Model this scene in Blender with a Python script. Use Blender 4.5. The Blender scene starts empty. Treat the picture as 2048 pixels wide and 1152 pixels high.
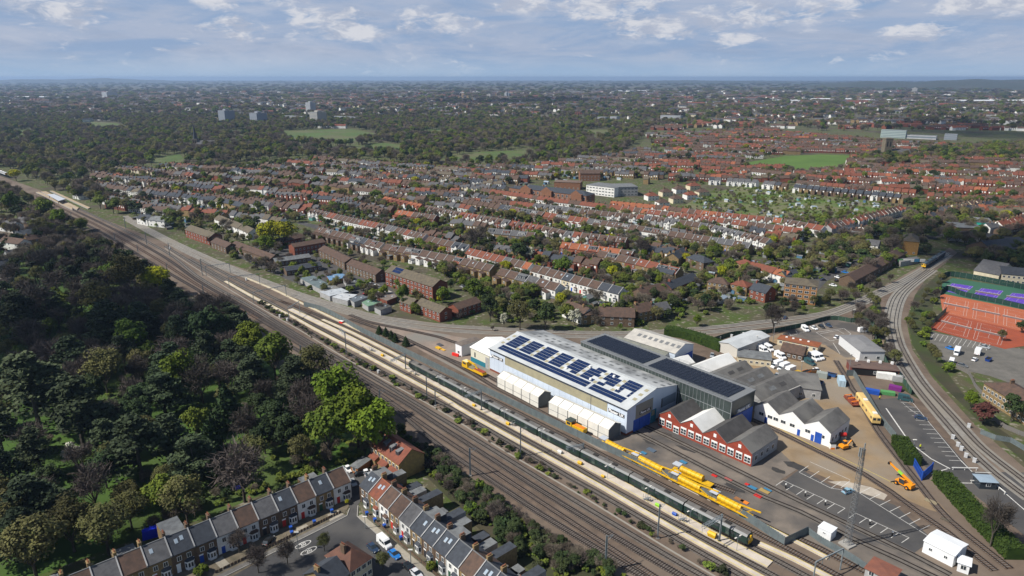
import bpy,math,random
import numpy as np
from mathutils import Vector,Matrix
R=random.Random(7)
NP=np.random.default_rng(11)
SC=bpy.context.scene
COL=SC.collection
FOC,HOR,CAMH=1365.0,155.0,120.0
PITCH=math.atan((576-HOR)/FOC)
CP,SP=math.cos(PITCH),math.sin(PITCH)
def G(x,y,z=0.0):
 u=(x-1024)/FOC;v=(y-576)/FOC
 t=(CAMH-z)/(SP+v*CP)
 return Vector((u*t,(CP-v*SP)*t,z))
def PX(p):
 dz=p[2]-CAMH
 f=p[1]*CP-dz*SP;up=p[1]*SP+dz*CP
 return 1024+FOC*p[0]/f,576-FOC*up/f
def zat(p,py):
 v=(py-576)/FOC
 return CAMH-(p[1]*SP+v*p[1]*CP)/(CP-v*SP)
def inside(pt,poly):
 x,y=pt[0],pt[1];c=False;n=len(poly);j=n-1
 for i in range(n):
  xi,yi=poly[i];xj,yj=poly[j]
  if(yi>y)!=(yj>y)and x<(xj-xi)*(y-yi)/(yj-yi)+xi:c=not c
  j=i
 return c
MATS={}
def mat(name,c,c2=None,scale=0.4,rough=0.85,metal=0.0,detail=3.0,bump=0.0,coord='pos',rand=0.0,stretch=None,sharp=None,spec=0.3,c3=None,scale3=0.05):
 if name in MATS:return MATS[name]
 m=bpy.data.materials.new(name);m.use_nodes=True
 nt=m.node_tree;N,L=nt.nodes,nt.links
 b=N['Principled BSDF']
 b.inputs['Roughness'].default_value=rough;b.inputs['Metallic'].default_value=metal
 b.inputs['Specular IOR Level'].default_value=spec
 b.inputs['Base Color'].default_value=(*c,1)
 out=None
 if c2 is not None or c3 is not None:
  if coord=='pos':
   g=N.new('ShaderNodeNewGeometry');vec=g.outputs['Position']
  else:
   g=N.new('ShaderNodeTexCoord');vec=g.outputs['Object']
  if stretch:
   mp=N.new('ShaderNodeMapping');mp.inputs['Scale'].default_value=stretch
   if len(stretch)==3:pass
   L.new(vec,mp.inputs['Vector']);vec=mp.outputs['Vector']
  col=None
  if c2 is not None:
   t=N.new('ShaderNodeTexNoise');t.inputs['Scale'].default_value=scale;t.inputs['Detail'].default_value=detail
   t.inputs['Roughness'].default_value=0.62
   L.new(vec,t.inputs['Vector'])
   r=N.new('ShaderNodeValToRGB')
   lo,hi=sharp or(0.36,0.64)
   r.color_ramp.elements[0].position=lo;r.color_ramp.elements[1].position=hi
   r.color_ramp.elements[0].color=(*c,1);r.color_ramp.elements[1].color=(*c2,1)
   L.new(t.outputs['Fac'],r.inputs['Fac']);col=r.outputs['Color']
   fac=t.outputs['Fac']
  if c3 is not None:
   t3=N.new('ShaderNodeTexNoise');t3.inputs['Scale'].default_value=scale3;t3.inputs['Detail'].default_value=4
   L.new(vec,t3.inputs['Vector'])
   r3=N.new('ShaderNodeValToRGB');r3.color_ramp.elements[0].position=0.45;r3.color_ramp.elements[1].position=0.62
   L.new(t3.outputs['Fac'],r3.inputs['Fac'])
   mx=N.new('ShaderNodeMix');mx.data_type='RGBA'
   L.new(r3.outputs['Color'],mx.inputs['Factor'])
   if col:L.new(col,mx.inputs['A'])
   else:mx.inputs['A'].default_value=(*c,1)
   mx.inputs['B'].default_value=(*c3,1);col=mx.outputs['Result']
  out=col
  if bump and c2 is not None:
   bp=N.new('ShaderNodeBump');bp.inputs['Strength'].default_value=bump;bp.inputs['Distance'].default_value=0.15
   L.new(fac,bp.inputs['Height']);L.new(bp.outputs['Normal'],b.inputs['Normal'])
 if rand:
  oi=N.new('ShaderNodeObjectInfo')
  hs=N.new('ShaderNodeHueSaturation')
  mr=N.new('ShaderNodeMapRange');mr.inputs['To Min'].default_value=1-rand;mr.inputs['To Max'].default_value=1+rand
  L.new(oi.outputs['Random'],mr.inputs['Value']);L.new(mr.outputs['Result'],hs.inputs['Value'])
  mh=N.new('ShaderNodeMapRange');mh.inputs['To Min'].default_value=0.5-rand*0.06;mh.inputs['To Max'].default_value=0.5+rand*0.06
  ml=N.new('ShaderNodeMath');ml.operation='FRACT';mm=N.new('ShaderNodeMath');mm.operation='MULTIPLY';mm.inputs[1].default_value=7.31
  L.new(oi.outputs['Random'],mm.inputs[0]);L.new(mm.outputs[0],ml.inputs[0]);L.new(ml.outputs[0],mh.inputs['Value'])
  L.new(mh.outputs['Result'],hs.inputs['Hue'])
  if out:L.new(out,hs.inputs['Color'])
  else:hs.inputs['Color'].default_value=(*c,1)
  out=hs.outputs['Color']
 if out:L.new(out,b.inputs['Base Color'])
 MATS[name]=m
 return m
class MB:
 def __init__(s):s.v=[];s.f=[];s.mi=[];s.ms=[];s.M=None
 def mid(s,m):
  if m not in s.ms:s.ms.append(m)
  return s.ms.index(m)
 def poly(s,pts,m):
  i=len(s.v)
  for p in pts:
   p=Vector(p)if len(p)==3 else Vector((p[0],p[1],0))
   s.v.append(tuple(s.M@p)if s.M else tuple(p))
  s.f.append(tuple(range(i,i+len(pts))));s.mi.append(s.mid(m))
 def hexa(s,b,t,m,mt=None,bottom=False):
  n=len(b)
  for i in range(n):
   j=(i+1)%n
   s.poly([b[i],b[j],t[j],t[i]],m)
  s.poly(t,mt or m)
  if bottom:s.poly(b[::-1],m)
 def box(s,x0,x1,y0,y1,z0,z1,m,mt=None,bottom=False):
  c=[(x0,y0),(x1,y0),(x1,y1),(x0,y1)]
  s.hexa([(*p,z0)for p in c],[(*p,z1)for p in c],m,mt,bottom)
 def prism(s,pts,z0,z1,m,mt=None):
  a=sum(pts[i][0]*pts[(i+1)%len(pts)][1]-pts[(i+1)%len(pts)][0]*pts[i][1]for i in range(len(pts)))
  if a<0:pts=pts[::-1]
  s.hexa([(p[0],p[1],z0)for p in pts],[(p[0],p[1],z1)for p in pts],m,mt)
 def tube(s,p,q,r,m,n=6,r2=None):
  p,q=Vector(p),Vector(q);d=(q-p)
  if d.length<1e-6:return
  d.normalize();a=d.orthogonal().normalized();b=d.cross(a);r2=r if r2 is None else r2
  A=[p+(a*math.cos(2*math.pi*k/n)+b*math.sin(2*math.pi*k/n))*r for k in range(n)]
  B=[q+(a*math.cos(2*math.pi*k/n)+b*math.sin(2*math.pi*k/n))*r2 for k in range(n)]
  for k in range(n):s.poly([A[k],A[(k+1)%n],B[(k+1)%n],B[k]],m)
  s.poly(A[::-1],m);s.poly(B,m)
 def beam(s,p,q,w,h,m):
  p,q=Vector(p),Vector(q);d=(q-p).normalized()
  side=d.cross(Vector((0,0,1)))
  side=Vector((1,0,0))if side.length<1e-4 else side.normalized()
  up=side.cross(d).normalized()
  o=[side*(-w/2)+up*(-h/2),side*(w/2)+up*(-h/2),side*(w/2)+up*(h/2),side*(-w/2)+up*(h/2)]
  s.hexa([p+k for k in o],[q+k for k in o],m,bottom=True)
 def gable_walls(s,x0,x1,y0,y1,z0,ze,zr,m):
  ym=(y0+y1)/2
  s.poly([(x0,y0,z0),(x1,y0,z0),(x1,y0,ze),(x0,y0,ze)],m)
  s.poly([(x1,y1,z0),(x0,y1,z0),(x0,y1,ze),(x1,y1,ze)],m)
  s.poly([(x1,y0,z0),(x1,y1,z0),(x1,y1,ze),(x1,ym,zr),(x1,y0,ze)],m)
  s.poly([(x0,y1,z0),(x0,y0,z0),(x0,y0,ze),(x0,ym,zr),(x0,y1,ze)],m)
 def gable_roof(s,x0,x1,y0,y1,ze,zr,m,o=0.3,t=0.18,ox=None,mu=None):
  ym=(y0+y1)/2;ox=o if ox is None else ox
  k=(zr-ze)/(ym-y0)
  for ya,sg in((y0-o,1),(y1+o,-1)):
   za=ze-k*o
   b=[(x0-ox,ya,za+.02),(x1+ox,ya,za+.02),(x1+ox,ym,zr+.02),(x0-ox,ym,zr+.02)]
   tt=[(p[0],p[1],p[2]+t)for p in b]
   if sg<0:b,tt=b[::-1],tt[::-1]
   s.hexa(b,tt,m,mu,bottom=True)
 def hip_roof(s,x0,x1,y0,y1,ze,zr,m,o=0.3,t=0.15):
  x0-=o;x1+=o;y0-=o;y1+=o
  w=(y1-y0)/2;ym=(y0+y1)/2
  if x1-x0>=y1-y0:r0,r1=(x0+w,ym,zr),(x1-w,ym,zr)
  else:
   w=(x1-x0)/2;xm=(x0+x1)/2;r0,r1=(xm,y0+w,zr),(xm,y1-w,zr)
  a,b,c,d=(x0,y0,ze),(x1,y0,ze),(x1,y1,ze),(x0,y1,ze)
  if x1-x0>=y1-y0:
   s.poly([a,b,r1,r0],m);s.poly([b,c,r1],m);s.poly([c,d,r0,r1],m);s.poly([d,a,r0],m)
  else:
   s.poly([a,b,r0],m);s.poly([b,c,r1,r0],m);s.poly([c,d,r1],m);s.poly([d,a,r0,r1],m)
  s.poly([d,c,b,a],m)
 def data(s,name,smooth=False):
  me=bpy.data.meshes.new(name)
  me.from_pydata(s.v,[],s.f)
  for m in s.ms:me.materials.append(m)
  me.polygons.foreach_set('material_index',s.mi)
  if smooth:me.polygons.foreach_set('use_smooth',[True]*len(s.f))
  me.update()
  return me
 def build(s,name,parent=None,loc=None,rz=0.0,smooth=False):
  return obj(name,s.data(name,smooth),parent,loc,rz)
def obj(name,data,parent=None,loc=None,rz=0.0,scale=None):
 o=bpy.data.objects.new(name,data);COL.objects.link(o)
 if parent is not None:o.parent=parent
 if loc is not None:o.location=loc
 if rz:o.rotation_euler=(0,0,rz)
 if scale is not None:o.scale=scale
 return o
def tag(o,label,cat,group=None,kind=None):
 o['label']=label
 o['category']=cat
 if group:o['group']=group
 if kind:o['kind']=kind
 return o
def empty(name,loc,rz=0.0):
 return obj(name,None,None,loc,rz)
def struct(o):
 o['kind']='structure';return o
def frame(p,q):
 p,q=Vector(p[:2]),Vector(q[:2]);d=q-p
 a=math.atan2(d.y,d.x)
 return Matrix.Translation((p.x,p.y,0))@Matrix.Rotation(a,4,'Z'),d.length
def copy_tree(o,parent=None):
 c=o.copy();COL.objects.link(c)
 if parent is not None:c.parent=parent
 for ch in KIDS.get(o,[]):copy_tree(ch,c)
 return c
KIDS={}
def sheet(name,pix,m,z,world=False):
 mb=MB();mb.poly([(p if world else G(*p,z)).to_3d()if isinstance(p,Vector)else G(*p,z)for p in pix],m)
 return struct(mb.build(name))
def strip_poly(pts,w0,w1):
 out=[]
 n=len(pts)
 for i,p in enumerate(pts):
  a=pts[max(i-1,0)];b=pts[min(i+1,n-1)]
  d=Vector((b[0]-a[0],b[1]-a[1])).normalized();nrm=Vector((-d.y,d.x))
  out.append(((p[0]+nrm.x*w0,p[1]+nrm.y*w0),(p[0]+nrm.x*w1,p[1]+nrm.y*w1)))
 return out
def ribbon(mb,pts,w0,w1,z,m,h=0.0):
 s=strip_poly(pts,w0,w1)
 for i in range(len(s)-1):
  a,b=s[i];c,d=s[i+1]
  q=[(*b,z),(*d,z),(*c,z),(*a,z)]
  if(w1>w0):q=q[::-1]
  if h:
   mb.hexa([(x,y,z)for x,y,_ in q][::-1]if False else[(x,y,z-h)for x,y,_ in q],q,m)
  else:mb.poly(q,m)
def smooth_line(pix,z=0.0,step=6.0):
 P=[G(*p,z).to_2d()for p in pix]
 if len(P)==2:P=[P[0],P[0].lerp(P[1],.5),P[1]]
 out=[]
 for i in range(len(P)-1):
  p0=P[max(i-1,0)];p1=P[i];p2=P[i+1];p3=P[min(i+2,len(P)-1)]
  n=max(1,int((p2-p1).length/step))
  for k in range(n):
   t=k/n
   out.append(0.5*(2*p1+(p2-p0)*t+(2*p0-5*p1+4*p2-p3)*t*t+(3*p1-p0-3*p2+p3)*t**3))
 out.append(P[-1])
 return out
TXT={}
def text(s,size,m,parent,loc,rot,name='lettering',depth=0.02):
 if(s,size,m.name)not in TXT:
  cu=bpy.data.curves.new(name,'FONT');cu.body=s;cu.size=size;cu.align_x='CENTER';cu.align_y='CENTER';cu.extrude=depth
  cu.offset=0.02*size
  o=bpy.data.objects.new(name,cu);COL.objects.link(o)
  dg=bpy.context.evaluated_depsgraph_get()
  me=bpy.data.meshes.new_from_object(o.evaluated_get(dg));bpy.data.objects.remove(o);me.materials.clear();me.materials.append(m)
  TXT[(s,size,m.name)]=me
 o=obj(name,TXT[(s,size,m.name)],parent,loc);o.rotation_euler=rot
 return o
ORD=['first','second','third','fourth','fifth','sixth','seventh','eighth','ninth','tenth','eleventh','twelfth','thirteenth','fourteenth','fifteenth','sixteenth','seventeenth','eighteenth','nineteenth','twentieth']
def ordn(i):
 if i<20:return ORD[i]
 tens={20:'twenty',30:'thirty',40:'forty',50:'fifty',60:'sixty',70:'seventy'}
 n=i+1;t=n//10*10;u=n%10
 if u==0:return tens[t][:-1]+'ieth'
 return tens[t]+'-'+ORD[u-1]
WHITE=mat('white_render',(.74,.74,.72),(.62,.61,.58),scale=.6)
CREAM=mat('cream_render',(.62,.55,.40),(.52,.46,.33),scale=.6)
STOCK=mat('yellow_stock_brick',(.27,.19,.09),(.18,.125,.065),scale=1.3)
REDBR=mat('red_brick',(.22,.07,.042),(.155,.055,.036),scale=1.2)
BROWNBR=mat('brown_brick',(.15,.10,.065),(.10,.07,.05),scale=1.2)
PINK=mat('pink_paint',(.35,.07,.06),(.27,.05,.05),scale=.8)
GREYR=mat('grey_render',(.36,.36,.36),(.28,.28,.28),scale=.7)
R_BROWN=mat('brown_tile',(.105,.065,.048),(.065,.045,.037),scale=.7,detail=5)
R_RED=mat('red_tile',(.19,.062,.036),(.125,.048,.033),scale=.7,detail=5)
R_ORANGE=mat('orange_tile',(.29,.098,.045),(.20,.072,.04),scale=.7,detail=5)
R_GREY=mat('grey_slate',(.105,.105,.11),(.07,.07,.075),scale=.8,detail=5)
R_SLATE=mat('blue_slate',(.05,.058,.072),(.035,.04,.05),scale=.8,detail=5)
R_MOSS=mat('mossy_tile',(.13,.11,.075),(.085,.07,.055),scale=.6,detail=5)
FELT=mat('roof_felt',(.17,.18,.185),(.11,.115,.12),scale=.5)
LEAD=mat('lead_flashing',(.16,.165,.17),rough=.5)
GLASS=mat('window_glass',(.03,.04,.05),rough=.12,spec=.6)
FRAME=mat('white_frame',(.78,.78,.77),rough=.5)
POT=mat('terracotta_pot',(.30,.11,.06))
DARK=mat('dark_opening',(.012,.012,.013))
STEEL=mat('galvanised_steel',(.30,.32,.33),(.22,.24,.25),scale=1.5,rough=.5,metal=.3)
BLACK=mat('black_paint',(.02,.02,.022),rough=.5)
YELLOW=mat('yellow_paint',(.68,.40,.01),(.55,.32,.015),scale=.8,rough=.5)
ORANGE=mat('orange_paint',(.72,.20,.02),rough=.5)
BLUEP=mat('blue_paint',(.02,.085,.42),(.016,.07,.34),scale=.5,rough=.5)
REDP=mat('red_paint',(.50,.03,.025),rough=.5)
HAZE=6e-5
#camera, sun, sky
cam=bpy.data.cameras.new('camera');camo=bpy.data.objects.new('camera',cam);COL.objects.link(camo)
cam.sensor_width=36.0;cam.lens=FOC/2048*36.0;cam.clip_start=1.0;cam.clip_end=80000
camo.location=(0,0,CAMH);camo.rotation_euler=(math.radians(90)-PITCH,math.radians(0.0),0)
SC.camera=camo
SUN_DIR=Vector((-0.96,-0.28,0)).normalized();SUN_EL=math.radians(47)
S3=Vector((SUN_DIR.x*math.cos(SUN_EL),SUN_DIR.y*math.cos(SUN_EL),math.sin(SUN_EL)))
sl=bpy.data.lights.new('sun','SUN');so=bpy.data.objects.new('sun',sl);COL.objects.link(so)
sl.energy=5.0;sl.angle=math.radians(0.5);sl.color=(1.0,.95,.86)
so.location=(0,0,400);so.rotation_euler=(-S3).to_track_quat('-Z','Y').to_euler()
W=bpy.data.worlds.new('World');SC.world=W;W.use_nodes=True
nt=W.node_tree;N,L=nt.nodes,nt.links
bg=N['Background'];bg.inputs['Strength'].default_value=0.066
sky=N.new('ShaderNodeTexSky');sky.sky_type='NISHITA';sky.sun_disc=False
sky.sun_elevation=SUN_EL;sky.sun_rotation=math.atan2(S3.x,S3.y)
sky.air_density=1.0;sky.dust_density=0.6;sky.ozone_density=1.6
tc=N.new('ShaderNodeTexCoord')
sep=N.new('ShaderNodeSeparateXYZ');L.new(tc.outputs['Generated'],sep.inputs[0])
def mth(op,a,b=None,clamp=False):
 n=N.new('ShaderNodeMath');n.operation=op;n.use_clamp=clamp
 for i,x in enumerate((a,b)):
  if x is None:continue
  if isinstance(x,(int,float)):n.inputs[i].default_value=x
  else:L.new(x,n.inputs[i])
 return n.outputs[0]
def vnoise(vec,scale,detail,rough=.6,dist=0.0):
 t=N.new('ShaderNodeTexNoise');t.inputs['Scale'].default_value=scale;t.inputs['Detail'].default_value=detail
 t.inputs['Roughness'].default_value=rough;t.inputs['Distortion'].default_value=dist
 L.new(vec,t.inputs['Vector']);return t.outputs['Fac']
def ramp(x,lo,hi):
 n=N.new('ShaderNodeMapRange');n.interpolation_type='SMOOTHSTEP'
 n.inputs['From Min'].default_value=lo;n.inputs['From Max'].default_value=hi
 L.new(x,n.inputs['Value']);return n.outputs['Result']
def mixc(f,a,b):
 n=N.new('ShaderNodeMix');n.data_type='RGBA'
 L.new(f,n.inputs['Factor'])if not isinstance(f,float)else setattr(n.inputs['Factor'],'default_value',f)
 for k,x in(('A',a),('B',b)):
  if isinstance(x,tuple):n.inputs[k].default_value=(*x,1)
  else:L.new(x,n.inputs[k])
 return n.outputs['Result']
az=mth('ARCTAN2',sep.outputs['X'],sep.outputs['Y']);el=mth('ARCSINE',sep.outputs['Z'])
comb=N.new('ShaderNodeCombineXYZ');L.new(az,comb.inputs[0]);L.new(mth('MULTIPLY',el,2.6),comb.inputs[1])
base=comb.outputs[0]
comb2=N.new('ShaderNodeCombineXYZ');L.new(az,comb2.inputs[0]);L.new(mth('MULTIPLY',el,5.5),comb2.inputs[1])
n1=vnoise(base,6.0,9,.62,.3);n2=vnoise(comb2.outputs[0],5.5,8,.62,.5);n3=vnoise(base,26.0,5,.6)
layer=ramp(n2,.38,.60)
wisp=ramp(n1,.50,.72)
puffs=[(-33,4.9,3.6,1.0),(-31,4.5,2.2,.9),(-14.2,4.3,2.6,.8),(-7.5,4.2,1.6,.9),(-4.6,3.9,1.9,.7),(-20.4,3.4,2.2,.7),(-12.5,3.4,2.6,.8),(6.5,5.5,5.2,1.1),(1.5,5.6,3.0,.8),(13.0,3.8,4.6,.8),(20.5,4.7,4.8,.9),(25,5.9,5,.8),(10.5,3.6,3,.7),(33.5,4.6,4.2,.7),(-17.5,5.9,2.4,.7),(29,2.9,2.2,.5),(17,2.9,1.5,.45),(-27.5,5.9,3.5,.6),(-22,5.2,2,.5)]
acc=None
for a0,e0,sa,se in puffs:
 da=mth('DIVIDE',mth('SUBTRACT',az,math.radians(a0)),math.radians(sa*1.35))
 de=mth('DIVIDE',mth('SUBTRACT',el,math.radians(e0)),math.radians(se*1.35))
 d2=mth('ADD',mth('MULTIPLY',da,da),mth('MULTIPLY',de,de))
 w=mth('SUBTRACT',1.0,d2,True)
 acc=w if acc is None else mth('MAXIMUM',acc,w)
rag=mth('ADD',mth('MULTIPLY',vnoise(base,30.0,9,.68,.6),.7),mth('MULTIPLY',vnoise(base,11.0,5,.6,.3),.5))
pf=mth('ADD',mth('MULTIPLY',mth('POWER',acc,.6),.75),mth('MULTIPLY',mth('SUBTRACT',rag,.62),4.2))
puff=ramp(pf,.12,.85)
under=ramp(vnoise(base,22.0,6,.65,.5),.40,.58)
low=ramp(el,math.radians(16),math.radians(5))
col=mixc(mth('MULTIPLY',low,.9),sky.outputs['Color'],(4.3,6.1,9.4))
col=mixc(mth('MULTIPLY',mth('MULTIPLY',layer,low),.85),col,(6.5,7.4,9.4))
col=mixc(mth('MULTIPLY',ramp(vnoise(comb2.outputs[0],8.0,7,.6,.4),.48,.72),mth('MULTIPLY',low,.6)),col,(4.7,5.9,8.2))
col=mixc(mth('MULTIPLY',mth('MULTIPLY',wisp,low),.7),col,(8.2,8.8,10.3))
col=mixc(mth('MULTIPLY',puff,.85),col,mixc(under,(6.6,7.3,9.0),(10.8,10.9,11.5)))
hz=ramp(el,math.radians(2.2),math.radians(-0.2))
col=mixc(mth('MULTIPLY',hz,.8),col,(5.6,7.8,10.6))
dim=N.new('ShaderNodeVectorMath');dim.operation='SCALE';L.new(col,dim.inputs[0]);L.new(mth('SUBTRACT',1.0,mth('MULTIPLY',low,.2)),dim.inputs['Scale']);L.new(dim.outputs[0],bg.inputs['Color'])
SC.view_settings.view_transform='Standard';SC.view_settings.look='None'
SC.view_settings.exposure=0.32;SC.view_settings.gamma=1.0
SC.cycles.max_bounces=5;SC.cycles.diffuse_bounces=2;SC.cycles.glossy_bounces=2;SC.cycles.transparent_max_bounces=12;SC.cycles.volume_bounces=0
SC.cycles.use_denoising=True
#ground
gm=bpy.data.materials.new('suburban_ground');gm.use_nodes=True
nt=gm.node_tree;N,L=nt.nodes,nt.links
bs=N['Principled BSDF'];bs.inputs['Roughness'].default_value=.95;bs.inputs['Specular IOR Level'].default_value=.1
ge=N.new('ShaderNodeNewGeometry');vec=ge.outputs['Position']
f1=vnoise(vec,.09,6,.7);f2=vnoise(vec,.012,5);f3=vnoise(vec,.0016,6,.65);f4=vnoise(vec,.35,4)
c=mixc(ramp(f1,.42,.58),(.085,.078,.048),(.062,.088,.024))
c=mixc(ramp(f4,.55,.66),c,(.21,.19,.155))
c=mixc(ramp(f2,.52,.62),c,(.075,.065,.05))
far=mixc(ramp(f3,.42,.58),(.055,.062,.035),(.12,.108,.09))
far=mixc(ramp(vnoise(vec,.0045,6,.75),.55,.7),far,(.028,.042,.016))
sp=N.new('ShaderNodeSeparateXYZ');L.new(vec,sp.inputs[0])
c=mixc(ramp(sp.outputs['Y'],1500,2600),c,far)
L.new(c,bs.inputs['Base Color'])
mb=MB()
mb.poly([(-45000,-1500,0),(45000,-1500,0),(45000,30000,0),(-45000,30000,0)],gm)
struct(mb.build('ground'))
hm=mat('wooded_hill',(.03,.042,.022),(.06,.06,.045),scale=.002,detail=8)
def ridge(name,az0,az1,dist,hmax,seed):
 rr=random.Random(seed);mb=MB();n=60;pts=[]
 ph=[rr.uniform(0,6)for _ in range(4)]
 for i in range(n+1):
  t=i/n;a=math.radians(az0+(az1-az0)*t)
  h=hmax*(math.sin(math.pi*t)**.8)*(.75+.13*math.sin(9*t+ph[0])+.08*math.sin(23*t+ph[1])+.04*math.sin(61*t+ph[2]))
  pts.append((a,h))
 for i in range(n):
  (a,h),(b,k)=pts[i],pts[i+1]
  P=lambda an,d,z:(d*math.sin(an),d*math.cos(an),z)
  mb.poly([P(a,dist,-2),P(b,dist,-2),P(b,dist+1500,k*.8),P(a,dist+1500,h*.8)],hm)
  mb.poly([P(a,dist+1500,h*.8),P(b,dist+1500,k*.8),P(b,dist+3500,k),P(a,dist+3500,h)],hm)
  mb.poly([P(a,dist+3500,h),P(b,dist+3500,k),P(b,dist+6000,-2),P(a,dist+6000,-2)],hm)
 struct(mb.build(name))
ridge('hill',22,44,8500,125,3)
ridge('far_hill',4,26,15000,60,5)
ridge('distant_hill',-40,-24,19000,120,8)
hb=MB();air=bpy.data.materials.new('air');air.use_nodes=True
an=air.node_tree.nodes;an.remove(an['Principled BSDF'])
pv=an.new('ShaderNodeVolumePrincipled');pv.inputs['Density'].default_value=HAZE;pv.inputs['Color'].default_value=(.46,.65,.96,1);pv.inputs['Anisotropy'].default_value=0.2
air.node_tree.links.new(pv.outputs[0],an['Material Output'].inputs['Volume'])
hb.box(-44000,44000,-1400,29500,-3,140,air,bottom=True)
if HAZE>0:
 hz_o=hb.build('haze');hz_o['kind']='stuff';hz_o['label']='pale blue haze over the distant suburbs';hz_o['category']='haze'
cm=bpy.data.materials.new('shade_cloud_vapour');cm.use_nodes=True;N=cm.node_tree.nodes;L=cm.node_tree.links;N.remove(N['Principled BSDF'])
tr=N.new('ShaderNodeBsdfTransparent');df=N.new('ShaderNodeBsdfTranslucent');df.inputs['Color'].default_value=(.9,.9,.92,1);mx=N.new('ShaderNodeMixShader');mx.inputs[0].default_value=.19
L.new(tr.outputs[0],mx.inputs[1]);L.new(df.outputs[0],mx.inputs[2]);L.new(mx.outputs[0],N['Material Output'].inputs['Surface'])
def shade_cloud(px,py,rx,ry,n,seed,alt=850):  # cloud outside the view, placed sunward of a ground spot to shade it
 rr=random.Random(seed);c=G(px,py)+S3/S3.z*alt;mb=MB()
 for _ in range(n):
  a=rr.uniform(0,6.28);q=math.sqrt(rr.random())*.8;o=Vector((math.cos(a)*q*rx,math.sin(a)*q*ry,rr.uniform(-.1,.3)*min(rx,ry)*.5));r=min(rx,ry)*rr.uniform(.22,.42)
  ph=[rr.uniform(0,6)for _ in range(3)];nu,nv=12,7;P=[]
  for j in range(nv+1):
   for i in range(nu):
    t,f=math.pi*j/nv,2*math.pi*i/nu;d=Vector((math.sin(t)*math.cos(f),math.sin(t)*math.sin(f),math.cos(t)*.55));P.append(o+d*r*(1+.12*math.sin(5*f+ph[0])+.12*math.sin(4*t+ph[1])+.08*math.sin(9*f+3*t+ph[2])))
  for j in range(nv):
   for i in range(nu):mb.poly([P[j*nu+i],P[(j+1)*nu+i],P[(j+1)*nu+(i+1)%nu],P[j*nu+(i+1)%nu]],cm)
 ob=mb.build('shade_cloud',None,c,smooth=True);ob['kind']='structure'
shade_cloud(60,700,85,95,24,1);shade_cloud(60,520,70,110,12,2);shade_cloud(1990,505,90,110,20,3);shade_cloud(1000,205,900,500,22,5,700);shade_cloud(2000,262,300,420,20,6);shade_cloud(520,1100,80,26,8,9)  # unseen clouds shading the ground; the last is added only to dim the street
#ground sheets
BALLAST=mat('brown_ballast',(.14,.102,.076),(.092,.068,.052),scale=.25,detail=8,c3=(.16,.126,.098),scale3=.03)
BALLASTG=mat('grey_ballast',(.25,.235,.21),(.17,.16,.145),scale=.3,detail=8,c3=(.21,.19,.16),scale3=.04)
YARD=mat('sandy_concrete',(.27,.192,.112),(.195,.14,.085),scale=.12,detail=8,c3=(.23,.19,.145),scale3=.05)
YARDG=mat('yard_hardstanding',(.19,.16,.132),(.125,.108,.094),scale=.14,detail=8,c3=(.075,.07,.067),scale3=.06)
DIRT=mat('pinkish_dirt',(.27,.21,.17),(.20,.155,.125),scale=.15,detail=8,c3=(.19,.18,.16),scale3=.05)
TARMAC=mat('dark_tarmac',(.068,.066,.066),(.052,.051,.052),scale=.2,detail=7,c3=(.085,.08,.076),scale3=.07)
ROADM=mat('road_asphalt',(.066,.065,.067),(.05,.05,.052),scale=.3,detail=7,c3=(.08,.077,.075),scale3=.12)
PAVE=mat('pale_paving',(.33,.30,.245),(.26,.235,.19),scale=.8,detail=5)
PAVED=mat('grey_paving',(.16,.15,.14),(.12,.115,.105),scale=.8,detail=5)
PLATF=mat('pale_platform_concrete',(.54,.48,.41),(.42,.37,.32),scale=.25,detail=6)
LAWN=mat('park_grass',(.046,.098,.009),(.028,.062,.009),scale=.06,detail=7,c3=(.055,.085,.018),scale3=.02)
SCRUB=mat('scrub_ground',(.055,.048,.03),(.032,.035,.016),scale=.12,detail=8,c3=(.04,.055,.015),scale3=.05)
FIELD=mat('sports_turf',(.085,.15,.025),(.065,.12,.02),scale=.02,detail=5)
ALLOT=mat('allotment_soil',(.095,.115,.035),(.16,.14,.09),scale=.10,detail=7,c3=(.075,.125,.022),scale3=.03)
LINEW=mat('white_line_paint',(.62,.61,.58),(.45,.44,.42),scale=1.2)
LINEY=mat('yellow_line_paint',(.60,.47,.07),(.48,.38,.08),scale=1.2)
EARTH=mat('bare_brown_earth',(.12,.095,.07),(.08,.065,.05),scale=.12,detail=8,c3=(.07,.07,.035),scale3=.05)
sheet('park_ground',[(-60,470),(60,520),(150,500),(300,545),(450,640),(560,715),(720,860),(740,905),(690,940),(560,975),(400,1040),(250,1085),(0,1180),(-300,1180)],LAWN,.02)
sheet('rail_land',[(-60,360),(0,352),(80,380),(190,432),(330,485),(480,535),(600,590),(740,628),(900,650),(1060,660),(1240,664),(1420,655),(1640,625),(1700,605),(1790,560),(1835,535),(1900,495),(1915,505),(1850,560),(1830,590),(1812,640),(1825,700),(1865,755),(1950,850),(2060,945),(2060,1180),(1290,1190),(1080,1052),(900,925),(760,835),(600,722),(430,618),(300,540),(190,462),(80,400),(-60,368)],BALLAST,.03)
sheet('verge',[(1700,640),(1758,600),(1770,640),(1776,690),(1800,745),(1840,800),(1790,770),(1740,700)],SCRUB,.05)
sheet('verge',[(1830,590),(1880,545),(1900,560),(1870,600),(1850,680),(1905,760),(1960,830),(2060,900),(2060,935),(1950,835),(1860,745),(1825,690),(1815,640)],SCRUB,.05)
sheet('verge',[(0,430),(190,470),(300,548),(430,626),(600,730),(700,800),(640,790),(500,700),(300,580),(150,520),(0,470)],EARTH,.04)
sheet('verge',[(770,840),(905,935),(1080,1062),(1290,1195),(1120,1190),(960,1060),(800,900),(740,850)],SCRUB,.04)
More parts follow.
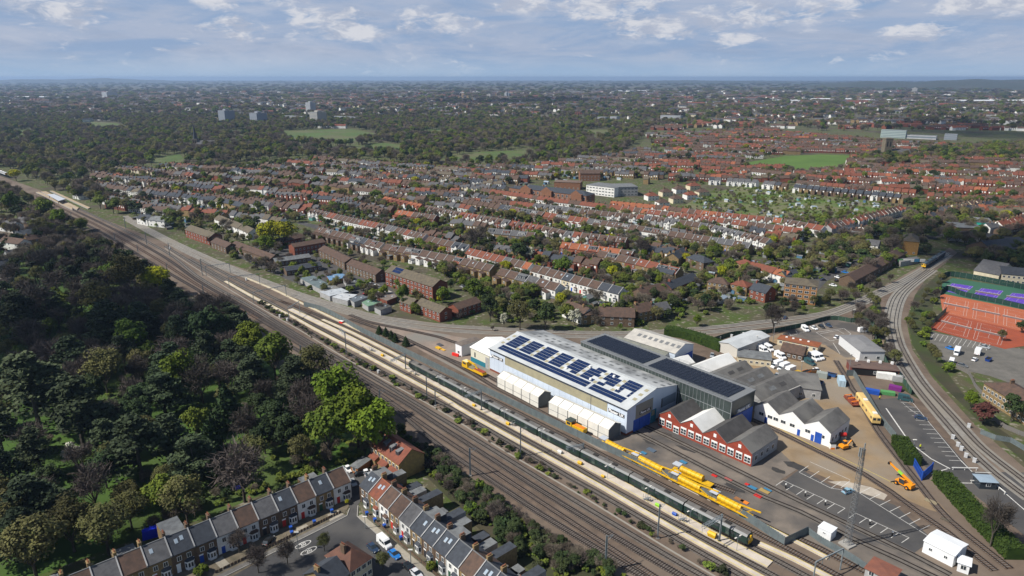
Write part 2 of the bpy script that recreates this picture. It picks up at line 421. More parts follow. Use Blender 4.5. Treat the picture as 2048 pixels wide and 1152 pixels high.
sheet('yard',[(735,640),(820,655),(930,676),(1010,690),(985,715),(1005,770),(1100,830),(1215,885),(1330,930),(1200,900),(1000,785),(850,705)],DIRT,.05)
sheet('yard',[(1180,885),(1260,850),(1320,845),(1510,930),(1570,900),(1600,935),(1560,960),(1700,1045),(1830,1115),(1900,1160),(1760,1160),(1560,1070),(1400,980),(1260,905)],YARDG,.06)
sheet('yard',[(1460,700),(1640,640),(1720,640),(1770,680),(1745,740),(1700,760),(1730,830),(1790,905),(1850,975),(1900,1030),(1860,1020),(1780,985),(1640,945),(1560,905),(1500,850),(1440,760)],YARD,.055)
sheet('yard',[(1630,640),(1725,640),(1765,680),(1760,715),(1690,715),(1650,690),(1560,670),(1600,650)],YARDG,.065)
sheet('yard',[(1500,845),(1540,835),(1660,880),(1700,870),(1720,880),(1790,950),(1700,975),(1590,930)],YARD,.07)
sheet('car_park',[(1560,968),(1600,938),(1668,975),(1720,985),(1790,1010),(1865,1078),(1850,1090),(1820,1112),(1700,1062)],TARMAC,.075)
sheet('car_park',[(1745,800),(1798,795),(1840,822),(1945,943),(2060,945),(2060,1080),(1975,1010),(1930,975),(1865,948),(1800,880)],TARMAC,.08)
sheet('car_park',[(1858,662),(1990,690),(2060,700),(2060,780),(1980,752),(1905,735),(1862,700)],mat('worn_tarmac',(.15,.14,.125),(.10,.095,.085),scale=.15,detail=7),.06)
sheet('slab',[(1655,963),(1690,962),(1745,975),(1775,990),(1768,1000),(1720,985)],mat('pale_concrete',(.42,.37,.31),(.33,.29,.24),scale=.4),.085)
for q in([(655,1029),(676,1020),(690,1030),(660,1044)],[(428,1123),(444,1112),(464,1132),(446,1142)],[(590,1058),(612,1048),(622,1056),(598,1068)]):sheet('driveway',q,PAVE,.13)
sheet('estate_yard',[(455,503),(545,480),(640,497),(700,535),(775,566),(800,600),(770,622),(640,585),(540,545)],TARMAC,.045)
sheet('sports_field',[(1488,330),(1500,324),(1570,312),(1640,309),(1702,311),(1690,325),(1660,340),(1610,344),(1560,337)],FIELD,.06)
sheet('allotments',[(1330,435),(1400,392),(1480,372),(1600,388),(1740,402),(1800,415),(1770,430),(1690,455),(1630,468),(1480,450)],ALLOT,.05)
for i,q in enumerate([[(590,278),(560,262),(700,258),(760,268),(700,283)],[(640,296),(770,286),(815,292),(790,301),(690,303)],[(860,310),(960,304),(1080,300),(1050,316),(930,320)],[(0,262),(60,258),(70,266),(20,272)],[(130,240),(230,246),(260,254),(190,252)],[(290,318),(360,308),(370,322),(320,330)],[(640,285),(700,283),(640,290)],[(820,262),(905,255),(870,268)],[(1110,262),(1240,258),(1200,270)],[(420,262),(500,258),(480,266)],[(1780,248),(1960,250),(2040,262),(1900,260)]]):
 sheet('meadow',q,mat('meadow_grass',(.075,.12,.028),(.055,.09,.022),scale=.02,detail=6,c3=(.10,.105,.045),scale3=.012),.05)
sheet('street',[(420,1180),(440,1158),(694,1033),(699,1018),(694,990),(676,938),(700,930),(748,948),(733,985),(716,1010),(714,1032),(860,1160),(880,1180)],ROADM,.08)
sheet('pavement',[(714,1033),(724,1028),(895,1172),(868,1172)],PAVE,.19)
sheet('pavement',[(694,1032),(689,1028),(420,1158),(410,1172),(445,1156)],PAVED,.19)
sheet('front_gardens',[(689,1027),(705,1000),(690,995),(420,1112),(250,1200),(380,1200)],mat('front_garden_paving',(.17,.14,.10),(.09,.08,.055),scale=.35,detail=6),.10)
sheet('front_gardens',[(724,1027),(718,1004),(740,1010),(880,1130),(950,1190),(900,1180)],mat('front_garden_paving2',(.15,.125,.09),(.06,.065,.04),scale=.4,detail=6),.10)
KERB=mat('kerb_stone',(.30,.29,.27))
for pix in([(445,1156),(694,1032.5),(699,1018)],[(868,1165),(714.5,1033),(716,1012)]):
 mb=MB();ribbon(mb,smooth_line(pix),-.12,.12,.24,KERB,h=.2);struct(mb.build('kerb'))
for pix,w in(([(840,506),(930,535),(1050,570),(1180,605),(1260,613),(1330,600),(1400,560),(1450,520),(1500,512)],4),([(600,445),(720,478),(840,505)],4),([(1250,512),(1340,545),(1430,552)],3.5),([(1300,460),(1500,503)],3.5),([(1640,560),(1690,535),(1740,515),(1800,500)],4),([(1600,600),(1640,560)],4),([(1640,485),(1760,445),(1900,395),(1960,375),(2000,360)],5),([(880,425),(1100,450),(1300,470)],3.5),([(1950,455),(1880,470),(1840,480)],4)):
 mb=MB();ribbon(mb,smooth_line(pix,0,10),-w,w,.05,ROADM);struct(mb.build('road'))
#railway tracks
RAIL=mat('rail_steel',(.04,.03,.025),(.028,.022,.02),scale=.5,rough=.45,metal=.4)
RAILB=mat('polished_rail',(.34,.31,.28),rough=.35,metal=.6)
SLEEP=mat('concrete_sleeper',(.155,.135,.12),(.11,.095,.085),scale=.8)
BED=mat('dark_track_bed',(.062,.047,.040),(.042,.034,.03),scale=.5,detail=7)
BEDR=mat('rusty_track_bed',(.115,.075,.052),(.08,.055,.042),scale=.4,detail=7)
BEDG=mat('grey_track_bed',(.145,.13,.115),(.10,.09,.08),scale=.5,detail=7)
TRK={}
def track(key,pix,label,bed=BED,rail=RAIL,sleepers=True,z=.05,bw=1.35,near=360):
 pts=smooth_line(pix,0,5);z+=.005*len(TRK)
 t=empty('railway_track',(pts[0].x,pts[0].y,0));tag(t,label,'railway track','tracks laid across the depot and main line')
 o=Vector((pts[0].x,pts[0].y));loc=[p-o for p in pts];TRK[key]=pts
 mb=MB();ribbon(mb,loc,-bw,bw,z,bed);mb.build('track_bed',t)
 if sleepers:
  mb=MB();acc=0.0
  for i in range(len(loc)-1):
   a,b=loc[i],loc[i+1];d=b-a;ln=d.length;d=d/ln;n=Vector((-d.y,d.x))
   s=acc
   while s<ln:
    c=a+d*s
    if(c+o).length<near:
     q=[c+n*1.25-d*.15,c-n*1.25-d*.15,c-n*1.25+d*.15,c+n*1.25+d*.15]
     mb.hexa([(p.x,p.y,z+.004)for p in q][::1],[(p.x,p.y,z+.09)for p in q],SLEEP)
    s+=.72
   acc=s-ln
  if mb.f:mb.build('sleepers',t)
 for sgn in(-1,1):
  mb=MB();ribbon(mb,loc,sgn*.755-.1,sgn*.755+.1,z+.22,rail,h=.2);mb.build('rail',t)
 return t
A=[(60,395),(190,458),(300,524),(430,600),(560,680),(705,765),(800,828),(880,892.5),(1026,990),(1080,1027),(1260,1138),(1330,1180)]
B_=[(70,391),(200,454),(310,516),(400,573),(470,611),(540,652),(620,702),(740,776),(800,817),(880,872),(1060,990),(1274,1132),(1350,1180)]
C_=[(78,388),(210,450),(320,509),(400,564),(505,624),(600,682),(740,765),(822,813),(880,852),(1080,980),(1240,1080),(1345,1142),(1400,1175)]
D_=[(85,384),(215,444),(330,503),(400,556),(504,614),(600,673),(740,752),(857,822),(1000,909),(1119,983),(1250,1062),(1360,1127),(1440,1172)]
track('main_near',A,'dark main line track nearest the park trees and back gardens')
track('main_second',B_,'rusty main line track second from the park side',BEDR)
track('main_third',C_,'main line track third from the park, left of the double-sleepered pair',BED)
track('main_fourth',D_,'main line track beside the bramble strip and cable trough',BEDG)
track('siding',[(330,492),(414,543),(511,600),(594,650),(664,690),(725,723),(857,794),(927,831),(1151,962),(1191,984),(1360,1082),(1470,1145),(1530,1180)],'grey siding track between the bramble strip and pale platform',BEDG)
track('depot_left',[(380,518),(451,558),(511,589),(580,626),(646,660),(780,733),(880,785),(963,831),(1160,940),(1226,980),(1360,1052),(1500,1127),(1580,1170)],'empty depot track along the pale platform left of the train',BEDG)
track('depot_train',[(400,520),(475,560),(578,611),(678,661),(808,729),(936,797),(1078,873),(1262,968),(1400,1042),(1505,1096),(1640,1168)],'depot track that carries the long green train',BEDG)
track('depot_right',[(560,602),(610,620),(703,661),(823,722),(960,788),(1100,858),(1300,958),(1505,1062),(1620,1122),(1700,1165)],'depot track between the green train and the steel fence',BEDR)
track('curve_far',[(250,432),(330,475),(400,508),(480,542),(585,583),(680,613),(740,630),(816,643),(896,652),(1060,661),(1200,666),(1320,663),(1413,656),(1516,645),(1641,628),(1705,607),(1760,582),(1808,560),(1850,535),(1895,505)],'far track of the pale curve behind the depot sheds',BALLASTG,RAILB,False,bw=2.2)
track('curve_near',[(250,438),(330,482),(400,517),(485,551),(590,592),(680,622),(740,638),(816,651),(896,661),(1060,670),(1200,674),(1320,671),(1416,665),(1516,654),(1641,637),(1710,614),(1765,588),(1815,564),(1857,538),(1900,510)],'near track of the pale curve behind the depot sheds',BALLASTG,RAILB,False,bw=2.2)
track('spur_left',[(1857,540),(1812,572),(1787,598),(1776,640),(1781,675),(1794,717),(1834,777),(1899,855),(1938,899),(1991,948),(2060,1000)],'left track of the pair curving past the tennis courts',BALLASTG,RAIL,bw=2.3)
track('spur_right',[(1868,540),(1828,570),(1804,596),(1792,640),(1797,675),(1808,704),(1847,767),(1912,840),(1965,897),(2043,958),(2070,980)],'right track of the pair curving past the tennis courts',BALLASTG,RAIL,bw=2.3)
track('yard_upper',[(700,630),(740,645),(818,661),(880,675),(906,684),(960,700)],'rusty yard track leading to the small white annex',BEDR)
track('yard_tents',[(700,638),(740,652),(792,670),(840,692),(896,720),(943,746),(990,775),(1040,801),(1095,832),(1150,862),(1215,897),(1300,940),(1400,985),(1500,1037),(1580,1077)],'yard track beside the white tents carrying the yellow wagons',BEDR)
track('yard_tamper',[(880,712),(920,728),(975,752),(1000,766)],'short yard track under the yellow crane wagon',BEDR)
track('yard_left',[(1240,850),(1308,883),(1438,951),(1530,996),(1600,1024),(1703,1077),(1797,1120),(1880,1160)],'yard track through tarmac left of the red brick workshop',BEDG,sleepers=False)
track('yard_right',[(1250,836),(1334,873),(1490,949),(1555,982),(1600,1004),(1680,1041),(1820,1108),(1900,1150)],'yard track through tarmac nearest the red brick workshop',BEDG,sleepers=False)
track('yard_sandy',[(1500,838),(1539,855),(1640,905),(1730,950),(1780,983),(1837,1025),(1892,1063),(1947,1108),(1990,1142)],'yard track crossing the sandy concrete towards the white hut',BEDR)
track('yard_railcar',[(1672,722),(1690,752),(1703,777),(1719,797),(1745,845),(1765,876),(1804,926),(1835,965),(1859,996),(1900,1042),(1978,1105),(2020,1138)],'yard track under the pale yellow railcar beside the hedge',BEDR)
track('gate_siding',[(1590,1075),(1640,1098),(1740,1150),(1790,1180)],'short track running out of the grey steel gate',BEDR)
track('wagon_spare',[(1370,960),(1420,968),(1470,985)],'short track under the detached yellow wagon',BEDR)
def platform(pix,w0,w1,label,h=.35,edge=True):
 pts=smooth_line(pix,0,6);o=pts[0];loc=[p-o for p in pts]
 t=empty('depot_platform',(o.x,o.y,0));tag(t,label,'platform','raised concrete walkways of the depot')
 mb=MB();ribbon(mb,loc,w0,w1,h,PLATF,h=h-.02)
 for e in(loc[0],loc[-1]):pass
 mb.build('slab',t)
 if edge:
  for w,s in((w0,1),(w1,-1)):
   mb=MB();k=.22*(1 if w1>w0 else-1)*s
   ribbon(mb,loc,w+k*.2,w+k,h+.015,LINEY);mb.build('edge_line',t)
platform([(451,563),(511,597),(580,631),(630,659),(725,709),(880,793),(938,829),(1160,951),(1205,976),(1360,1066),(1530,1160)],-.9,.9,'long pale walkway between the bramble strip siding and depot track')
platform([(580,619),(660,657),(760,708),(880,772),(1000,838),(1162,925),(1300,1000),(1420,1068),(1540,1130)],-1.6,1.6,'wide pale platform along the left flank of the green train')
platform([(645,640),(700,664),(800,714),(823,725)],-.9,.9,'short pale walkway ahead of the green train')
platform([(478,559),(530,581),(580,606),(664,647),(760,692),(850,736),(960,791),(1100,860),(1300,959),(1520,1069),(1640,1132)],3.6,5.0,'pale walkway at the foot of the grey steel fence')
platform([(1510,1098),(1580,1130),(1660,1172)],1.8,3.6,'pale walkway past the front of the green train')
mb=MB();pts=smooth_line([(330,497),(420,555),(520,616),(600,661),(700,722),(880,822),(1000,897),(1140,979),(1200,1015),(1344,1103),(1450,1165)],0,6)
ribbon(mb,[p-pts[0]for p in pts],-.25,.25,.2,mat('trough_concrete',(.26,.24,.21)),h=.18)
tag(mb.build('cable_trough',None,(pts[0].x,pts[0].y,0)),'pale concrete cable trough along the bramble strip','cable trough')
#trees
def leafmat(name,c,c2,rand=.25,trans=.25):
 m=mat(name,c,c2,scale=.55,detail=4,rand=rand,rough=.8,spec=.15,coord='obj')
 nt=m.node_tree;b=nt.nodes['Principled BSDF']
 return m
BARK=mat('tree_bark',(.085,.072,.058),(.055,.047,.04),scale=1.5,rand=.2)
BARKP=mat('pale_bark',(.20,.185,.165),(.15,.14,.125),scale=1.5)
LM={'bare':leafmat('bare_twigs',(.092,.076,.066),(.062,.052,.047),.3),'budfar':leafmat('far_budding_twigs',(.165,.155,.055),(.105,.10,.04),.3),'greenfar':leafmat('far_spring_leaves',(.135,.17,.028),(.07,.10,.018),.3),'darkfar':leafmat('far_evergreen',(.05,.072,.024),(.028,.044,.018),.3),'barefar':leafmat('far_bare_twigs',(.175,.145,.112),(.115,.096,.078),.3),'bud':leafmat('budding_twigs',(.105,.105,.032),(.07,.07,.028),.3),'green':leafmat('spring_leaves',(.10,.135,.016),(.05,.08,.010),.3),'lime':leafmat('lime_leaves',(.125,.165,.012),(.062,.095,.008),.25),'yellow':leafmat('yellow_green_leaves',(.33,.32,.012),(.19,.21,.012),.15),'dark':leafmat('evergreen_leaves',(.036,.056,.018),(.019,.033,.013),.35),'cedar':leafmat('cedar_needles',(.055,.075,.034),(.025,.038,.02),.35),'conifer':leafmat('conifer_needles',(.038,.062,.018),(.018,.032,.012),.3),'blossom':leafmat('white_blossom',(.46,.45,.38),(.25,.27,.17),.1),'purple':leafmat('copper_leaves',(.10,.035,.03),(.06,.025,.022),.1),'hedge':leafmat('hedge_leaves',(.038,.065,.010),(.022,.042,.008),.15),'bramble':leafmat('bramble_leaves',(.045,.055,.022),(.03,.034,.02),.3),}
def quads_mesh(name,C,U,V,m):
 n=len(C)
 v=np.empty((n,4,3),np.float32)
 v[:,0]=C-U-V*.6;v[:,1]=C+U*.7-V;v[:,2]=C+U+V*.7;v[:,3]=C-U*.6+V
 me=bpy.data.meshes.new(name)
 me.vertices.add(n*4);me.vertices.foreach_set('co',v.reshape(-1))
 me.loops.add(n*4);me.loops.foreach_set('vertex_index',np.arange(n*4,dtype=np.int32))
 me.polygons.add(n);me.polygons.foreach_set('loop_start',np.arange(0,n*4,4,dtype=np.int32))
 me.update(calc_edges=True);me.materials.append(m)
 return me
def unit(a):return a/np.maximum(np.linalg.norm(a,axis=1,keepdims=True),1e-6)
def orient(nrm,rng,jitter):
 nrm=unit(nrm+rng.normal(0,jitter,nrm.shape))
 h=rng.normal(0,1,nrm.shape);U=unit(np.cross(nrm,h));V=np.cross(nrm,U)
 return U,V
def crown_broad(seed,mt,n=1300,lobes=26,rx=5.0,rz=4.6,zc=8.4,leaf=.42,squash=1.0,low=-.75):
 g=np.random.default_rng(seed)
 d=unit(g.normal(0,1,(lobes*3,3)));d=d[d[:,2]>low][:lobes]
 rad=g.uniform(.55,1.0,(len(d),1))
 lc=d*rad*np.array([rx*.78,rx*.78,rz*.78])
 lr=g.uniform(.22,.42,len(d))*rx
 k=g.integers(0,len(d),n)
 e=unit(g.normal(0,1,(n,3)));e[:,2]=np.where(g.random(n)<.7,np.abs(e[:,2]),e[:,2])
 C=lc[k]+e*lr[k][:,None]*g.uniform(.72,1.05,(n,1));C[:,2]=C[:,2]*squash+zc
 U,V=orient(e+np.array([0,0,.35]),g,.45)
 s=g.uniform(.65,1.35,(n,1))*leaf
 return quads_mesh('leaves',C,U*s,V*s*.8,mt)
def crown_bare(seed,mt,n=900,rx=4.8,rz=4.8,zc=8.2,twig=1.15,wid=.055):
 g=np.random.default_rng(seed)
 lobes=22;d=unit(g.normal(0,1,(lobes*3,3)));d=d[d[:,2]>-.6][:lobes]
 lc=d*g.uniform(.35,.8,(len(d),1))*np.array([rx,rx,rz])
 k=g.integers(0,len(d),n)
 e=unit(d[k]*.9+g.normal(0,.55,(n,3))+np.array([0,0,.35]))
 C=lc[k]+g.normal(0,rx*.16,(n,3));C[:,2]+=zc
 ln=g.uniform(.5,1.2,(n,1))*twig
 h=unit(np.cross(e,g.normal(0,1,(n,3))))
 return quads_mesh('twigs',C,e*ln,h*wid*g.uniform(.7,1.5,(n,1)),mt)
def crown_cedar(seed,mt,n=2800,plates=17,h=15.0,r=6.5,leaf=.36):
 g=np.random.default_rng(seed)
 P=[]
 for i in range(plates):
  t=(i+.5)/plates;z=h*(.28+.70*t);a=g.uniform(0,6.28);rr=r*(1-t)**.55*g.uniform(.45,.75)
  P.append((math.cos(a)*rr,math.sin(a)*rr,z,r*(.55-.28*t)))
 P=np.array(P);k=g.integers(0,plates,n)
 a=g.uniform(0,6.28,n);q=np.sqrt(g.random(n))*P[k,3]
 C=np.stack([P[k,0]+np.cos(a)*q,P[k,1]+np.sin(a)*q,P[k,2]+g.normal(0,.28,n)-q*.12],1)
 U,V=orient(np.tile([0,0,1.0],(n,1)),g,.5)
 s=g.uniform(.6,1.3,(n,1))*leaf
 return quads_mesh('needles',C,U*s,V*s*.8,mt)
def crown_cone(seed,mt,n=2000,h=14.0,r=3.4,leaf=.33,base=.08):
 g=np.random.default_rng(seed)
 t=1-np.sqrt(g.random(n));z=h*(base+(1-base)*t)
 a=g.uniform(0,6.28,n);wob=1+.22*np.sin(a*5+z*1.7)+.15*np.sin(z*4.1)
 q=r*(1-t)**.8*wob*g.uniform(.72,1.05,n)
 C=np.stack([np.cos(a)*q,np.sin(a)*q,z],1)
 out=np.stack([np.cos(a),np.sin(a),np.full(n,.25)],1)
 U,V=orient(out,g,.5);s=g.uniform(.6,1.3,(n,1))*leaf
 return quads_mesh('needles',C,U*s,V*s,mt)
def trunk_mesh(seed,h=7.0,r=.3,limbs=7,reach=3.6,top=10.5,m=BARK,fork=3):
 rr=random.Random(seed);mb=MB()
 mb.tube((0,0,-.1),(0,0,h*.45),r,m,6,r*.8)
 for i in range(limbs):
  a=i*6.283/limbs+rr.uniform(-.4,.4);z0=h*rr.uniform(.35,.75)
  p=Vector((0,0,min(z0,h*.45)if i else h*.45));el=rr.uniform(.5,1.0)
  q=Vector((math.cos(a)*reach*.5,math.sin(a)*reach*.5,p.z+(top-p.z)*.5*el))
  mb.tube(p,q,r*.5,m,5,r*.3)
  for j in range(fork):
   a2=a+rr.uniform(-.7,.7);e=Vector((math.cos(a2)*reach*rr.uniform(.7,1.1),math.sin(a2)*reach*rr.uniform(.7,1.1),q.z+(top-q.z)*rr.uniform(.4,1)))
   mb.tube(q,e,r*.26,m,4,r*.08)
 return mb.data('trunk')
def trunk_straight(h,r,m=BARK):
 mb=MB();mb.tube((0,0,-.1),(0,0,h),r,m,6,r*.25);return mb.data('trunk')
TREE={}
def reg(kind,lst):TREE[kind]=lst
reg('bare',[(crown_bare(s,LM['bare'],1700,4.8+s%3*.3,4.6,twig=.95,wid=.05),trunk_mesh(s,7,.28,9,3.6,11.5),12.8)for s in(1,2,3)])
reg('bud',[(crown_broad(s,LM['bud'],3400,42,rz=4.4,leaf=.2),trunk_mesh(s,7,.28,8,3.4,11.2),12.8)for s in(4,5)])
reg('green',[(crown_broad(s,LM['green'],2400,34,leaf=.31),trunk_mesh(s,6,.3),13)for s in(6,7)])
reg('lime',[(crown_broad(s,LM['lime'],3400,38,leaf=.27),trunk_mesh(s,6,.3),13)for s in(8,9)])
reg('yellow',[(crown_broad(s,LM['yellow'],3000,36,rz=3.8,leaf=.28),trunk_mesh(s,6,.3),12)for s in(10,)])
reg('dark',[(crown_broad(s,LM['dark'],2600,30,rz=5,leaf=.32),trunk_mesh(s,6,.3),13)for s in(11,12)])
reg('cedar',[(crown_cedar(s,LM['cedar']),trunk_straight(13,.45),15)for s in(13,14)])
reg('conifer',[(crown_cone(s,LM['conifer']),trunk_straight(11,.25),14)for s in(15,16)])
reg('poplar',[(crown_cone(17,LM['bud'],900,16,2.6),trunk_straight(12,.25),16)])
reg('blossom',[(crown_broad(18,LM['blossom'],800,18,rx=3.2,rz=3.0,zc=4.8,leaf=.3),trunk_mesh(18,3.5,.16,6,2.2,6.5),7.8)])
reg('purple',[(crown_broad(19,LM['purple'],800,18,rx=3.0,rz=2.8,zc=4.4,leaf=.3),trunk_mesh(19,3.5,.15,6,2,6),7)])
reg('bush',[(crown_broad(s,LM['green'],420,12,rx=2.2,rz=1.6,zc=1.5,leaf=.3,low=-.2),trunk_mesh(s,1.4,.08,5,1.2,2),3.2)for s in(20,21)])
reg('darkbush',[(crown_broad(s,LM['dark'],420,12,rx=2.2,rz=1.8,zc=1.6,leaf=.3,low=-.2),trunk_mesh(s,1.4,.08,5,1.2,2),3.4)for s in(22,)])
reg('bramble',[(crown_broad(s,LM['bramble'],420,12,rx=2.2,rz=1.3,zc=1.0,leaf=.3,low=-.2),trunk_mesh(s,.9,.06,6,1.4,1.4),2.4)for s in(23,24)])
reg('barebush',[(crown_bare(s,LM['bare'],420,2.4,1.7,1.6,twig=.6),trunk_mesh(s,1.2,.07,7,1.3,2.4),3.2)for s in(25,)])
CATN={'bare':('bare_tree','tree'),'bud':('budding_tree','tree'),'green':('leafy_tree','tree'),'lime':('broadleaf_tree','tree'),'yellow':('yellow_leaved_tree','tree'),'dark':('evergreen_tree','tree'),'cedar':('cedar_tree','tree'),'conifer':('conifer_tree','tree'),'poplar':('poplar_tree','tree'),'blossom':('blossom_tree','tree'),'purple':('copper_tree','tree'),'bush':('garden_bush','bush'),'darkbush':('evergreen_bush','bush'),'bramble':('bramble_bush','bush'),'barebush':('bare_bush','bush')}
NTREE=0
def plant(kind,x,y,h,label,group=None,wide=1.0,v=None):
 global NTREE
 lst=TREE[kind];cr,tr,hh=lst[R.randrange(len(lst))if v is None else v%len(lst)]
 s=h/hh;nm,cat=CATN[kind]
 o=empty(nm,(x,y,0),R.uniform(0,6.28));o.scale=(s*wide,s*wide,s)
 tag(o,label,cat,group)
 obj('crown',cr,o);obj('trunk',tr,o)
 NTREE+=1
 return o
def plant_px(kind,cx,cy,rpx,label,group=None,wide=1.0,fr=.62,v=None):
 hh=TREE[kind][0][2];rad={'cedar':6.5,'conifer':3.4,'poplar':2.6,'blossom':3.2,'purple':3.0,'bush':2.6,'darkbush':2.6,'bramble':2.6,'barebush':2.6}.get(kind,5.4)
 h=10.0
 for _ in range(5):
  p=G(cx,cy,h*fr);dist=(p-Vector((0,0,CAMH))).length
  h=rpx*dist/FOC/rad*hh/wide
 return plant(kind,p.x,p.y,h,label,group,wide,v)
USED=[]
def scatter(poly,spacing,kinds,hr,labels,group,limit=999,avoid=(),tries=40,wide=(0.85,1.2)):
 W_=[G(*p)for p in poly];x0=min(p.x for p in W_);x1=max(p.x for p in W_);y0=min(p.y for p in W_);y1=max(p.y for p in W_)
 P2=[(p.x,p.y)for p in W_];AV=[[(G(*q).x,G(*q).y)for q in a]for a in avoid]
 n=0;m=int((x1-x0)*(y1-y0)/spacing**2*tries/6)
 loc=[]
 for _ in range(m):
  x,y=R.uniform(x0,x1),R.uniform(y0,y1)
  if not inside((x,y),P2)or any(inside((x,y),a)for a in AV):continue
  if any((x-a)**2+(y-b)**2<spacing**2 for a,b in loc):continue
  if any((x-a)**2+(y-b)**2<(r+spacing*.4)**2 for a,b,r in USED):continue
  loc.append((x,y));k=R.choices([k for k,_ in kinds],[w for _,w in kinds])[0]
  plant(k,x,y,R.uniform(*hr[k]if isinstance(hr,dict)else hr),labels[k],group+' '+CATN[k][0].replace('_',' ')+'s',R.uniform(*wide))
  n+=1
  if n>=limit:break
 return n
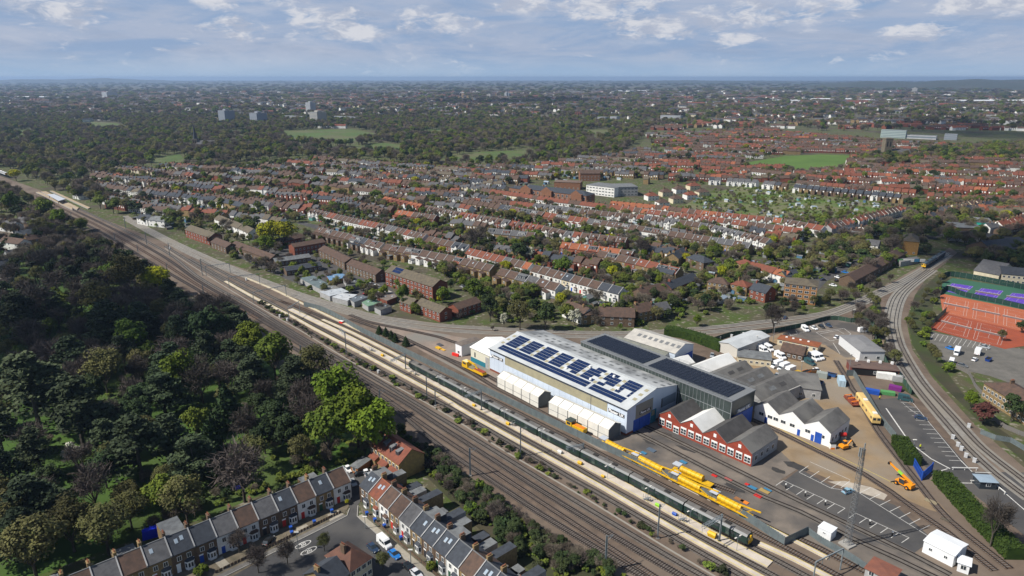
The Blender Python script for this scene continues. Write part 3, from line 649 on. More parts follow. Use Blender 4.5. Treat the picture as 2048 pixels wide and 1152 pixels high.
#park woodland left of the railway
special=[('yellow',312,557,27,'bright yellow-green tree standing alone beside the main line',1.1),('lime',498,680,36,'vivid green spreading tree at the park edge, beside the olive dome tree',1.0),('green',545,700,40,'olive green domed tree leaning over the railway verge',1.0),('bud',630,725,40,'olive budding tree between the cedar and the tall green group',1.0),('lime',672,778,52,'tall olive-lime tree at the back of the group beside the main line',.95),('lime',712,822,55,'bright lime tree in the middle of the tall group beside the main line',.95),('lime',748,850,50,'bright lime tree at the railway end of the tall group above the dormer house',.95),('green',655,850,48,'leafy green tree under the tall lime group, left of the dormer house',.95),('bud',602,892,28,'small brownish budding tree on the lawn left of the dormer house',.9),('lime',356,740,34,'lime green tree with hanging sprays beside a bare olive tree',.85),('lime',335,775,20,'small lime green tree below the hanging lime tree in the park',1.0),('green',264,665,34,'round mid-green tree alone among dark cedars',1.1),('bud',205,735,40,'olive round-topped budding tree in the dark centre of the park',1.1),('bud',367,992,42,'large round olive budding tree behind the blue tarpaulin terrace',1.0),('bud',330,955,26,'smaller brown budding tree behind the large round olive one',1.0),('bare',480,930,58,'big purple-grey bare tree behind the white-fronted terrace',1.1),('conifer',418,880,34,'tall feathery green conifer left of the purple-grey bare tree',1.4),('conifer',450,800,30,'feathery dark green conifer behind the taller feathery one',1.4),('cedar',592,750,42,'dark layered cedar with green plates beside the lime group',1.0),('cedar',505,745,40,'dark layered cedar below the olive domed tree',1.0),('cedar',270,880,62,'huge dark spreading cedar in the middle of the park',1.1),('cedar',60,770,70,'very dark broad cedar at the left edge of the park',1.1),('cedar',150,810,60,'dark brown-green cedar left of the huge spreading cedar',1.1),('cedar',215,640,42,'dark flat-topped cedar behind the round mid-green tree',1.1),('cedar',30,620,40,'dark cedar under the far left terrace of houses',1.2),('cedar',60,1000,56,'grey-green cedar in the bottom left of the park',1.2),('dark',205,930,30,'nearly black round evergreen beside a sunny lawn',1.0),('dark',420,650,40,'nearly black evergreen beside the verge above the vivid green tree',1.0),('cedar',640,770,30,'small dark cedar tucked before the tall lime group',1.0),('dark',575,860,32,'dark evergreen at the lawn edge below the layered cedar',1.0),('bud',205,1045,50,'wide olive budding tree above the blue slate roof terrace',1.15),('bud',55,1080,56,'olive green budding tree in the bottom left corner',1.1),('bud',135,1040,46,'olive budding tree next to the wide one above the terrace',1.1),('bud',255,1010,36,'olive budding tree on the lawn above the blue tarpaulin',1.1),('bud',10,1020,44,'olive budding tree at the left edge above the corner terrace',1.1),('blossom',145,905,18,'pale grey-green blossom tree by the black round evergreen',1.0),('bare',60,600,36,'bare grey tree standing over a bright lawn near the left edge',1.0),('bud',190,590,34,'olive budding tree left of the bright yellow-green tree',1.1),('bud',250,545,38,'wide olive budding tree just left of the bright yellow-green tree',1.1),('yellow',537,463,26,'yellow-green tree crown standing above brick estate blocks',1.15),('yellow',565,463,26,'yellow-green tree crown beside its taller twin by the estate',1.15),('lime',533,488,18,'small round lime tree at the end of the brick estate block',1.0),('yellow',30,348,10,'small yellow-green tree above the silver train',1.2),('green',22,400,14,'conical green tree left of the station platforms',.8),('green',88,410,16,'rounded olive tree in front of the station platform',1.1),('lime',115,432,14,'lime green tree between the station and the bare cutting',1.0),('green',885,587,16,'rounded olive-green tree at the end of the flats with solar panels',1.0),('green',805,582,17,'brown-green tree in front of the flats with solar panels',1.0),('green',953,575,24,'broad leafy tree beside the estate turning circle',1.0),('dark',980,608,20,'nearly black conifer behind the curve, left of the pale green one',.8),('dark',1091,625,20,'black evergreen tree behind the white-topped shed',.8),('bud',1040,620,26,'loose pale green tree between two black evergreens',.9),('blossom',1150,631,15,'white blossom tree in front of the yellow brick house',1.0),('blossom',1008,637,9,'slim white blossom tree beside the railway curve',.7),('bud',1020,430,15,'olive tree crown among gabled white houses',1.1),('dark',1038,500,20,'dark olive evergreen behind the white-fronted terrace',1.1),('blossom',1057,505,14,'white blossom tree next to the dark olive evergreen',1.0),('green',1125,530,22,'broad green tree among back gardens of the red brick houses',1.2),('green',1180,457,10,'small bright green tree in front of the brown terrace',1.0),('bare',955,470,26,'bare brown tree among back gardens behind the white terrace',1.1),('bare',1285,490,18,'bare tree beside the grey-roofed yellow houses',1.0),('dark',1410,600,14,'dark green tree in the back garden below the semi-detached houses',1.0),('lime',1395,638,10,'small bright lime bush tree next to the railway curve',1.0),('green',1275,580,10,'rounded green tree behind the white end terrace house',1.1),('bare',1550,630,20,'tall bare grey tree standing by the curve above the vans',.8),('purple',1970,822,18,'dark copper shrub tree behind the yellow terrace',1.1),('lime',1945,797,14,'yellow-green bush tree in the yellow terrace gardens',1.0),('dark',2030,810,18,'dark green conifer at the end of the yellow terrace',.9),('dark',2046,650,10,'dark evergreen at the corner of the clay tennis courts',1.1),('bud',2005,668,8,'thin bare tree in front of the clay tennis courts',1.0),('bare',1995,1030,24,'pollarded bare tree standing in the long hedge',.6),('green',1240,652,6,'small lime sapling behind the solar roof shed',1.0),('bare',475,1078,20,'reddish bare street tree before the slate house with rear loft',1.0),('bare',513,1113,24,'bare street tree on the pavement below the reddish bare one',1.0),('bare',572,1098,22,'bare street tree beside the painted road ovals',1.0),('bud',647,1080,15,'thin pale green street tree above the painted road ovals',.9),('bud',765,1117,17,'pale budding street tree beside the brown corner house',1.0),('bush',861,1130,13,'round green street bush at the kerb of the right-hand terrace',1.0),('bush',402,1138,16,'bright green front garden bush at the bottom left terrace',1.0),('yellow',694,1003,5,'small yellow shrub at the turning-head end house',1.0),('bare',985,655,5,'tiny purple sapling beside the curve before the white annex',1.0),]
for k,cx,cy,r,lab,wd in special:
 o=plant_px(k,cx,cy,r,lab,None,wd)
 USED.append((o.location.x,o.location.y,o.scale.x*4.2))
lawns=[[(350,835),(400,820),(420,860),(370,890),(310,870)],[(130,1000),(215,955),(260,975),(230,1010),(150,1025)],[(250,1040),(320,1010),(330,1040),(270,1070)],[(490,850),(545,840),(550,890),(510,895)],[(530,930),(600,920),(690,900),(680,935),(560,965)],[(165,880),(205,880),(200,905),(160,900)],[(75,690),(160,680),(165,710),(80,720)],[(300,690),(345,690),(345,720),(300,715)],[(270,940),(320,915),(330,950),(280,965)],[(60,575),(110,575),(110,600),(55,600)],[(170,545),(200,545),(200,560),(170,560)]]
PARK=[(0,575),(90,545),(200,535),(290,560),(440,650),(560,740),(690,860),(700,905),(560,960),(400,1030),(250,1075),(0,1150)]
PL={'bare':'bare grey-brown tree in the dark park woodland left of the main line','cedar':'dark layered cedar in the park woodland left of the main line','dark':'dark rounded evergreen in the park woodland left of the main line','bud':'olive budding tree in the park woodland left of the main line','conifer':'dark pointed conifer in the park woodland left of the main line','green':'leafy green tree in the park woodland left of the main line','bush':'low green bush in the park left of the main line','barebush':'leafless brown bush on the bank beside the main line'}
NPARK=scatter(PARK,8.4,[('bare',36),('cedar',18),('dark',14),('bud',18),('conifer',6),('green',9)],{'bare':(12,17),'cedar':(14,19),'dark':(10,15),'bud':(10,14),'conifer':(12,17),'green':(10,14)},PL,'park woodland',205,lawns)
VL={'bare':'bare brown tree on the bank above the main line, towards the station','bud':'budding tree on the bank above the main line, towards the station','barebush':'leafless bush on the bank above the main line'}
scatter([(150,470),(215,490),(320,560),(430,640),(400,640),(260,560),(120,520)],8.5,[('bare',6),('bud',3),('barebush',3)],{'bare':(7,10),'bud':(6,9),'barebush':(3,4)},VL,'railway bank',40)
BL={'bramble':'tangled bramble bush on the bank behind the slate-roofed terrace','barebush':'leafless bush on the bank behind the slate-roofed terrace','bush':'green bush on the bank behind the slate-roofed terrace','darkbush':'dark evergreen bush on the bank behind the slate-roofed terrace','bare':'small bare tree on the bank behind the slate-roofed terrace'}
scatter([(790,850),(900,935),(1075,1060),(1230,1150),(1080,1150),(960,1050),(850,945),(800,890)],4.6,[('bramble',5),('barebush',3),('bush',2),('darkbush',2),('bare',1)],{'bramble':(2,3.4),'barebush':(2.5,4),'bush':(2,3.2),'darkbush':(2.5,4),'bare':(5,7)},BL,'garden bank',60)
pts=smooth_line([(520,608),(600,655),(700,714),(800,772),(880,816),(1000,890),(1110,955),(1190,1000),(1260,1040),(1360,1100),(1440,1150)],0,4.2)
pts_strip=pts
for i,p in enumerate(pts):
 if R.random()<.35:
  k=R.choice(['bramble','bramble','barebush','bush','darkbush'])
  plant(k,p.x+R.uniform(-.7,.7),p.y+R.uniform(-.7,.7),R.uniform(1.2,2.4),{'bramble':'bramble clump in the narrow strip between main line and siding','barebush':'leafless bush in the narrow strip between main line and siding','bush':'small green bush in the narrow strip between main line and siding','darkbush':'small dark bush in the narrow strip between main line and siding'}[k],'track-side '+CATN[k][0].replace('_',' '),1.0)
CL={'bush':'green bush along the outer edge of the railway curve','bare':'bare tree along the outer edge of the railway curve','dark':'dark evergreen along the outer edge of the railway curve','bud':'olive tree along the outer edge of the railway curve','barebush':'leafless bush along the outer edge of the railway curve'}
scatter([(300,445),(420,490),(520,545),(620,585),(760,622),(900,640),(1080,648),(1250,652),(1400,640),(1400,625),(1250,630),(1080,630),(900,620),(760,600),(640,570),(540,530),(430,478),(320,435)],7,[('bush',6),('bare',3),('dark',1),('bud',3),('barebush',3)],{'bush':(2.5,4.5),'bare':(6,9),'dark':(5,8),'bud':(5,8),'barebush':(3,4)},CL,'curve-side',60)
scatter([(1700,650),(1745,600),(1765,640),(1770,680),(1795,740),(1760,700)],5,[('bare',3),('bud',4),('bush',3)],{'bare':(6,9),'bud':(5,8),'bush':(2.5,4)},{'bare':'bare tree in the triangle between the two curves','bud':'olive tree in the triangle between the two curves','bush':'green bush in the triangle between the two curves'},'triangle',24)
scatter([(1815,640),(1850,590),(1885,560),(1875,600),(1855,680),(1900,745),(1850,720),(1825,690)],5,[('bud',4),('bush',3),('bare',2)],{'bare':(5,7),'bud':(4,7),'bush':(2.5,4)},{'bare':'bare tree between the curving tracks and the tennis courts','bud':'olive tree between the curving tracks and the tennis courts','bush':'green bush between the curving tracks and the tennis courts'},'tennis-side',26)
scatter([(1520,620),(1640,600),(1720,580),(1800,560),(1720,604),(1640,622),(1540,638)],6,[('bud',3),('dark',1),('bush',3),('bare',2)],{'bare':(6,9),'bud':(5,8),'dark':(5,8),'bush':(2.5,4)},{'bare':'bare tree between the brick flats and the curve','bud':'olive tree between the brick flats and the curve','dark':'dark evergreen between the brick flats and the curve','bush':'green bush between the brick flats and the curve'},'flats-side',24)
for i,(x,y)in enumerate([(759,668),(772,672),(783,678),(791,684),(812,692)]):
 p=G(x,y);plant('conifer',p.x,p.y,4.6+.4*(i==4),'dark young fir in the row beside the steel fence, '+ordn(i)+' from the left','young firs beside the fence',1.5)
#houses
WN={'white-rendered':WHITE,'cream':CREAM,'yellow-brick':STOCK,'red-brick':REDBR,'brown-brick':BROWNBR,'pink-painted':PINK,'grey':GREYR}
RN={'brown':R_BROWN,'red':R_RED,'orange':R_ORANGE,'grey':R_GREY,'slate':R_SLATE,'mossy':R_MOSS}
HC={}
def cached(key,fn):
 if key not in HC:HC[key]=fn()
 return HC[key]
def win_mesh(w=1.1,h=1.4):
 def f():
  mb=MB();t=.09
  mb.box(-w/2,w/2,-.06,0,0,h,FRAME)
  for a,b in((-w/2+t,-.03),(.03,w/2-t)):
   mb.poly([(a,-.065,t),(b,-.065,t),(b,-.065,h-t),(a,-.065,h-t)],GLASS)
  return mb.data('window')
 return cached(('win',w,h),f)
def door_mesh(m=None):
 m=m or BLUEP
 def f():
  mb=MB();mb.box(-.48,.48,-.05,0,0,2.1,m);mb.box(-.55,.55,-.03,0,2.1,2.5,FRAME);return mb.data('door')
 return cached(('door',m.name),f)
EAVE,RIDGE,DEPTH=5.6,8.5,8.6
def walls_mesh(style,w,wall):
 def f():
  mb=MB();h=w/2
  back=BROWNBR if wall is not WHITE else STOCK
  mb.gable_walls(-h,h,0,DEPTH,0,EAVE,RIDGE,wall)
  mb.box(-h-.12,-h+.12,-.1,.05,0,EAVE+.1,wall)
  if style in('rear','rearlow'):
   e=4.9 if style=='rear' else 2.7
   mb.hexa([(-h+.2,-3.6,0),(.1,-3.6,0),(.1,0,0),(-h+.2,0,0)],[(-h+.2,-3.6,e),(.1,-3.6,e-.9),(.1,0,e-.9),(-h+.2,0,e)],wall)
  if style=='front':
   mb.box(h*.1,h-.5,-.05,0,2.75,2.95,FRAME)
  mb.box(-h+.5,h-.4,DEPTH,DEPTH+3.2,0,2.8,back,FELT)
  return mb.data('walls')
 return cached(('walls',style,w,wall.name),f)
def roof_mesh(style,w,roof):
 def f():
  mb=MB();h=w/2
  mb.gable_roof(-h,h,0,DEPTH,EAVE,RIDGE,roof,o=.3,ox=0)
  mb.box(-h,h,DEPTH/2-.12,DEPTH/2+.12,RIDGE+.12,RIDGE+.28,POT if roof in(R_RED,R_ORANGE)else LEAD)
  mb.hexa([(h-.14,-.3,EAVE-.2),(h+.14,-.3,EAVE-.2),(h+.14,DEPTH/2,RIDGE),(h-.14,DEPTH/2,RIDGE)],[(h-.14,-.3,EAVE+.3),(h+.14,-.3,EAVE+.3),(h+.14,DEPTH/2,RIDGE+.5),(h-.14,DEPTH/2,RIDGE+.5)],GREYR)
  if style=='gabled':
   a=h-.25;c=.15;z=EAVE+1.9
   m=(c+a)/2
   for p,q in((c-.2,m),(m,a+.2)):
    z0,z1=(EAVE-.15,z)if p<m-.5 else(z,EAVE-.15)
    mb.hexa([(p,-.9,z0),(q,-.9,z1),(q,3.2,z1),(p,3.2,z0)],[(p,-.9,z0+.16),(q,-.9,z1+.16),(q,3.2,z1+.16),(p,3.2,z0+.16)],roof,bottom=True)
  if style=='rear':
   mb.hexa([(-h+.1,-3.8,4.95),(.25,-3.8,3.95),(.25,.3,3.95),(-h+.1,.3,4.95)],[(-h+.1,-3.8,5.1),(.25,-3.8,4.1),(.25,.3,4.1),(-h+.1,.3,5.1)],roof)
  if style=='rearlow':
   mb.box(-h+.1,.25,-3.7,0,2.72,2.85,FELT)
  return mb.data('roof')
 return cached(('roof',style,w,roof.name),f)
def chimney_mesh(wall):
 def f():
  mb=MB();b=BROWNBR if wall in(WHITE,GREYR,CREAM)else wall
  mb.box(-.35,.35,-.75,.75,-1.2,1.3,b);mb.box(-.42,.42,-.82,.82,1.15,1.3,b)
  for y in(-.5,-.17,.17,.5):mb.tube((0,y,1.3),(0,y,1.75),.11,POT,5)
  return mb.data('chimney')
 return cached(('chim',wall.name),f)
def bay_mesh(two,wall,roof):
 def f():
  mb=MB();z1=5.5 if two else 2.6
  P=[(-1.2,0),(-.75,-.8),(.75,-.8),(1.2,0)]
  mb.hexa([(*p,0)for p in P],[(*p,z1)for p in P],wall)
  for z in((.75,3.45)if two else(.75,)):
   for(a,b)in((0,1),(1,2),(2,3)):
    p,q=Vector((*P[a],0)),Vector((*P[b],0));n=Vector((q.y-p.y,p.x-q.x,0)).normalized()*.03
    for i,(s,t)in enumerate(((.06,.47),(.53,.94))if a==1 else((.12,.88),)):
     c,d=p.lerp(q,s)+n,p.lerp(q,t)+n
     mb.poly([(c.x-0,c.y,z),(d.x,d.y,z),(d.x,d.y,z+1.45),(c.x,c.y,z+1.45)],FRAME)
     c2,d2=c.lerp(d,.12)+n*.5,c.lerp(d,.88)+n*.5
     mb.poly([(c2.x,c2.y,z+.12),(d2.x,d2.y,z+.12),(d2.x,d2.y,z+1.33),(c2.x,c2.y,z+1.33)],GLASS)
  if two:
   mb.poly([(-1.2,-.8,5.5),(1.2,-.8,5.5),(0,-.8,7.3)],wall);mb.poly([(-1.2,-.8,5.5),(1.2,-.8,5.5),(.75,-.8,5.2),(-.75,-.8,5.2)][::-1],wall)
  else:
   T=[(-1.35,.0,2.6),(-.85,-.95,2.6),(.85,-.95,2.6),(1.35,0,2.6)]
   for i in range(3):mb.poly([T[i],T[i+1],(T[i+1][0]*.6,0,3.15),(T[i][0]*.6,0,3.15)],roof)
  return mb.data('bay_window')
 return cached(('bay',two,wall.name,roof.name),f)
def dormer_mesh(w,m):
 def f():
  mb=MB();mb.box(-w/2,w/2,1.2,4.2,EAVE+.7,RIDGE-.1,m,FELT)
  for x in(-w/4,w/4):mb.poly([(x-.6,1.17,EAVE+1.1),(x+.6,1.17,EAVE+1.1),(x+.6,1.17,EAVE+2.2),(x-.6,1.17,EAVE+2.2)],FRAME);mb.poly([(x-.5,1.15,EAVE+1.2),(x+.5,1.15,EAVE+1.2),(x+.5,1.15,EAVE+2.1),(x-.5,1.15,EAVE+2.1)],GLASS)
  return mb.data('dormer')
 return cached(('dorm',w,m.name),f)
SKYL=mat('skylight_glass',(.30,.36,.42),rough=.1,spec=.8)
def skylight_mesh():
 def f():
  mb=MB();k=(RIDGE-EAVE)/(DEPTH/2);y=2.0
  mb.hexa([(-.4,y,EAVE+k*y+.2),(.4,y,EAVE+k*y+.2),(.4,y+1,EAVE+k*(y+1)+.2),(-.4,y+1,EAVE+k*(y+1)+.2)],[(-.4,y,EAVE+k*y+.32),(.4,y,EAVE+k*y+.32),(.4,y+1,EAVE+k*(y+1)+.32),(-.4,y+1,EAVE+k*(y+1)+.32)],FRAME,SKYL)
  return mb.data('skylight')
 return cached('skyl',f)
DOORS=[BLUEP,mat('dark_door',(.03,.03,.035)),REDP,mat('green_door',(.03,.09,.05)),FRAME]
def terraced(M,style,w,wall,roof,label,group,extras=(),detail=True):
 W_,R_=WN[wall],RN[roof]
 o=obj('terraced_house',walls_mesh(style,w,W_));o.matrix_world=M
 tag(o,label,'house',group)
 r=obj('roof',roof_mesh(style,w,R_),o)
 obj('chimney',chimney_mesh(W_),r,(-w/2,DEPTH/2+.9,RIDGE))
 if 'dormer' in extras:obj('dormer',dormer_mesh(w*.8,R.choice([R_SLATE,R_RED,GREYR])),r)
 if 'sky' in extras:obj('skylight',skylight_mesh(),r,(R.choice([-1,0,.8]),0,0))
 if 'sky2' in extras:obj('skylight',skylight_mesh(),r,(-.7,0,0));obj('skylight',skylight_mesh(),r,(.7,.3,.2))
 if style=='front':
  obj('bay_window',bay_mesh(False,W_ if W_ is WHITE else FRAME,R_),o,(w*.2,0,0))
  obj('window',win_mesh(),o,(-w*.2,0,3.3));obj('window',win_mesh(),o,(w*.22,0,3.3))
  obj('door',door_mesh(R.choice(DOORS)),o,(-w*.28,0,.1))
 elif style=='gabled':
  obj('bay_window',bay_mesh(True,W_,R_),o,((w/2-.05)/2+.1,0,0))
  obj('window',win_mesh(.9),o,(-w*.25,0,3.3));obj('door',door_mesh(R.choice(DOORS)),o,(-w*.28,0,.1))
 else:
  obj('window',win_mesh(.9),o,(w*.28,0,3.3));obj('window',win_mesh(1.5,2.0),o,(w*.28,0,.3))
  obj('window',win_mesh(.9,1.2),o,(-w*.22,-3.6,2.7 if style=='rear' else .9))
 return o
def house_merged(style,wall,roof,w=5.6):
 def f():
  W_,R_=WN[wall],RN[roof]
  mb=MB();h=w/2
  mb.gable_walls(-h,h,0,DEPTH,0,EAVE,RIDGE,W_)
  mb.gable_roof(-h,h,0,DEPTH,EAVE,RIDGE,R_,ox=.05)
  for x in(-w*.22,w*.22):
   for z in(.9,3.3):
    mb.poly([(x-.6,-.04,z),(x+.6,-.04,z),(x+.6,-.04,z+1.4),(x-.6,-.04,z+1.4)],GLASS if z<2 or W_ is WHITE else FRAME)
  if style=='gabled':
   mb.box(.1,h-.2,-.8,0,0,5.4,W_);mb.poly([(.1,-.8,5.4),(h-.2,-.8,5.4),(h/2,-.8,7.2)],W_)
   m=h/2
   mb.poly([(0,-.9,5.3),(m,-.9,7.4),(m,3.2,7.4),(0,3.2,5.3)][::-1],R_);mb.poly([(m,-.9,7.4),(h-.1,-.9,5.3),(h-.1,3.2,5.3),(m,3.2,7.4)][::-1],R_)
  if style=='rear':mb.box(-h+.2,.1,-3.4,0,0,4.6,W_,R_)
  mb.box(-h-.3,-h+.4,DEPTH/2-.7,DEPTH/2+.7,RIDGE-1,RIDGE+1.4,BROWNBR,POT)
  return mb.data('house')
 return cached(('merged',style,wall,roof,w),f)
FARH={}
SPECS=[]
ROWLINES=[]
def row(pix,w,styles,walls,roofs,desc,group,gap=.0,ext=.12):
 P=[G(*p).to_2d()for p in pix];ROWLINES.append(P)
 walls=[(k,v)for k,v in walls.items()];roofs=[(k,v)for k,v in roofs.items()];styles=[(k,v)for k,v in styles.items()]
 n=0;prev=None
 for i in range(len(P)-1):
  d=P[i+1]-P[i];k=max(1,int(d.length/w));a=math.atan2(d.y,d.x)
  for j in range(k):
   if R.random()<gap:continue
   c=P[i]+d*((j+.5)/k)
   ww=R.choices([x for x,_ in walls],[x for _,x in walls])[0];rr=R.choices([x for x,_ in roofs],[x for _,x in roofs])[0]
   st=R.choices([x for x,_ in styles],[x for _,x in styles])[0]
   if prev and R.random()<.45:ww,rr,st=prev
   prev=(ww,rr,st)
   ex=[]
   if R.random()<.2:ex.append('sky')
   if st.startswith('rear')and R.random()<ext:ex=['dormer']
   SPECS.append(dict(x=c.x,y=c.y,a=a,w=w,sx=d.length/k/w,st=st,wall=ww,roof=rr,ex=ex,n=n,desc=desc,group=group));n+=1
row([(616,437),(700,458),(770,473),(845,493)],5.4,{'front':3,'gabled':1},{'white-rendered':7,'cream':1,'pink-painted':1},{'brown':6,'grey':2,'red':1.5},'the long white terrace above the estate','houses of the long white terrace')
row([(850,497),(930,516)],6,{'front':3,'gabled':1},{'white-rendered':3,'red-brick':2,'yellow-brick':1},{'brown':3,'slate':2},'the short joining terrace','houses of the joining terrace')
row([(930,523),(1056,556)],5.6,{'front':1},{'white-rendered':6,'pink-painted':.8},{'grey':3,'red':3,'orange':1.5,'brown':2},'the near white terrace left half','houses of the near white terrace')
row([(1061,559),(1156,586),(1236,608)],5.8,{'front':1},{'white-rendered':6,'cream':1,'pink-painted':1},{'brown':5,'slate':1,'orange':.6,'grey':1.2},'the near white terrace right half','houses of the near white terrace')
row([(630,477),(690,492),(760,512)],6,{'rear':4,'rearlow':2},{'white-rendered':3,'brown-brick':3,'red-brick':1},{'brown':5,'grey':2,'slate':1},'the rear-facing terrace above the estate','houses of the rear-facing terrace',ext=.3)
row([(765,514),(838,527),(905,541),(979,560)],6,{'rear':4,'rearlow':2},{'yellow-brick':4,'brown-brick':3,'red-brick':1.5,'white-rendered':1},{'brown':5,'red':1.5,'grey':1},'the rear-facing terrace behind the flats','houses of the rear-facing terrace',ext=.35)
row([(992,566),(1050,582),(1110,600)],6,{'rear':3,'rearlow':2},{'white-rendered':3,'yellow-brick':3,'brown-brick':1},{'brown':4,'grey':2,'slate':1},'the rear-facing terrace nearest the curve','houses of the rear-facing terrace',ext=.35)
row([(763,411),(838,428)],6.2,{'gabled':1},{'red-brick':5,'white-rendered':1.5},{'orange':3,'red':3},'the red gabled terrace','houses of the gabled terraces')
row([(845,430),(893,441),(977,456),(1015,463)],6.2,{'gabled':1},{'white-rendered':6,'red-brick':1},{'brown':4,'grey':2,'red':1},'the white gabled terrace','houses of the gabled terraces')
row([(1018,464),(1082,475),(1126,486),(1249,501)],6.4,{'gabled':1},{'white-rendered':4,'pink-painted':1.6,'red-brick':1.5},{'brown':4,'red':2,'grey':1.5},'the pink and white gabled terrace','houses of the gabled terraces')
row([(790,441),(868,452)],6,{'rear':3,'rearlow':1},{'red-brick':4,'yellow-brick':2},{'orange':2,'brown':3,'red':2},'the red brick rear row','houses of the back rows')
row([(973,480),(1066,490)],6.2,{'rear':3,'rearlow':1},{'yellow-brick':5,'white-rendered':1},{'brown':3,'grey':2},'the yellow brick rear row','houses of the back rows',ext=.4)
row([(1119,510),(1212,522),(1260,530)],6.4,{'rear':4,'gabled':2},{'red-brick':6,'yellow-brick':1},{'orange':3,'red':3,'brown':2},'the orange brick row below the gabled terrace','houses of the back rows')
row([(1190,528),(1250,541),(1310,556),(1350,566)],6.6,{'rear':4,'rearlow':1},{'yellow-brick':5,'red-brick':1,'white-rendered':1},{'brown':3,'red':2,'slate':1.5},'the yellow brick side-street row','houses of the back rows',ext=.3)
row([(923,417),(986,427),(1082,445)],6,{'rear':3,'rearlow':1},{'yellow-brick':3,'brown-brick':3},{'brown':4,'grey':2,'slate':1},'the brown brick row with flat dormers','houses of the brown back terraces',ext=.5)
row([(1085,446),(1212,465),(1316,482)],6,{'rear':3,'rearlow':1},{'brown-brick':3,'yellow-brick':2,'white-rendered':1.4},{'brown':4,'grey':2,'red':1},'the brown row past the bare tree','houses of the brown back terraces',ext=.3)
row([(1318,483),(1400,496),(1495,512)],6,{'rear':2,'front':2},{'brown-brick':3,'yellow-brick':3,'white-rendered':1},{'grey':4,'brown':3,'slate':1},'the brown terrace near the villa','houses of the brown back terraces')
row([(900,411),(1030,422),(1158,438)],6,{'gabled':3,'front':1},{'white-rendered':6,'grey':1,'yellow-brick':1},{'brown':4,'grey':3,'red':1},'the gabled row below the school','houses of the school-side rows')
row([(1160,439),(1300,454),(1410,470),(1530,502)],6,{'gabled':3,'front':1},{'white-rendered':4,'yellow-brick':2,'grey':1},{'brown':5,'grey':2,'red':1},'the middle gabled row','houses of the right-hand streets')
row([(960,393),(1113,416),(1278,437)],6,{'front':1},{'white-rendered':6,'cream':1},{'red':4,'brown':3},'the long white row under the brick school','houses of the school-side rows')
row([(1280,438),(1400,453),(1508,468),(1600,481)],6,{'front':2,'gabled':1},{'white-rendered':4,'yellow-brick':1},{'red':4,'orange':1,'brown':3},'the red-roofed white row','houses of the right-hand streets')
row([(1218,421),(1321,431),(1400,442),(1560,459),(1640,475)],6.2,{'gabled':2,'front':1},{'white-rendered':5,'cream':1},{'orange':3,'red':3,'brown':2},'the orange-roofed row by the allotments','houses of the right-hand streets')
row([(1662,472),(1716,456),(1760,444),(1810,430)],7,{'front':1,'gabled':1},{'white-rendered':3,'grey':2},{'red':4,'brown':3},'the straight road row','houses along the straight road',gap=.15)
row([(1560,382),(1650,391),(1740,400),(1830,410)],6.4,{'rear':1},{'yellow-brick':4,'white-rendered':1.2,'brown-brick':2},{'brown':3,'slate':3},'the yellow brick row above the allotments','houses above the allotments',gap=.1)
row([(1405,368),(1500,374),(1560,381)],6.4,{'rear':1},{'yellow-brick':2,'white-rendered':3},{'slate':3,'grey':3},'the slate row above the allotments','houses above the allotments',gap=.1)
for pix in([(1500,352),(1620,364),(1740,372)],[(1640,352),(1780,362),(1900,372),(2040,380)],[(1590,376),(1700,386),(1830,397)],[(1745,345),(1900,354),(2048,360)],[(1840,380),(1930,388),(2048,400)],[(1850,402),(1920,408),(2048,418)],[(1400,345),(1500,350),(1580,360)],[(1290,330),(1400,333),(1480,337)],[(1280,318),(1380,318),(1470,322)],[(1420,300),(1480,302)],[(1500,300),(1560,305)],[(1300,345),(1380,352)],[(1690,335),(1760,340)]):
 row(pix,6.2,{'front':1,'gabled':.3},{'red-brick':4,'white-rendered':2,'yellow-brick':1},{'red':4,'orange':.7,'brown':4},'the red terraces by the playing field','houses of the red terraces')
def M_at(c,a,z=0):return Matrix.Translation((c.x,c.y,z))@Matrix.Rotation(a,4,'Z')
P0,P1=G(704,995).to_2d(),G(424,1117).to_2d()
d=(P1-P0).normalized();a=math.atan2(-d.y,-d.x)
left_row=[('white-rendered','brown','front',[],'at the turning-head end'),('yellow-brick','slate','front',['sky'],'with one large square rooflight, next to the turning-head house'),('white-rendered','brown','front',[],'plain, right of the slate house with a small rooflight'),('brown-brick','slate','front',['sky'],'with one small rooflight, left of a plain white house'),('brown-brick','grey','front',[],'right of the white pair'),('white-rendered','brown','front',[],'right half of the white pair in mid terrace'),('white-rendered','grey','front',[],'left half of the white pair, pale patchy slates'),('brown-brick','slate','front',[],'behind the bare reddish street tree'),('brown-brick','slate','front',['sky2'],'with two narrow rooflights and a rear loft'),('yellow-brick','grey','front',['sky'],'with one white rooflight, below the loft house'),('yellow-brick','brown','front',[],'above a sunny pale drive'),('yellow-brick','grey','front',[],'just right of the blue tarpaulin'),('yellow-brick','brown','front',['sky'],'just left of the blue tarpaulin'),('brown-brick','brown','front',[],'with a shadowed chimney patch, beside the blue slate roof'),('brown-brick','slate','front',['sky2'],'with three rooflights in blue slate'),('yellow-brick','brown','front',[],'at the bottom left corner of the photo'),('yellow-brick','brown','front',[],'cut by the bottom left edge of the photo')]
WD=5.55
for i,(wl,rf,st,ex,wh)in enumerate(left_row):
 c=P0+d*(WD*(i+.5))
 o=terraced(M_at(c,a),st,WD,wl,rf,f'{wl} house under a {rf} roof, {wh}','terrace backing onto the park',ex)
 if i in(1,8,10,13):
  mb=MB();mb.box(-2.6,2.6,DEPTH*.55,DEPTH+4,0,RIDGE-.4 if i==8 else 5.2,STOCK,FELT);mb.build('rear_extension',o)
Q0,Q1=G(722,1003).to_2d(),G(872,1133).to_2d()
d=(Q1-Q0).normalized();a=math.atan2(d.y,d.x)
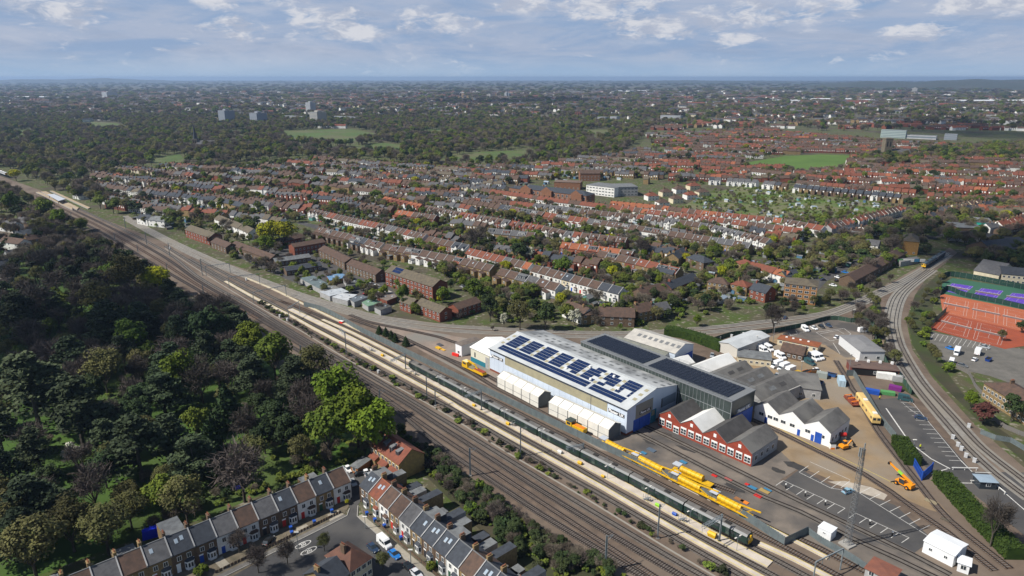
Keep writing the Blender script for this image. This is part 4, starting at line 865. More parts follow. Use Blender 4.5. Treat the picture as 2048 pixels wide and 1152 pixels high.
right_row=[('brown-brick','slate',['sky2'],'corner house with two white rooflights beside the dormer house'),('yellow-brick','red',['sky2'],'house with a rust-red roof and twin rooflights'),('white-rendered','brown',[],'house with a red bay roof under brown tiles'),('yellow-brick','brown',[],'house with one vent dot in a brown roof'),('white-rendered','grey',[],'house with a plain grey roof between brown and slate roofs'),('yellow-brick','slate',['sky'],'house with a single rooflight in dark slate'),('brown-brick','slate',['sky2'],'house with two rooflights and a cream chimney'),('brown-brick','slate',['sky2'],'wide slate house with two blue rooflights'),('white-rendered','slate',[],'house behind the green street tree bush'),('yellow-brick','brown',[],'house with a patchy brown roof near the bottom edge'),('yellow-brick','slate',['sky2'],'house with bright reflecting rooflights'),('yellow-brick','slate',[],'house with a red chimney at the bottom edge'),('brown-brick','grey',[],'house cut by the bottom edge of the photo')]
WR=5.3
for i,(wl,rf,ex,wh)in enumerate(right_row):
 c=Q0+d*(WR*(i+.5))
 o=terraced(M_at(c,a),'front',WR,wl,rf,f'{wl} {wh}','terrace backing onto the main line',ex)
 mb=MB();k=[5.4,2.8,4.6][i%3]
 mb.box(-2.2,.6,DEPTH,DEPTH+5.5+(i%2)*2,0,k,[STOCK,BROWNBR,GREYR][i%3],[FELT,R_SLATE][i%2]);mb.build('rear_extension',o)
 if i in(0,5,7):mb=MB();mb.box(-2.4,2.4,DEPTH*.52,DEPTH-.3,EAVE,RIDGE+.1,R_SLATE,FELT);mb.build('rear_dormer',o)
for s in SPECS:s['dist']=math.hypot(s['x'],s['y'])
SPECS.sort(key=lambda s:s['dist'])
NIND=262
for i,s in enumerate(SPECS):
 if i<NIND:
  M=M_at(Vector((s['x'],s['y'])),s['a'])@Matrix.Diagonal((s['sx'],1,1,1))
  terraced(M,s['st'],s['w'],s['wall'],s['roof'],f'{s["wall"]} house, {s["roof"]} roof, {ordn(s["n"])} from left in {s["desc"]}',s['group'],s['ex'])
 else:
  FARH.setdefault((s['st']if s['st']!='rearlow' else 'rear',s['wall'],s['roof']),[]).append((s['x'],s['y'],s['a'],1.05))
#single buildings
def gable_house(p,q,depth,eave,ridge,wall,roof,label,cat='house',name='detached_house',group=None,nwin=3,floors=2,hip=False,chim=True,world=False,roof_extra=None,o=.35,win=(1.3,1.3),wz=1.0,fh=2.75,side=True):
 M,ln=frame(p if world else G(*p),q if world else G(*q))
 t=empty(name,M.translation);t.rotation_euler=M.to_euler();tag(t,label,cat,group)
 mb=MB()
 if hip:mb.box(0,ln,0,depth,0,eave,wall)
 else:mb.gable_walls(0,ln,0,depth,0,eave,ridge,wall)
 mb.build('walls',t)
 mb=MB()
 if hip:mb.hip_roof(0,ln,0,depth,eave,ridge,roof,o)
 else:mb.gable_roof(0,ln,0,depth,eave,ridge,roof,o)
 r=mb.build('roof',t)
 if chim:
  ob=obj('chimney',chimney_mesh(wall),r,(ln*.12 if not hip else ln*.3,depth/2,ridge-.2))
 wm=win_mesh(*win)
 for f in range(floors):
  for i in range(nwin):
   obj('window',wm,t,(ln*(i+.5)/nwin,0,wz+f*fh))
 if side and depth>6:
  for f in range(floors):
   w=obj('window',wm,t,(ln,depth/2,wz+f*fh));w.rotation_euler=(0,0,math.pi/2)
 return t,r,ln
E='brick blocks of the estate'
gable_house((372,474),(420,491),10,6,8.8,REDBR,R_MOSS,'brick estate block with mossy roof and one blue panel, nearest the cutting','apartment block','brick_block',E,9,2,chim=False)
gable_house((423,496),(453,508),9,4.6,7,BROWNBR,R_BROWN,'short brown-roofed estate block between two longer ones beside the curve','apartment block','brick_block',E,5,2,chim=False,fh=2.2)
gable_house((463,502),(541,532),8,4.6,6.8,BROWNBR,R_BROWN,'long low brown-roofed estate row along the curve','apartment block','brick_block',E,12,1,chim=False)
gable_house((574,552),(644,541),8,3.2,5,BROWNBR,R_SLATE,'low dark estate row running up to the flat garage roofs','apartment block','brick_block',E,8,1,chim=False)
gable_house((552,534),(622,524),8,3.4,5,BROWNBR,FELT,'low grey estate row behind the low dark one','apartment block','brick_block',E,8,1,chim=False)
gable_house((590,513),(652,502),9,6.6,8.4,REDBR,R_BROWN,'red brick block with a bright red end wall behind the low estate rows','apartment block','brick_block',E,8,2,chim=False)
gable_house((552,497),(610,484),8,4,6,REDBR,R_BROWN,'long brown roof beside the two yellow trees','apartment block','brick_block',E,8,1,chim=False)
gable_house((638,513),(690,540),9,5,7.2,BROWNBR,R_BROWN,'brown estate block with a blue roof panel, left of its twin','apartment block','brick_block',E,8,2,chim=False,fh=2.3)
gable_house((694,544),(752,566),9,5.2,7.6,BROWNBR,R_BROWN,'brown estate block with white window band above the blue garage roof','apartment block','brick_block',E,9,2,chim=False,fh=2.3)
t,r,ln=gable_house((772,571),(866,603),11,8.6,11.6,REDBR,R_MOSS,'three-storey brick flats with blue solar panels on the roof','apartment block','brick_block',E,13,3,chim=False,fh=2.7,win=(1.6,1.3))
mb=MB();k=3.0/5.5
PV=mat('solar_cell',(.008,.018,.062),(.011,.026,.09),scale=.4,rough=.2,spec=.6)
for i in range(5):
 for j in range(2):
  x,y=5+i*1.5,1.2+j*1.9
  mb.poly([(x,y,8.6+k*y+.3),(x+1.4,y,8.6+k*y+.3),(x+1.4,y+1.7,8.6+k*(y+1.7)+.3),(x,y+1.7,8.6+k*(y+1.7)+.3)],PV)
mb.build('solar_array',r)
gable_house((800,620),(822,628),8,5,7.2,REDBR,R_MOSS,'small brick house with mossy roof beside the pale curve','house','estate_house',None,3,2,chim=False,fh=2.3)
gable_house((833,626),(880,645),8,5.2,7.4,REDBR,R_MOSS,'red brick house row with brown roof nearest the pale curve','house','estate_house',None,6,2,chim=False,fh=2.4)
gable_house((917,637),(962,622),8,5,7,REDBR,R_BROWN,'brick row with a bare red end wall facing the white annex','apartment block','brick_block',E,5,2,chim=False,fh=2.3)
FR=[('teal',(.13,.17,.18),[(770,230),(940,200),(1160,320),(1010,360)]),('grey',(.20,.20,.19),[(1010,362),(1180,318),(1270,352),(1080,398)]),('white',(.42,.45,.48),[(1020,404),(1290,356),(1390,402),(1150,462)]),('blue',(.14,.26,.42),[(1110,203),(1300,165),(1385,215),(1150,262)]),('charcoal',(.10,.105,.11),[(1310,222),(1420,200),(1580,290),(1400,335)]),('pale',(.48,.50,.52),[(1180,472),(1300,422),(1500,442),(1375,520)]),('slate',(.12,.14,.16),[(1392,492),(1560,446),(1640,474),(1462,540)]),('green',(.16,.27,.19),[(1560,540),(1680,487),(1820,540),(1640,592)]),('dark',(.085,.085,.08),[(1720,602),(1850,548),(1940,590),(1800,642)]),('ivory',(.46,.43,.38),[(1740,402),(1880,380),(1955,412),(1795,442)]),('brown',(.19,.16,.14),[(1760,472),(1960,424),(2010,470),(1880,520)])]
for nm,c,q in FR:
 pts=[G(480+x/6.4,520+y/6.4,3.1)for x,y in q];c0=sum((p for p in pts),Vector())/4
 m=mat('flat_roof_'+nm,c,tuple(v*.75 for v in c),scale=.4,detail=6)
 t=empty('flat_roofed_workshop',(c0.x,c0.y,0));tag(t,f'single-storey workshop with a {nm} flat roof inside the brick estate','workshop','flat-roofed workshops of the estate')
 L2=[(p.x-c0.x,p.y-c0.y)for p in pts]
 mb=MB();mb.prism(L2,0,2.9,REDBR if nm in('brown','blue')else GREYR);mb.build('walls',t)
 mb=MB();mb.prism([(x*1.02,y*1.02)for x,y in L2],2.9,3.1,m);rr=mb.build('roof',t)
 mb=MB()
 for k in range(2):
  x,y=L2[0][0]*.3*(1-2*k),L2[0][1]*.3*(1-2*k)+.5
  mb.box(x-.5,x+.5,y-.5,y+.5,3.1,3.35,FRAME,SKYL)
  mb2=MB();mb2.box(x-.5,x+.5,y-.5,y+.5,3.1,3.4,FRAME,SKYL);mb2.build('skylight',rr)
gable_house((1197,652),(1268,655),10,5.4,8.6,BROWNBR,R_BROWN,'large brown brick house with a white end post, right behind the solar shed',nwin=4)
gable_house((1124,633),(1164,650),9,5.2,8,WHITE,R_BROWN,'white house with a dormer beside the white blossom tree',nwin=3)
gable_house((1163,650),(1192,648),10,5.2,8,STOCK,R_BROWN,'yellow brick hip-roofed house next to the white blossom tree',nwin=2,hip=True)
gable_house((1276,646),(1306,640),9,5.5,8.6,STOCK,R_BROWN,'yellow brick house with rear wing beside the back lane',nwin=3)
gable_house((1306,640),(1340,634),8,4.6,7.4,BROWNBR,R_GREY,'brown house with a grey roof and white shed end near the curve',nwin=3,fh=2.3)
gable_house((1285,610),(1338,597),9,5.5,8.4,BROWNBR,R_BROWN,'brown terrace pair with a skylight by the side street corner',nwin=4)
gable_house((1342,595),(1395,574),8,5.2,8,REDBR,R_SLATE,'slate-roofed house pair with black dormer along the side street',nwin=4)
gable_house((1413,581),(1453,588),9,5.4,8,STOCK,R_BROWN,'yellow brick semi with brown hip roof above the gardens',nwin=4,hip=True)
gable_house((1459,586),(1492,593),9,5.4,7.8,STOCK,R_RED,'yellow brick house under a bright red hip roof',nwin=3,hip=True)
gable_house((1497,597),(1529,606),10,5.6,8.8,REDBR,R_SLATE,'red brick house under dark slate with four rooflights',nwin=3)
gable_house((1467,540),(1493,550),9,5.4,8,STOCK,R_RED,'yellow brick house with red roof and a green hedge',nwin=2,hip=True)
gable_house((1494,550),(1541,563),9,5.4,8,WHITE,R_RED,'white double house with bright red roof behind the brick flats',nwin=5)
gable_house((1543,563),(1568,570),8,5.2,7.8,WHITE,R_ORANGE,'white house with orange-brown roof next to the brick flats',nwin=2)
gable_house((1571,571),(1600,566),8,5.2,7.8,STOCK,R_SLATE,'slate-roofed gable house behind the brick flats',nwin=2)
gable_house((1371,531),(1406,543),9,5.6,8.6,BROWNBR,R_SLATE,'dark hip-roofed villa with a white gable bay',nwin=3,hip=True)
gable_house((1309,558),(1343,566),9,5.4,8,STOCK,R_SLATE,'yellow brick end house with slate roof and glazed back',nwin=3)
gable_house((1356,533),(1376,520),9,5.4,8.4,STOCK,R_SLATE,'slate house with two white rooflights left of the villa',nwin=2)
t,r,ln=gable_house((1565,603),(1630,611),13,10.6,13,mat('orange_stock_brick',(.33,.17,.065),(.24,.12,.05),scale=1.2),R_MOSS,'four-storey orange brick flats with white windows above the curve','apartment block','brick_flats',None,5,4,hip=True,chim=False,win=(2.2,1.4),fh=2.6)
gable_house((1804,508),(1834,511),22,9.6,12.4,mat('ochre_brick',(.36,.20,.06),(.27,.15,.05),scale=1.2),R_MOSS,'tall ochre brick flats with a blank end wall near the station','apartment block','brick_flats',None,2,1,hip=True,chim=False,wz=.8)
gable_house((1690,482),(1712,485),10,6.5,7.4,mat('bright_ochre',(.40,.23,.07)),FELT,'small ochre block with a flat grey roof below the straight road','apartment block','brick_flats',None,2,1,hip=True,chim=False)
gable_house((1718,500),(1754,505),8,5,8,WHITE,R_GREY,'white gabled house with a grey roof among dark trees',nwin=3)
gable_house((1708,576),(1808,520),9,4.6,7.4,BROWNBR,R_BROWN,'long brown-roofed terrace with a brick end beside the station lane','house','brick_terrace',None,12,1,chim=False)
gable_house((1912,472),(1968,474),22,7,7.6,BROWNBR,FELT,'big brown flat-roofed hall beside the teal building','hall','flat_hall',None,6,1,hip=True,chim=False)
gable_house((1945,463),(1983,466),24,8,8.5,mat('teal_cladding',(.03,.42,.34)),FELT,'teal clad building above the dark railway cutting','hall','teal_hall',None,4,1,hip=True,chim=False)
gable_house((1945,556),(1995,566),26,5,10,CREAM,R_GREY,'large grey-roofed hall with a cream front beyond the tennis courts','hall','grey_hall',None,5,1,chim=False)
gable_house((2000,566),(2060,572),14,6,9,CREAM,R_SLATE,'cream and slate house row at the right edge by the tennis courts','house','brick_terrace',None,6,2,chim=False)
gable_house((1985,520),(2060,510),20,6,11,BROWNBR,R_SLATE,'dark slate roof shed far right above the tennis courts','hall','grey_hall',None,4,1,chim=False)
t,r,ln=gable_house((1962,795),(2075,868),12,6.2,9,STOCK,R_BROWN,'long yellow brick terrace with white windows at the right edge','house','brick_terrace',None,14,2,chim=False,hip=True)
for i in range(4):obj('chimney',chimney_mesh(BROWNBR),r,(6+i*9,6,8.8))
t,r,ln=gable_house((743,920),(799.5,962),9.5,5.9,9.3,mat('ochre_stock_brick',(.40,.27,.09),(.28,.19,.08),scale=1.2),mat('dark_red_tile',(.20,.065,.04),(.14,.05,.033),scale=.8,detail=6),'yellow brick house block with red roof and four lead dormers beside the main line','house','dormer_house',None,8,1,chim=False,wz=3.6,side=False)
k=3.4/4.75
for i in range(4):
 x=ln*(.16+i*.215)
 mb=MB();mb.hexa([(x-.8,1.5,5.9+k*1.5),(x+.8,1.5,5.9+k*1.5),(x+.8,3.9,8.4),(x-.8,3.9,8.4)],[(x-.8,1.5,8.45),(x+.8,1.5,8.45),(x+.8,3.9,8.85),(x-.8,3.9,8.85)],LEAD)
 mb.poly([(x-.65,1.46,7.1),(x+.65,1.46,7.1),(x+.65,1.46,8.3),(x-.65,1.46,8.3)],GLASS);mb.build('dormer',r)
for i in range(3):
 mb=MB();x=ln*(.08+i*.33);w=ln*.22
 mb.box(x,x+w,-1.6,0,0,2.6,STOCK);mb.hexa([(x-.15,-1.9,2.6),(x+w+.15,-1.9,2.6),(x+w+.15,0,2.6),(x-.15,0,2.6)],[(x-.15,-1.9,2.7),(x+w+.15,-1.9,2.7),(x+w+.15,0,3.7),(x-.15,0,3.7)],MATS['dark_red_tile']);mb.build('porch',t)
mb=MB();mb.tube((-.1,2.2,5.6),(-.5,2.0,5.8),.45,FRAME,10);mb.build('satellite_dish',t)
t,r,ln=gable_house((702,945),(716,950),6,2.5,2.9,mat('orange_garage_brick',(.30,.14,.06)),FELT,'small brick garage with a flat felt roof by the parked cars','garage','brick_garage',None,1,1,hip=True,chim=False,side=False)
Pm=G(690,1137);
M0=G(626,1190);M1=G(742,1146)
gable_house(G(700,1144,5.4),G(743,1115,5.4),9.5,5.4,8.8,CREAM,mat('brown_red_tile',(.135,.065,.045),(.095,.05,.038),scale=.7,detail=6),'brown hip-roofed corner house in the fork of the street',nwin=4,hip=True,world=True)
gable_house(G(655,1178,5.4),G(697,1147,5.4),8.6,5.4,8.2,STOCK,R_SLATE,'slate-roofed house attached to the hip-roofed corner house',nwin=3,world=True)
for i,(p,q,wl,rf,lab)in enumerate([((0,462),(26,466),WHITE,R_GREY,'white house at the far left edge below the station'),((32,455),(66,460),BROWNBR,R_GREY,'brown-roofed house next to the far left white house'),((40,485),(82,478),GREYR,FELT,'grey flat-topped house with a dark blue side below the station'),((0,497),(40,503),WHITE,R_BROWN,'white-walled house in the shade at the left edge'),((42,440),(58,443),STOCK,R_MOSS,'little mossy-roofed cottage above the left edge houses'),((58,495),(95,489),STOCK,R_BROWN,'long low brown house under the bare trees left of the cutting'),((20,527),(48,522),WHITE,R_GREY,'white gable house in the trees at the left edge'),((0,548),(22,545),GREYR,R_SLATE,'grey house half hidden by trees at the left edge'),((12,578),(42,570),WHITE,R_GREY,'white-walled house behind the bare tree at the left edge'),((275,448),(296,452),WHITE,R_SLATE,'tall white gable house standing before the bare trees'),((298,452),(330,456),WHITE,FELT,'white flat-roofed house beside the tall white gable'),((445,415),(480,425),STOCK,R_SLATE,'dark slate house group beside the yellow maple, first'),((410,432),(440,446),STOCK,R_SLATE,'yellow-gabled slate house above the brick estate'),((430,450),(452,460),WHITE,R_MOSS,'white house under mossy roof, left of three like it'),((455,461),(476,470),WHITE,R_MOSS,'white house under mossy roof, middle of three like it'),((478,470),(498,480),WHITE,R_MOSS,'white house under mossy roof, right of three like it'),((355,373),(368,374),CREAM,R_BROWN,'tan gabled building among the far left roofs')]):
 gable_house(p,q,9,5.4,8.2,wl,rf,lab,nwin=3)
for i,(x,y)in enumerate([(1296,402),(1325,394),(1352,388),(1380,381),(1318,416),(1346,408),(1374,400),(1398,394)]):gable_house((x,y),(x+21,y-1),10,4.8,8.4,CREAM if i%2 else WHITE,R_BROWN if i%3 else R_RED,'white semi with a hipped roof left of the allotments, '+ordn(i%4)+(' in the upper row' if i<4 else ' in the lower row'),nwin=3,hip=True,group='white semis left of the allotments')
SCH=mat('school_brick',(.24,.115,.065),(.17,.085,.05),scale=.8)
t,r,ln=gable_house((1040,400),(1172,417),16,12,15.5,SCH,R_SLATE,'long three-storey brick school with dark slate roof','school','brick_school',None,16,3,hip=True,chim=True,fh=3.6,win=(2.2,2.4))
for x in(3,ln*.36,ln-16):
 mb=MB();mb.box(x,x+12,-3,0,0,13,SCH);mb.poly([(x,-3.02,13),(x+12,-3.02,13),(x+6,-3.02,17)],SCH)
 mb.build('gable_wing',t)
gable_house((1018,392),(1042,396),14,9,11,SCH,R_SLATE,'brick school wing with dark roof, left of the long school','school','brick_school',None,4,2,hip=True,fh=3.6)
gable_house((1108,378),(1160,380),18,8,9,SCH,mat('rust_flat_roof',(.14,.10,.08)),'brown flat-roofed hall behind the brick school','school','school_hall',None,6,1,hip=True,chim=False)
t,r,ln=gable_house((1172,388),(1228,395),24,10,10.5,WHITE,FELT,'white modern school block with solar panels on its flat roof','school','white_school',None,9,3,hip=True,chim=False,fh=3.1,win=(2.6,1.2))
gable_house((1232,393),(1275,392),24,10,10.5,GREYR,FELT,'grey modern school block joined to the white one','school','white_school',None,6,3,hip=True,chim=False,fh=3.1,win=(2.6,1.2))
gable_house((1160,362),(1200,362),20,9,12,SCH,R_BROWN,'brick school house behind the white modern block','school','brick_school',None,6,2,fh=3.4)
def church(px,py,tw,th,label,spire=0,m=None,nave=True):
 p=G(px,py);m=m or mat('church_stone',(.17,.145,.10),(.12,.10,.075),scale=.5)
 t=empty('church',p);tag(t,label,'church')
 mb=MB();mb.box(-tw/2,tw/2,-tw/2,tw/2,0,th,m);mb.box(-tw/2-.4,tw/2+.4,-tw/2-.4,tw/2+.4,th-1,th+.8,m)
 for s in(-1,1):
  mb.poly([(s*tw*.2-1,-tw/2-.05,th*.6),(s*tw*.2+1,-tw/2-.05,th*.6),(s*tw*.2+1,-tw/2-.05,th*.85),(s*tw*.2-1,-tw/2-.05,th*.85)],DARK)
 mb.build('tower',t)
 if spire:
  mb=MB();mb.tube((0,0,th+.8),(0,0,th+spire),tw*.5,R_SLATE,8,.1);mb.build('spire',t)
 if nave:
  mb=MB();mb.gable_walls(tw/2,tw/2+30,-7,7,0,8,14,m);mb.build('nave',t)
  mb=MB();mb.gable_roof(tw/2,tw/2+30,-7,7,8,14,R_GREY);mb.build('roof',t)
church(1770,316,11,30,'brown stone church with a tall square tower above the red terraces')
church(393,297,8,16,'dark church with a slender pointed spire in the woods',26)
TGL=mat('tower_glazing',(.16,.19,.22),rough=.3)
CONC=mat('pale_concrete_block',(.42,.43,.44),(.33,.34,.36),scale=.08)
def tower(px,by,ty,wpx,label,depth=None,m=CONC,name='tower_block',cat='tower block',group='towers and slabs on the plain',floors=None,yaw=-.62):
 p=G(px,by);dist=(p-Vector((0,0,CAMH))).length;w=wpx*dist/FOC;h=zat(p,ty);depth=depth or w
 t=empty(name,p,yaw);tag(t,label,cat,group)
 mb=MB();mb.box(-w/2,w/2,0,depth,0,h,m,FELT);mb.build('walls',t)
 n=floors or max(1,int(h/3.2))
 mb=MB()
 for f in range(n):
  z=(f+.35)*h/n
  mb.poly([(-w/2+.5,-.1,z),(w/2-.5,-.1,z),(w/2-.5,-.1,z+h/n*.45),(-w/2+.5,-.1,z+h/n*.4)],TGL)
 mb.build('window_band',t)
 if floors is None and h>25:mb=MB();mb.box(-w*.2,w*.2,depth*.3,depth*.7,h,h+3.5,m);mb.build('lift_house',t)
tower(617,228,205,13,'slim pale tower block behind the meadows, the taller of two')
tower(628,248,224,22,'two-tone tower block in front of the slim pale tower',m=mat('tan_grey',(.36,.34,.30)))
tower(445,248,221,20,'dark grey tower block left of the meadows',m=mat('blue_grey',(.23,.25,.29)))
tower(508,250,226,22,'dark grey tower block beside a red roof estate',m=MATS['blue_grey'])
tower(210,197,184,17,'wide pale tower block far out on the left')
tower(588,243,232,54,'long pale slab block left of the two-tone tower',14)
tower(690,243,233,60,'row of pale low slabs right of the two-tone tower',14)
tower(1011,196,185,5,'slim white tower far out above the right town centre')
tower(1016,196,187,5,'grey tower beside the slim white one far out',m=MATS['blue_grey'])
tower(1828,187,176,8,'twin tan tower far out on the right',m=MATS['tan_grey'])
tower(933,204,197,4,'small white block far out left of the slim white tower')
tower(948,204,196,4,'second small white block far out left of the slim white tower')
tower(977,198,189,9,'brownish block far out left of the slim white tower',m=MATS['tan_grey'])
tower(1202,245,234,16,'white office block beside the town centre sheds')
tower(1226,246,233,14,'pale office block with dark windows by the town centre sheds')
tower(1340,243,231,40,'white stepped building right of the town centre',20)
tower(1785,276,260,38,'pale glazed school slab with green panels beyond the playing field',16,mat('pale_green_glass',(.34,.42,.40)))
tower(1836,278,271,52,'low white curved-roof sports hall next to the glazed slab',24,floors=1)
tower(1900,280,268,18,'dark block of flats with white balconies on the right',14,MATS['blue_grey'])
tower(1612,277,266,10,'red brick flats, right of two by the red estate',12,REDBR)
tower(1595,279,268,8,'red brick flats, left of two by the red estate',12,REDBR)
SHED=mat('white_shed_roof',(.62,.65,.68),(.5,.52,.55),scale=.01)
for i,(x0,x1,y,hpx,lab)in enumerate([(0,100,197,3,'long white warehouse at the far left edge of the plain'),(105,195,198,3,'pale warehouse right of the far left white one'),(243,320,190,2,'thin white warehouse right of the wide pale tower'),(84,122,214,2,'white warehouse roof among far left trees'),(1120,1260,252,6,'wide pale warehouse by the town centre'),(1080,1118,186,2,'far white warehouse above the town centre'),(1168,1215,186,2,'far white warehouse right of another one'),(1240,1300,183,2,'far white warehouse near the horizon'),(1360,1420,184,2,'white warehouse near the horizon on the right'),(1520,1600,186,3,'white factory near the horizon right of centre'),(1545,1620,205,4,'white warehouse at the left end of the right-hand row'),(1630,1700,202,4,'pale blue warehouse in the right-hand row'),(1705,1790,204,4,'cream warehouse in the right-hand row'),(1800,1890,206,4,'long white warehouse in the right-hand row'),(1930,2048,207,5,'long white warehouse at the right edge of the plain'),(1820,1850,222,4,'grey-white depot below the right-hand warehouse row'),(1620,1660,288,5,'white flat school roof among the red estate')]):
 p=G((x0+x1)/2,y);dist=p.length;w=(x1-x0)*dist/FOC;h=hpx*dist/FOC
 t=empty('warehouse',p);tag(t,lab,'warehouse','warehouses across the plain')
 mb=MB();mb.box(-w/2,w/2,0,60,0,h*.8,SHED);mb.build('walls',t)
 mb=MB();mb.gable_roof(-w/2,w/2,0,60,h*.8,h*1.1,SHED,o=1);mb.build('roof',t)
#depot buildings
CLAD=mat('pale_blue_cladding',(.55,.62,.72),(.50,.57,.67),scale=.15,rough=.5,stretch=(1,1,.2))
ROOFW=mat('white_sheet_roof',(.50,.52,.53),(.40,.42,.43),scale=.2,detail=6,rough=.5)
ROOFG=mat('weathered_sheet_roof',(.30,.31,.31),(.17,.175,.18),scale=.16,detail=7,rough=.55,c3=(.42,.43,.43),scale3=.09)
TAN=mat('tan_translucent_sheet',(.33,.30,.20),(.28,.255,.175),scale=.4)
ASB=mat('asbestos_sheet',(.125,.12,.115),(.085,.082,.08),scale=.35,detail=7,c3=(.16,.155,.145),scale3=.10)
ASBD=mat('dark_asbestos_sheet',(.075,.072,.072),(.05,.048,.048),scale=.35,detail=7)
TENTW=mat('white_tent_fabric',(.70,.68,.62),(.62,.60,.55),scale=.3)
TEAL=mat('teal_cladding_band',(.02,.16,.22))
def wtext(s,size,m,parent,x,y,z,rz=0.0,name='lettering'):
 return text(s,size,m,parent,(x,y,z),(math.radians(90),0,rz),name)
N0,F0,R0=Vector((39.9,213.2,0)),Vector((-9.5,269.6,0)),Vector((65.1,233.3,0))
M,SL=frame(F0,N0);SWD=31.5;SH,SR=10.1,13.3
t=empty('solar_shed',M.translation);t.rotation_euler=M.to_euler();tag(t,'largest pale blue shed, solar panels and dark lettering boards, beside the white tents','industrial shed')
mb=MB();mb.gable_walls(0,SL,0,SWD,.9,SH,SR,CLAD);mb.build('walls',t)
mb=MB();mb.box(-.05,SL+.05,-.05,SWD+.05,0,.9,REDBR);mb.build('brick_plinth',t)
mb=MB();ym=SWD/2;k=(SR-SH)/ym
mb.hexa([(-.3,-.4,SH-.05),(SL+.3,-.4,SH-.05),(SL+.3,ym,SR+.02),(-.3,ym,SR+.02)],[(-.3,-.4,SH+.12),(SL+.3,-.4,SH+.12),(SL+.3,ym,SR+.2),(-.3,ym,SR+.2)],ROOFW,bottom=True)
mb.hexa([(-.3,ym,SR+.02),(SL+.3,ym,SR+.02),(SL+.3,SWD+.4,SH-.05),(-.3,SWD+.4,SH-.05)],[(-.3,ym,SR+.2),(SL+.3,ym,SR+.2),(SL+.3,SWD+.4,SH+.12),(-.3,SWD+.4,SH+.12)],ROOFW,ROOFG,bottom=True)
mb.box(-.35,SL+.35,ym-.5,ym+.5,SR+.14,SR+.34,ROOFW)
roof=mb.build('roof',t)
def on_roof(x,y,dz=.25):return(x,y,SH+k*y+dz)
def roof_rect(mb,x0,x1,y0,y1,m,dz=.25):
 mb.poly([on_roof(x0,y0,dz),on_roof(x1,y0,dz),on_roof(x1,y1,dz),on_roof(x0,y1,dz)],m)
PVF=mat('solar_frame',(.42,.45,.50),rough=.4)
def array(cells,name='solar_array'):
 mb=MB()
 for x,y,w,h in cells:
  roof_rect(mb,x+.05,x+w-.05,y+.05,y+h-.05,PV,.30)
 mb.build(name,roof)
for x0,x1 in((3.2,53.6),(55.0,71.8)):
 n=int((x1-x0)/1.05)
 array([(x0+i*1.05,1.5+j*1.75,1.05,1.72)for i in range(n)for j in range(2)])
for b in range(8):
 x0=3.4+b*8.65;cells=[]
 for i in range(6):
  for j in range(5):
   y=5.6+j*1.75
   if b==4 and i<3 and j<1:continue
   if b==5 and(j==4 and i<2 or j==1 and i>3 or j==3 and i>4):continue
   if b==6 and(j==0 and i>2 or j==1 and i<2 or j==4 and i>3):continue
   if b==7 and(j in(0,1)and 1<i<5):continue
   cells.append((x0+i*1.12,y,1.12,1.72))
 array(cells)
 mb=MB()
 gx=x0+6.85 if b<7 else SL-2.6
 for j,y in enumerate((5.4,8.6,11.8)):
  roof_rect(mb,gx+.1,gx+1.6,y,y+1.5,TAN,.22)
 mb.build('rooflight',roof)
mb=MB()
for y in(5.4,8.6,11.8):roof_rect(mb,.8,2.4,y,y+1.5,TAN,.22)
mb.build('rooflight',roof)
for b in range(9):
 mb=MB()
 for j,y in enumerate((20.5,24.5)):
  x=4+b*8.2;z=lambda yy:SH+k*(SWD-yy)+.25
  for xx in(x,x+3.4):
   mb.poly([(xx,y,z(y)),(xx+1.7,y,z(y)),(xx+1.7,y+1.5,z(y+1.5)),(xx,y+1.5,z(y+1.5))],FELT)
 mb.build('rooflight',roof)
for x,y in((39,6.5),(46,12.5),(52,6.3),(58,12.6),(64.5,7.5)):
 mb=MB();p=on_roof(x,y);mb.tube(p,(p[0],p[1],p[2]+.7),.6,FRAME,10,.45);mb.build('roof_vent',roof)
mb=MB()
for a,b in((10,58),(58.3,66)):mb.box(a,b,-.06,0,5.9,9.3,TAN)
mb.build('translucent_band',t)
mb=MB()
for i in range(1,25):mb.box(i*3-.03,i*3+.03,-.025,0,.9,SH-.2,mat('cladding_joint',(.36,.41,.48)))
mb.build('cladding_joint',t)
mb=MB();mb.box(-.3,SL+.3,-.62,-.42,SH-.2,SH+.02,DARK);mb.build('gutter',t)
mb=MB();mb.box(58.1,58.25,-.12,-.06,.9,SH,LEAD);mb.build('downpipe',t)
def sign(parent,w,h,M2,s,size,bg=BLACK,fg=WHITE):
 mb=MB();mb.box(-w/2,w/2,-.10,-.02,-h/2,h/2,bg,bottom=True);sg=mb.build('sign',parent);sg.matrix_local=M2
 wtext(s,size,fg,sg,0,-.12,0)
 return sg
T_=Matrix.Translation;RZ=lambda a:Matrix.Rotation(a,4,'Z')
WHT=mat('sign_white',(.85,.85,.85))
sign(t,7.4,1.35,T_((70.2,0,7.0)),'Plasser UK',1.55,fg=WHT)
sign(t,7.4,1.35,T_((5.0,0,7.2)),'Plasser UK',1.55,fg=WHT)
gm=T_((SL,0,0))@RZ(math.pi/2)
def gable_part(nm,a0,a1,z0,z1,m,parent=t,d=.08,y=0):
 mb=MB();mb.M=gm;mb.box(a0,a1,-d,y,z0,z1,m,bottom=True);return mb.build(nm,parent)
gable_part('tan_panel',4.8,14.4,4.7,10.2,mat('tan_gable_panel',(.27,.255,.21)),d=.07)
sign(t,6.2,1.05,gm@T_((10.0,-.08,6.4)),'Plasser UK',1.2,fg=WHT)
for a0,a1 in((3.8,7.0),(7.15,10.6),(10.75,13.2)):gable_part('sliding_door',a0,a1,0,4.7,BLUEP,d=.14)
gable_part('sliding_door',13.5,16.6,0,5.2,TEAL,d=.12)
gable_part('translucent_panel',13.9,15.6,3.0,5.0,TAN,d=.16)
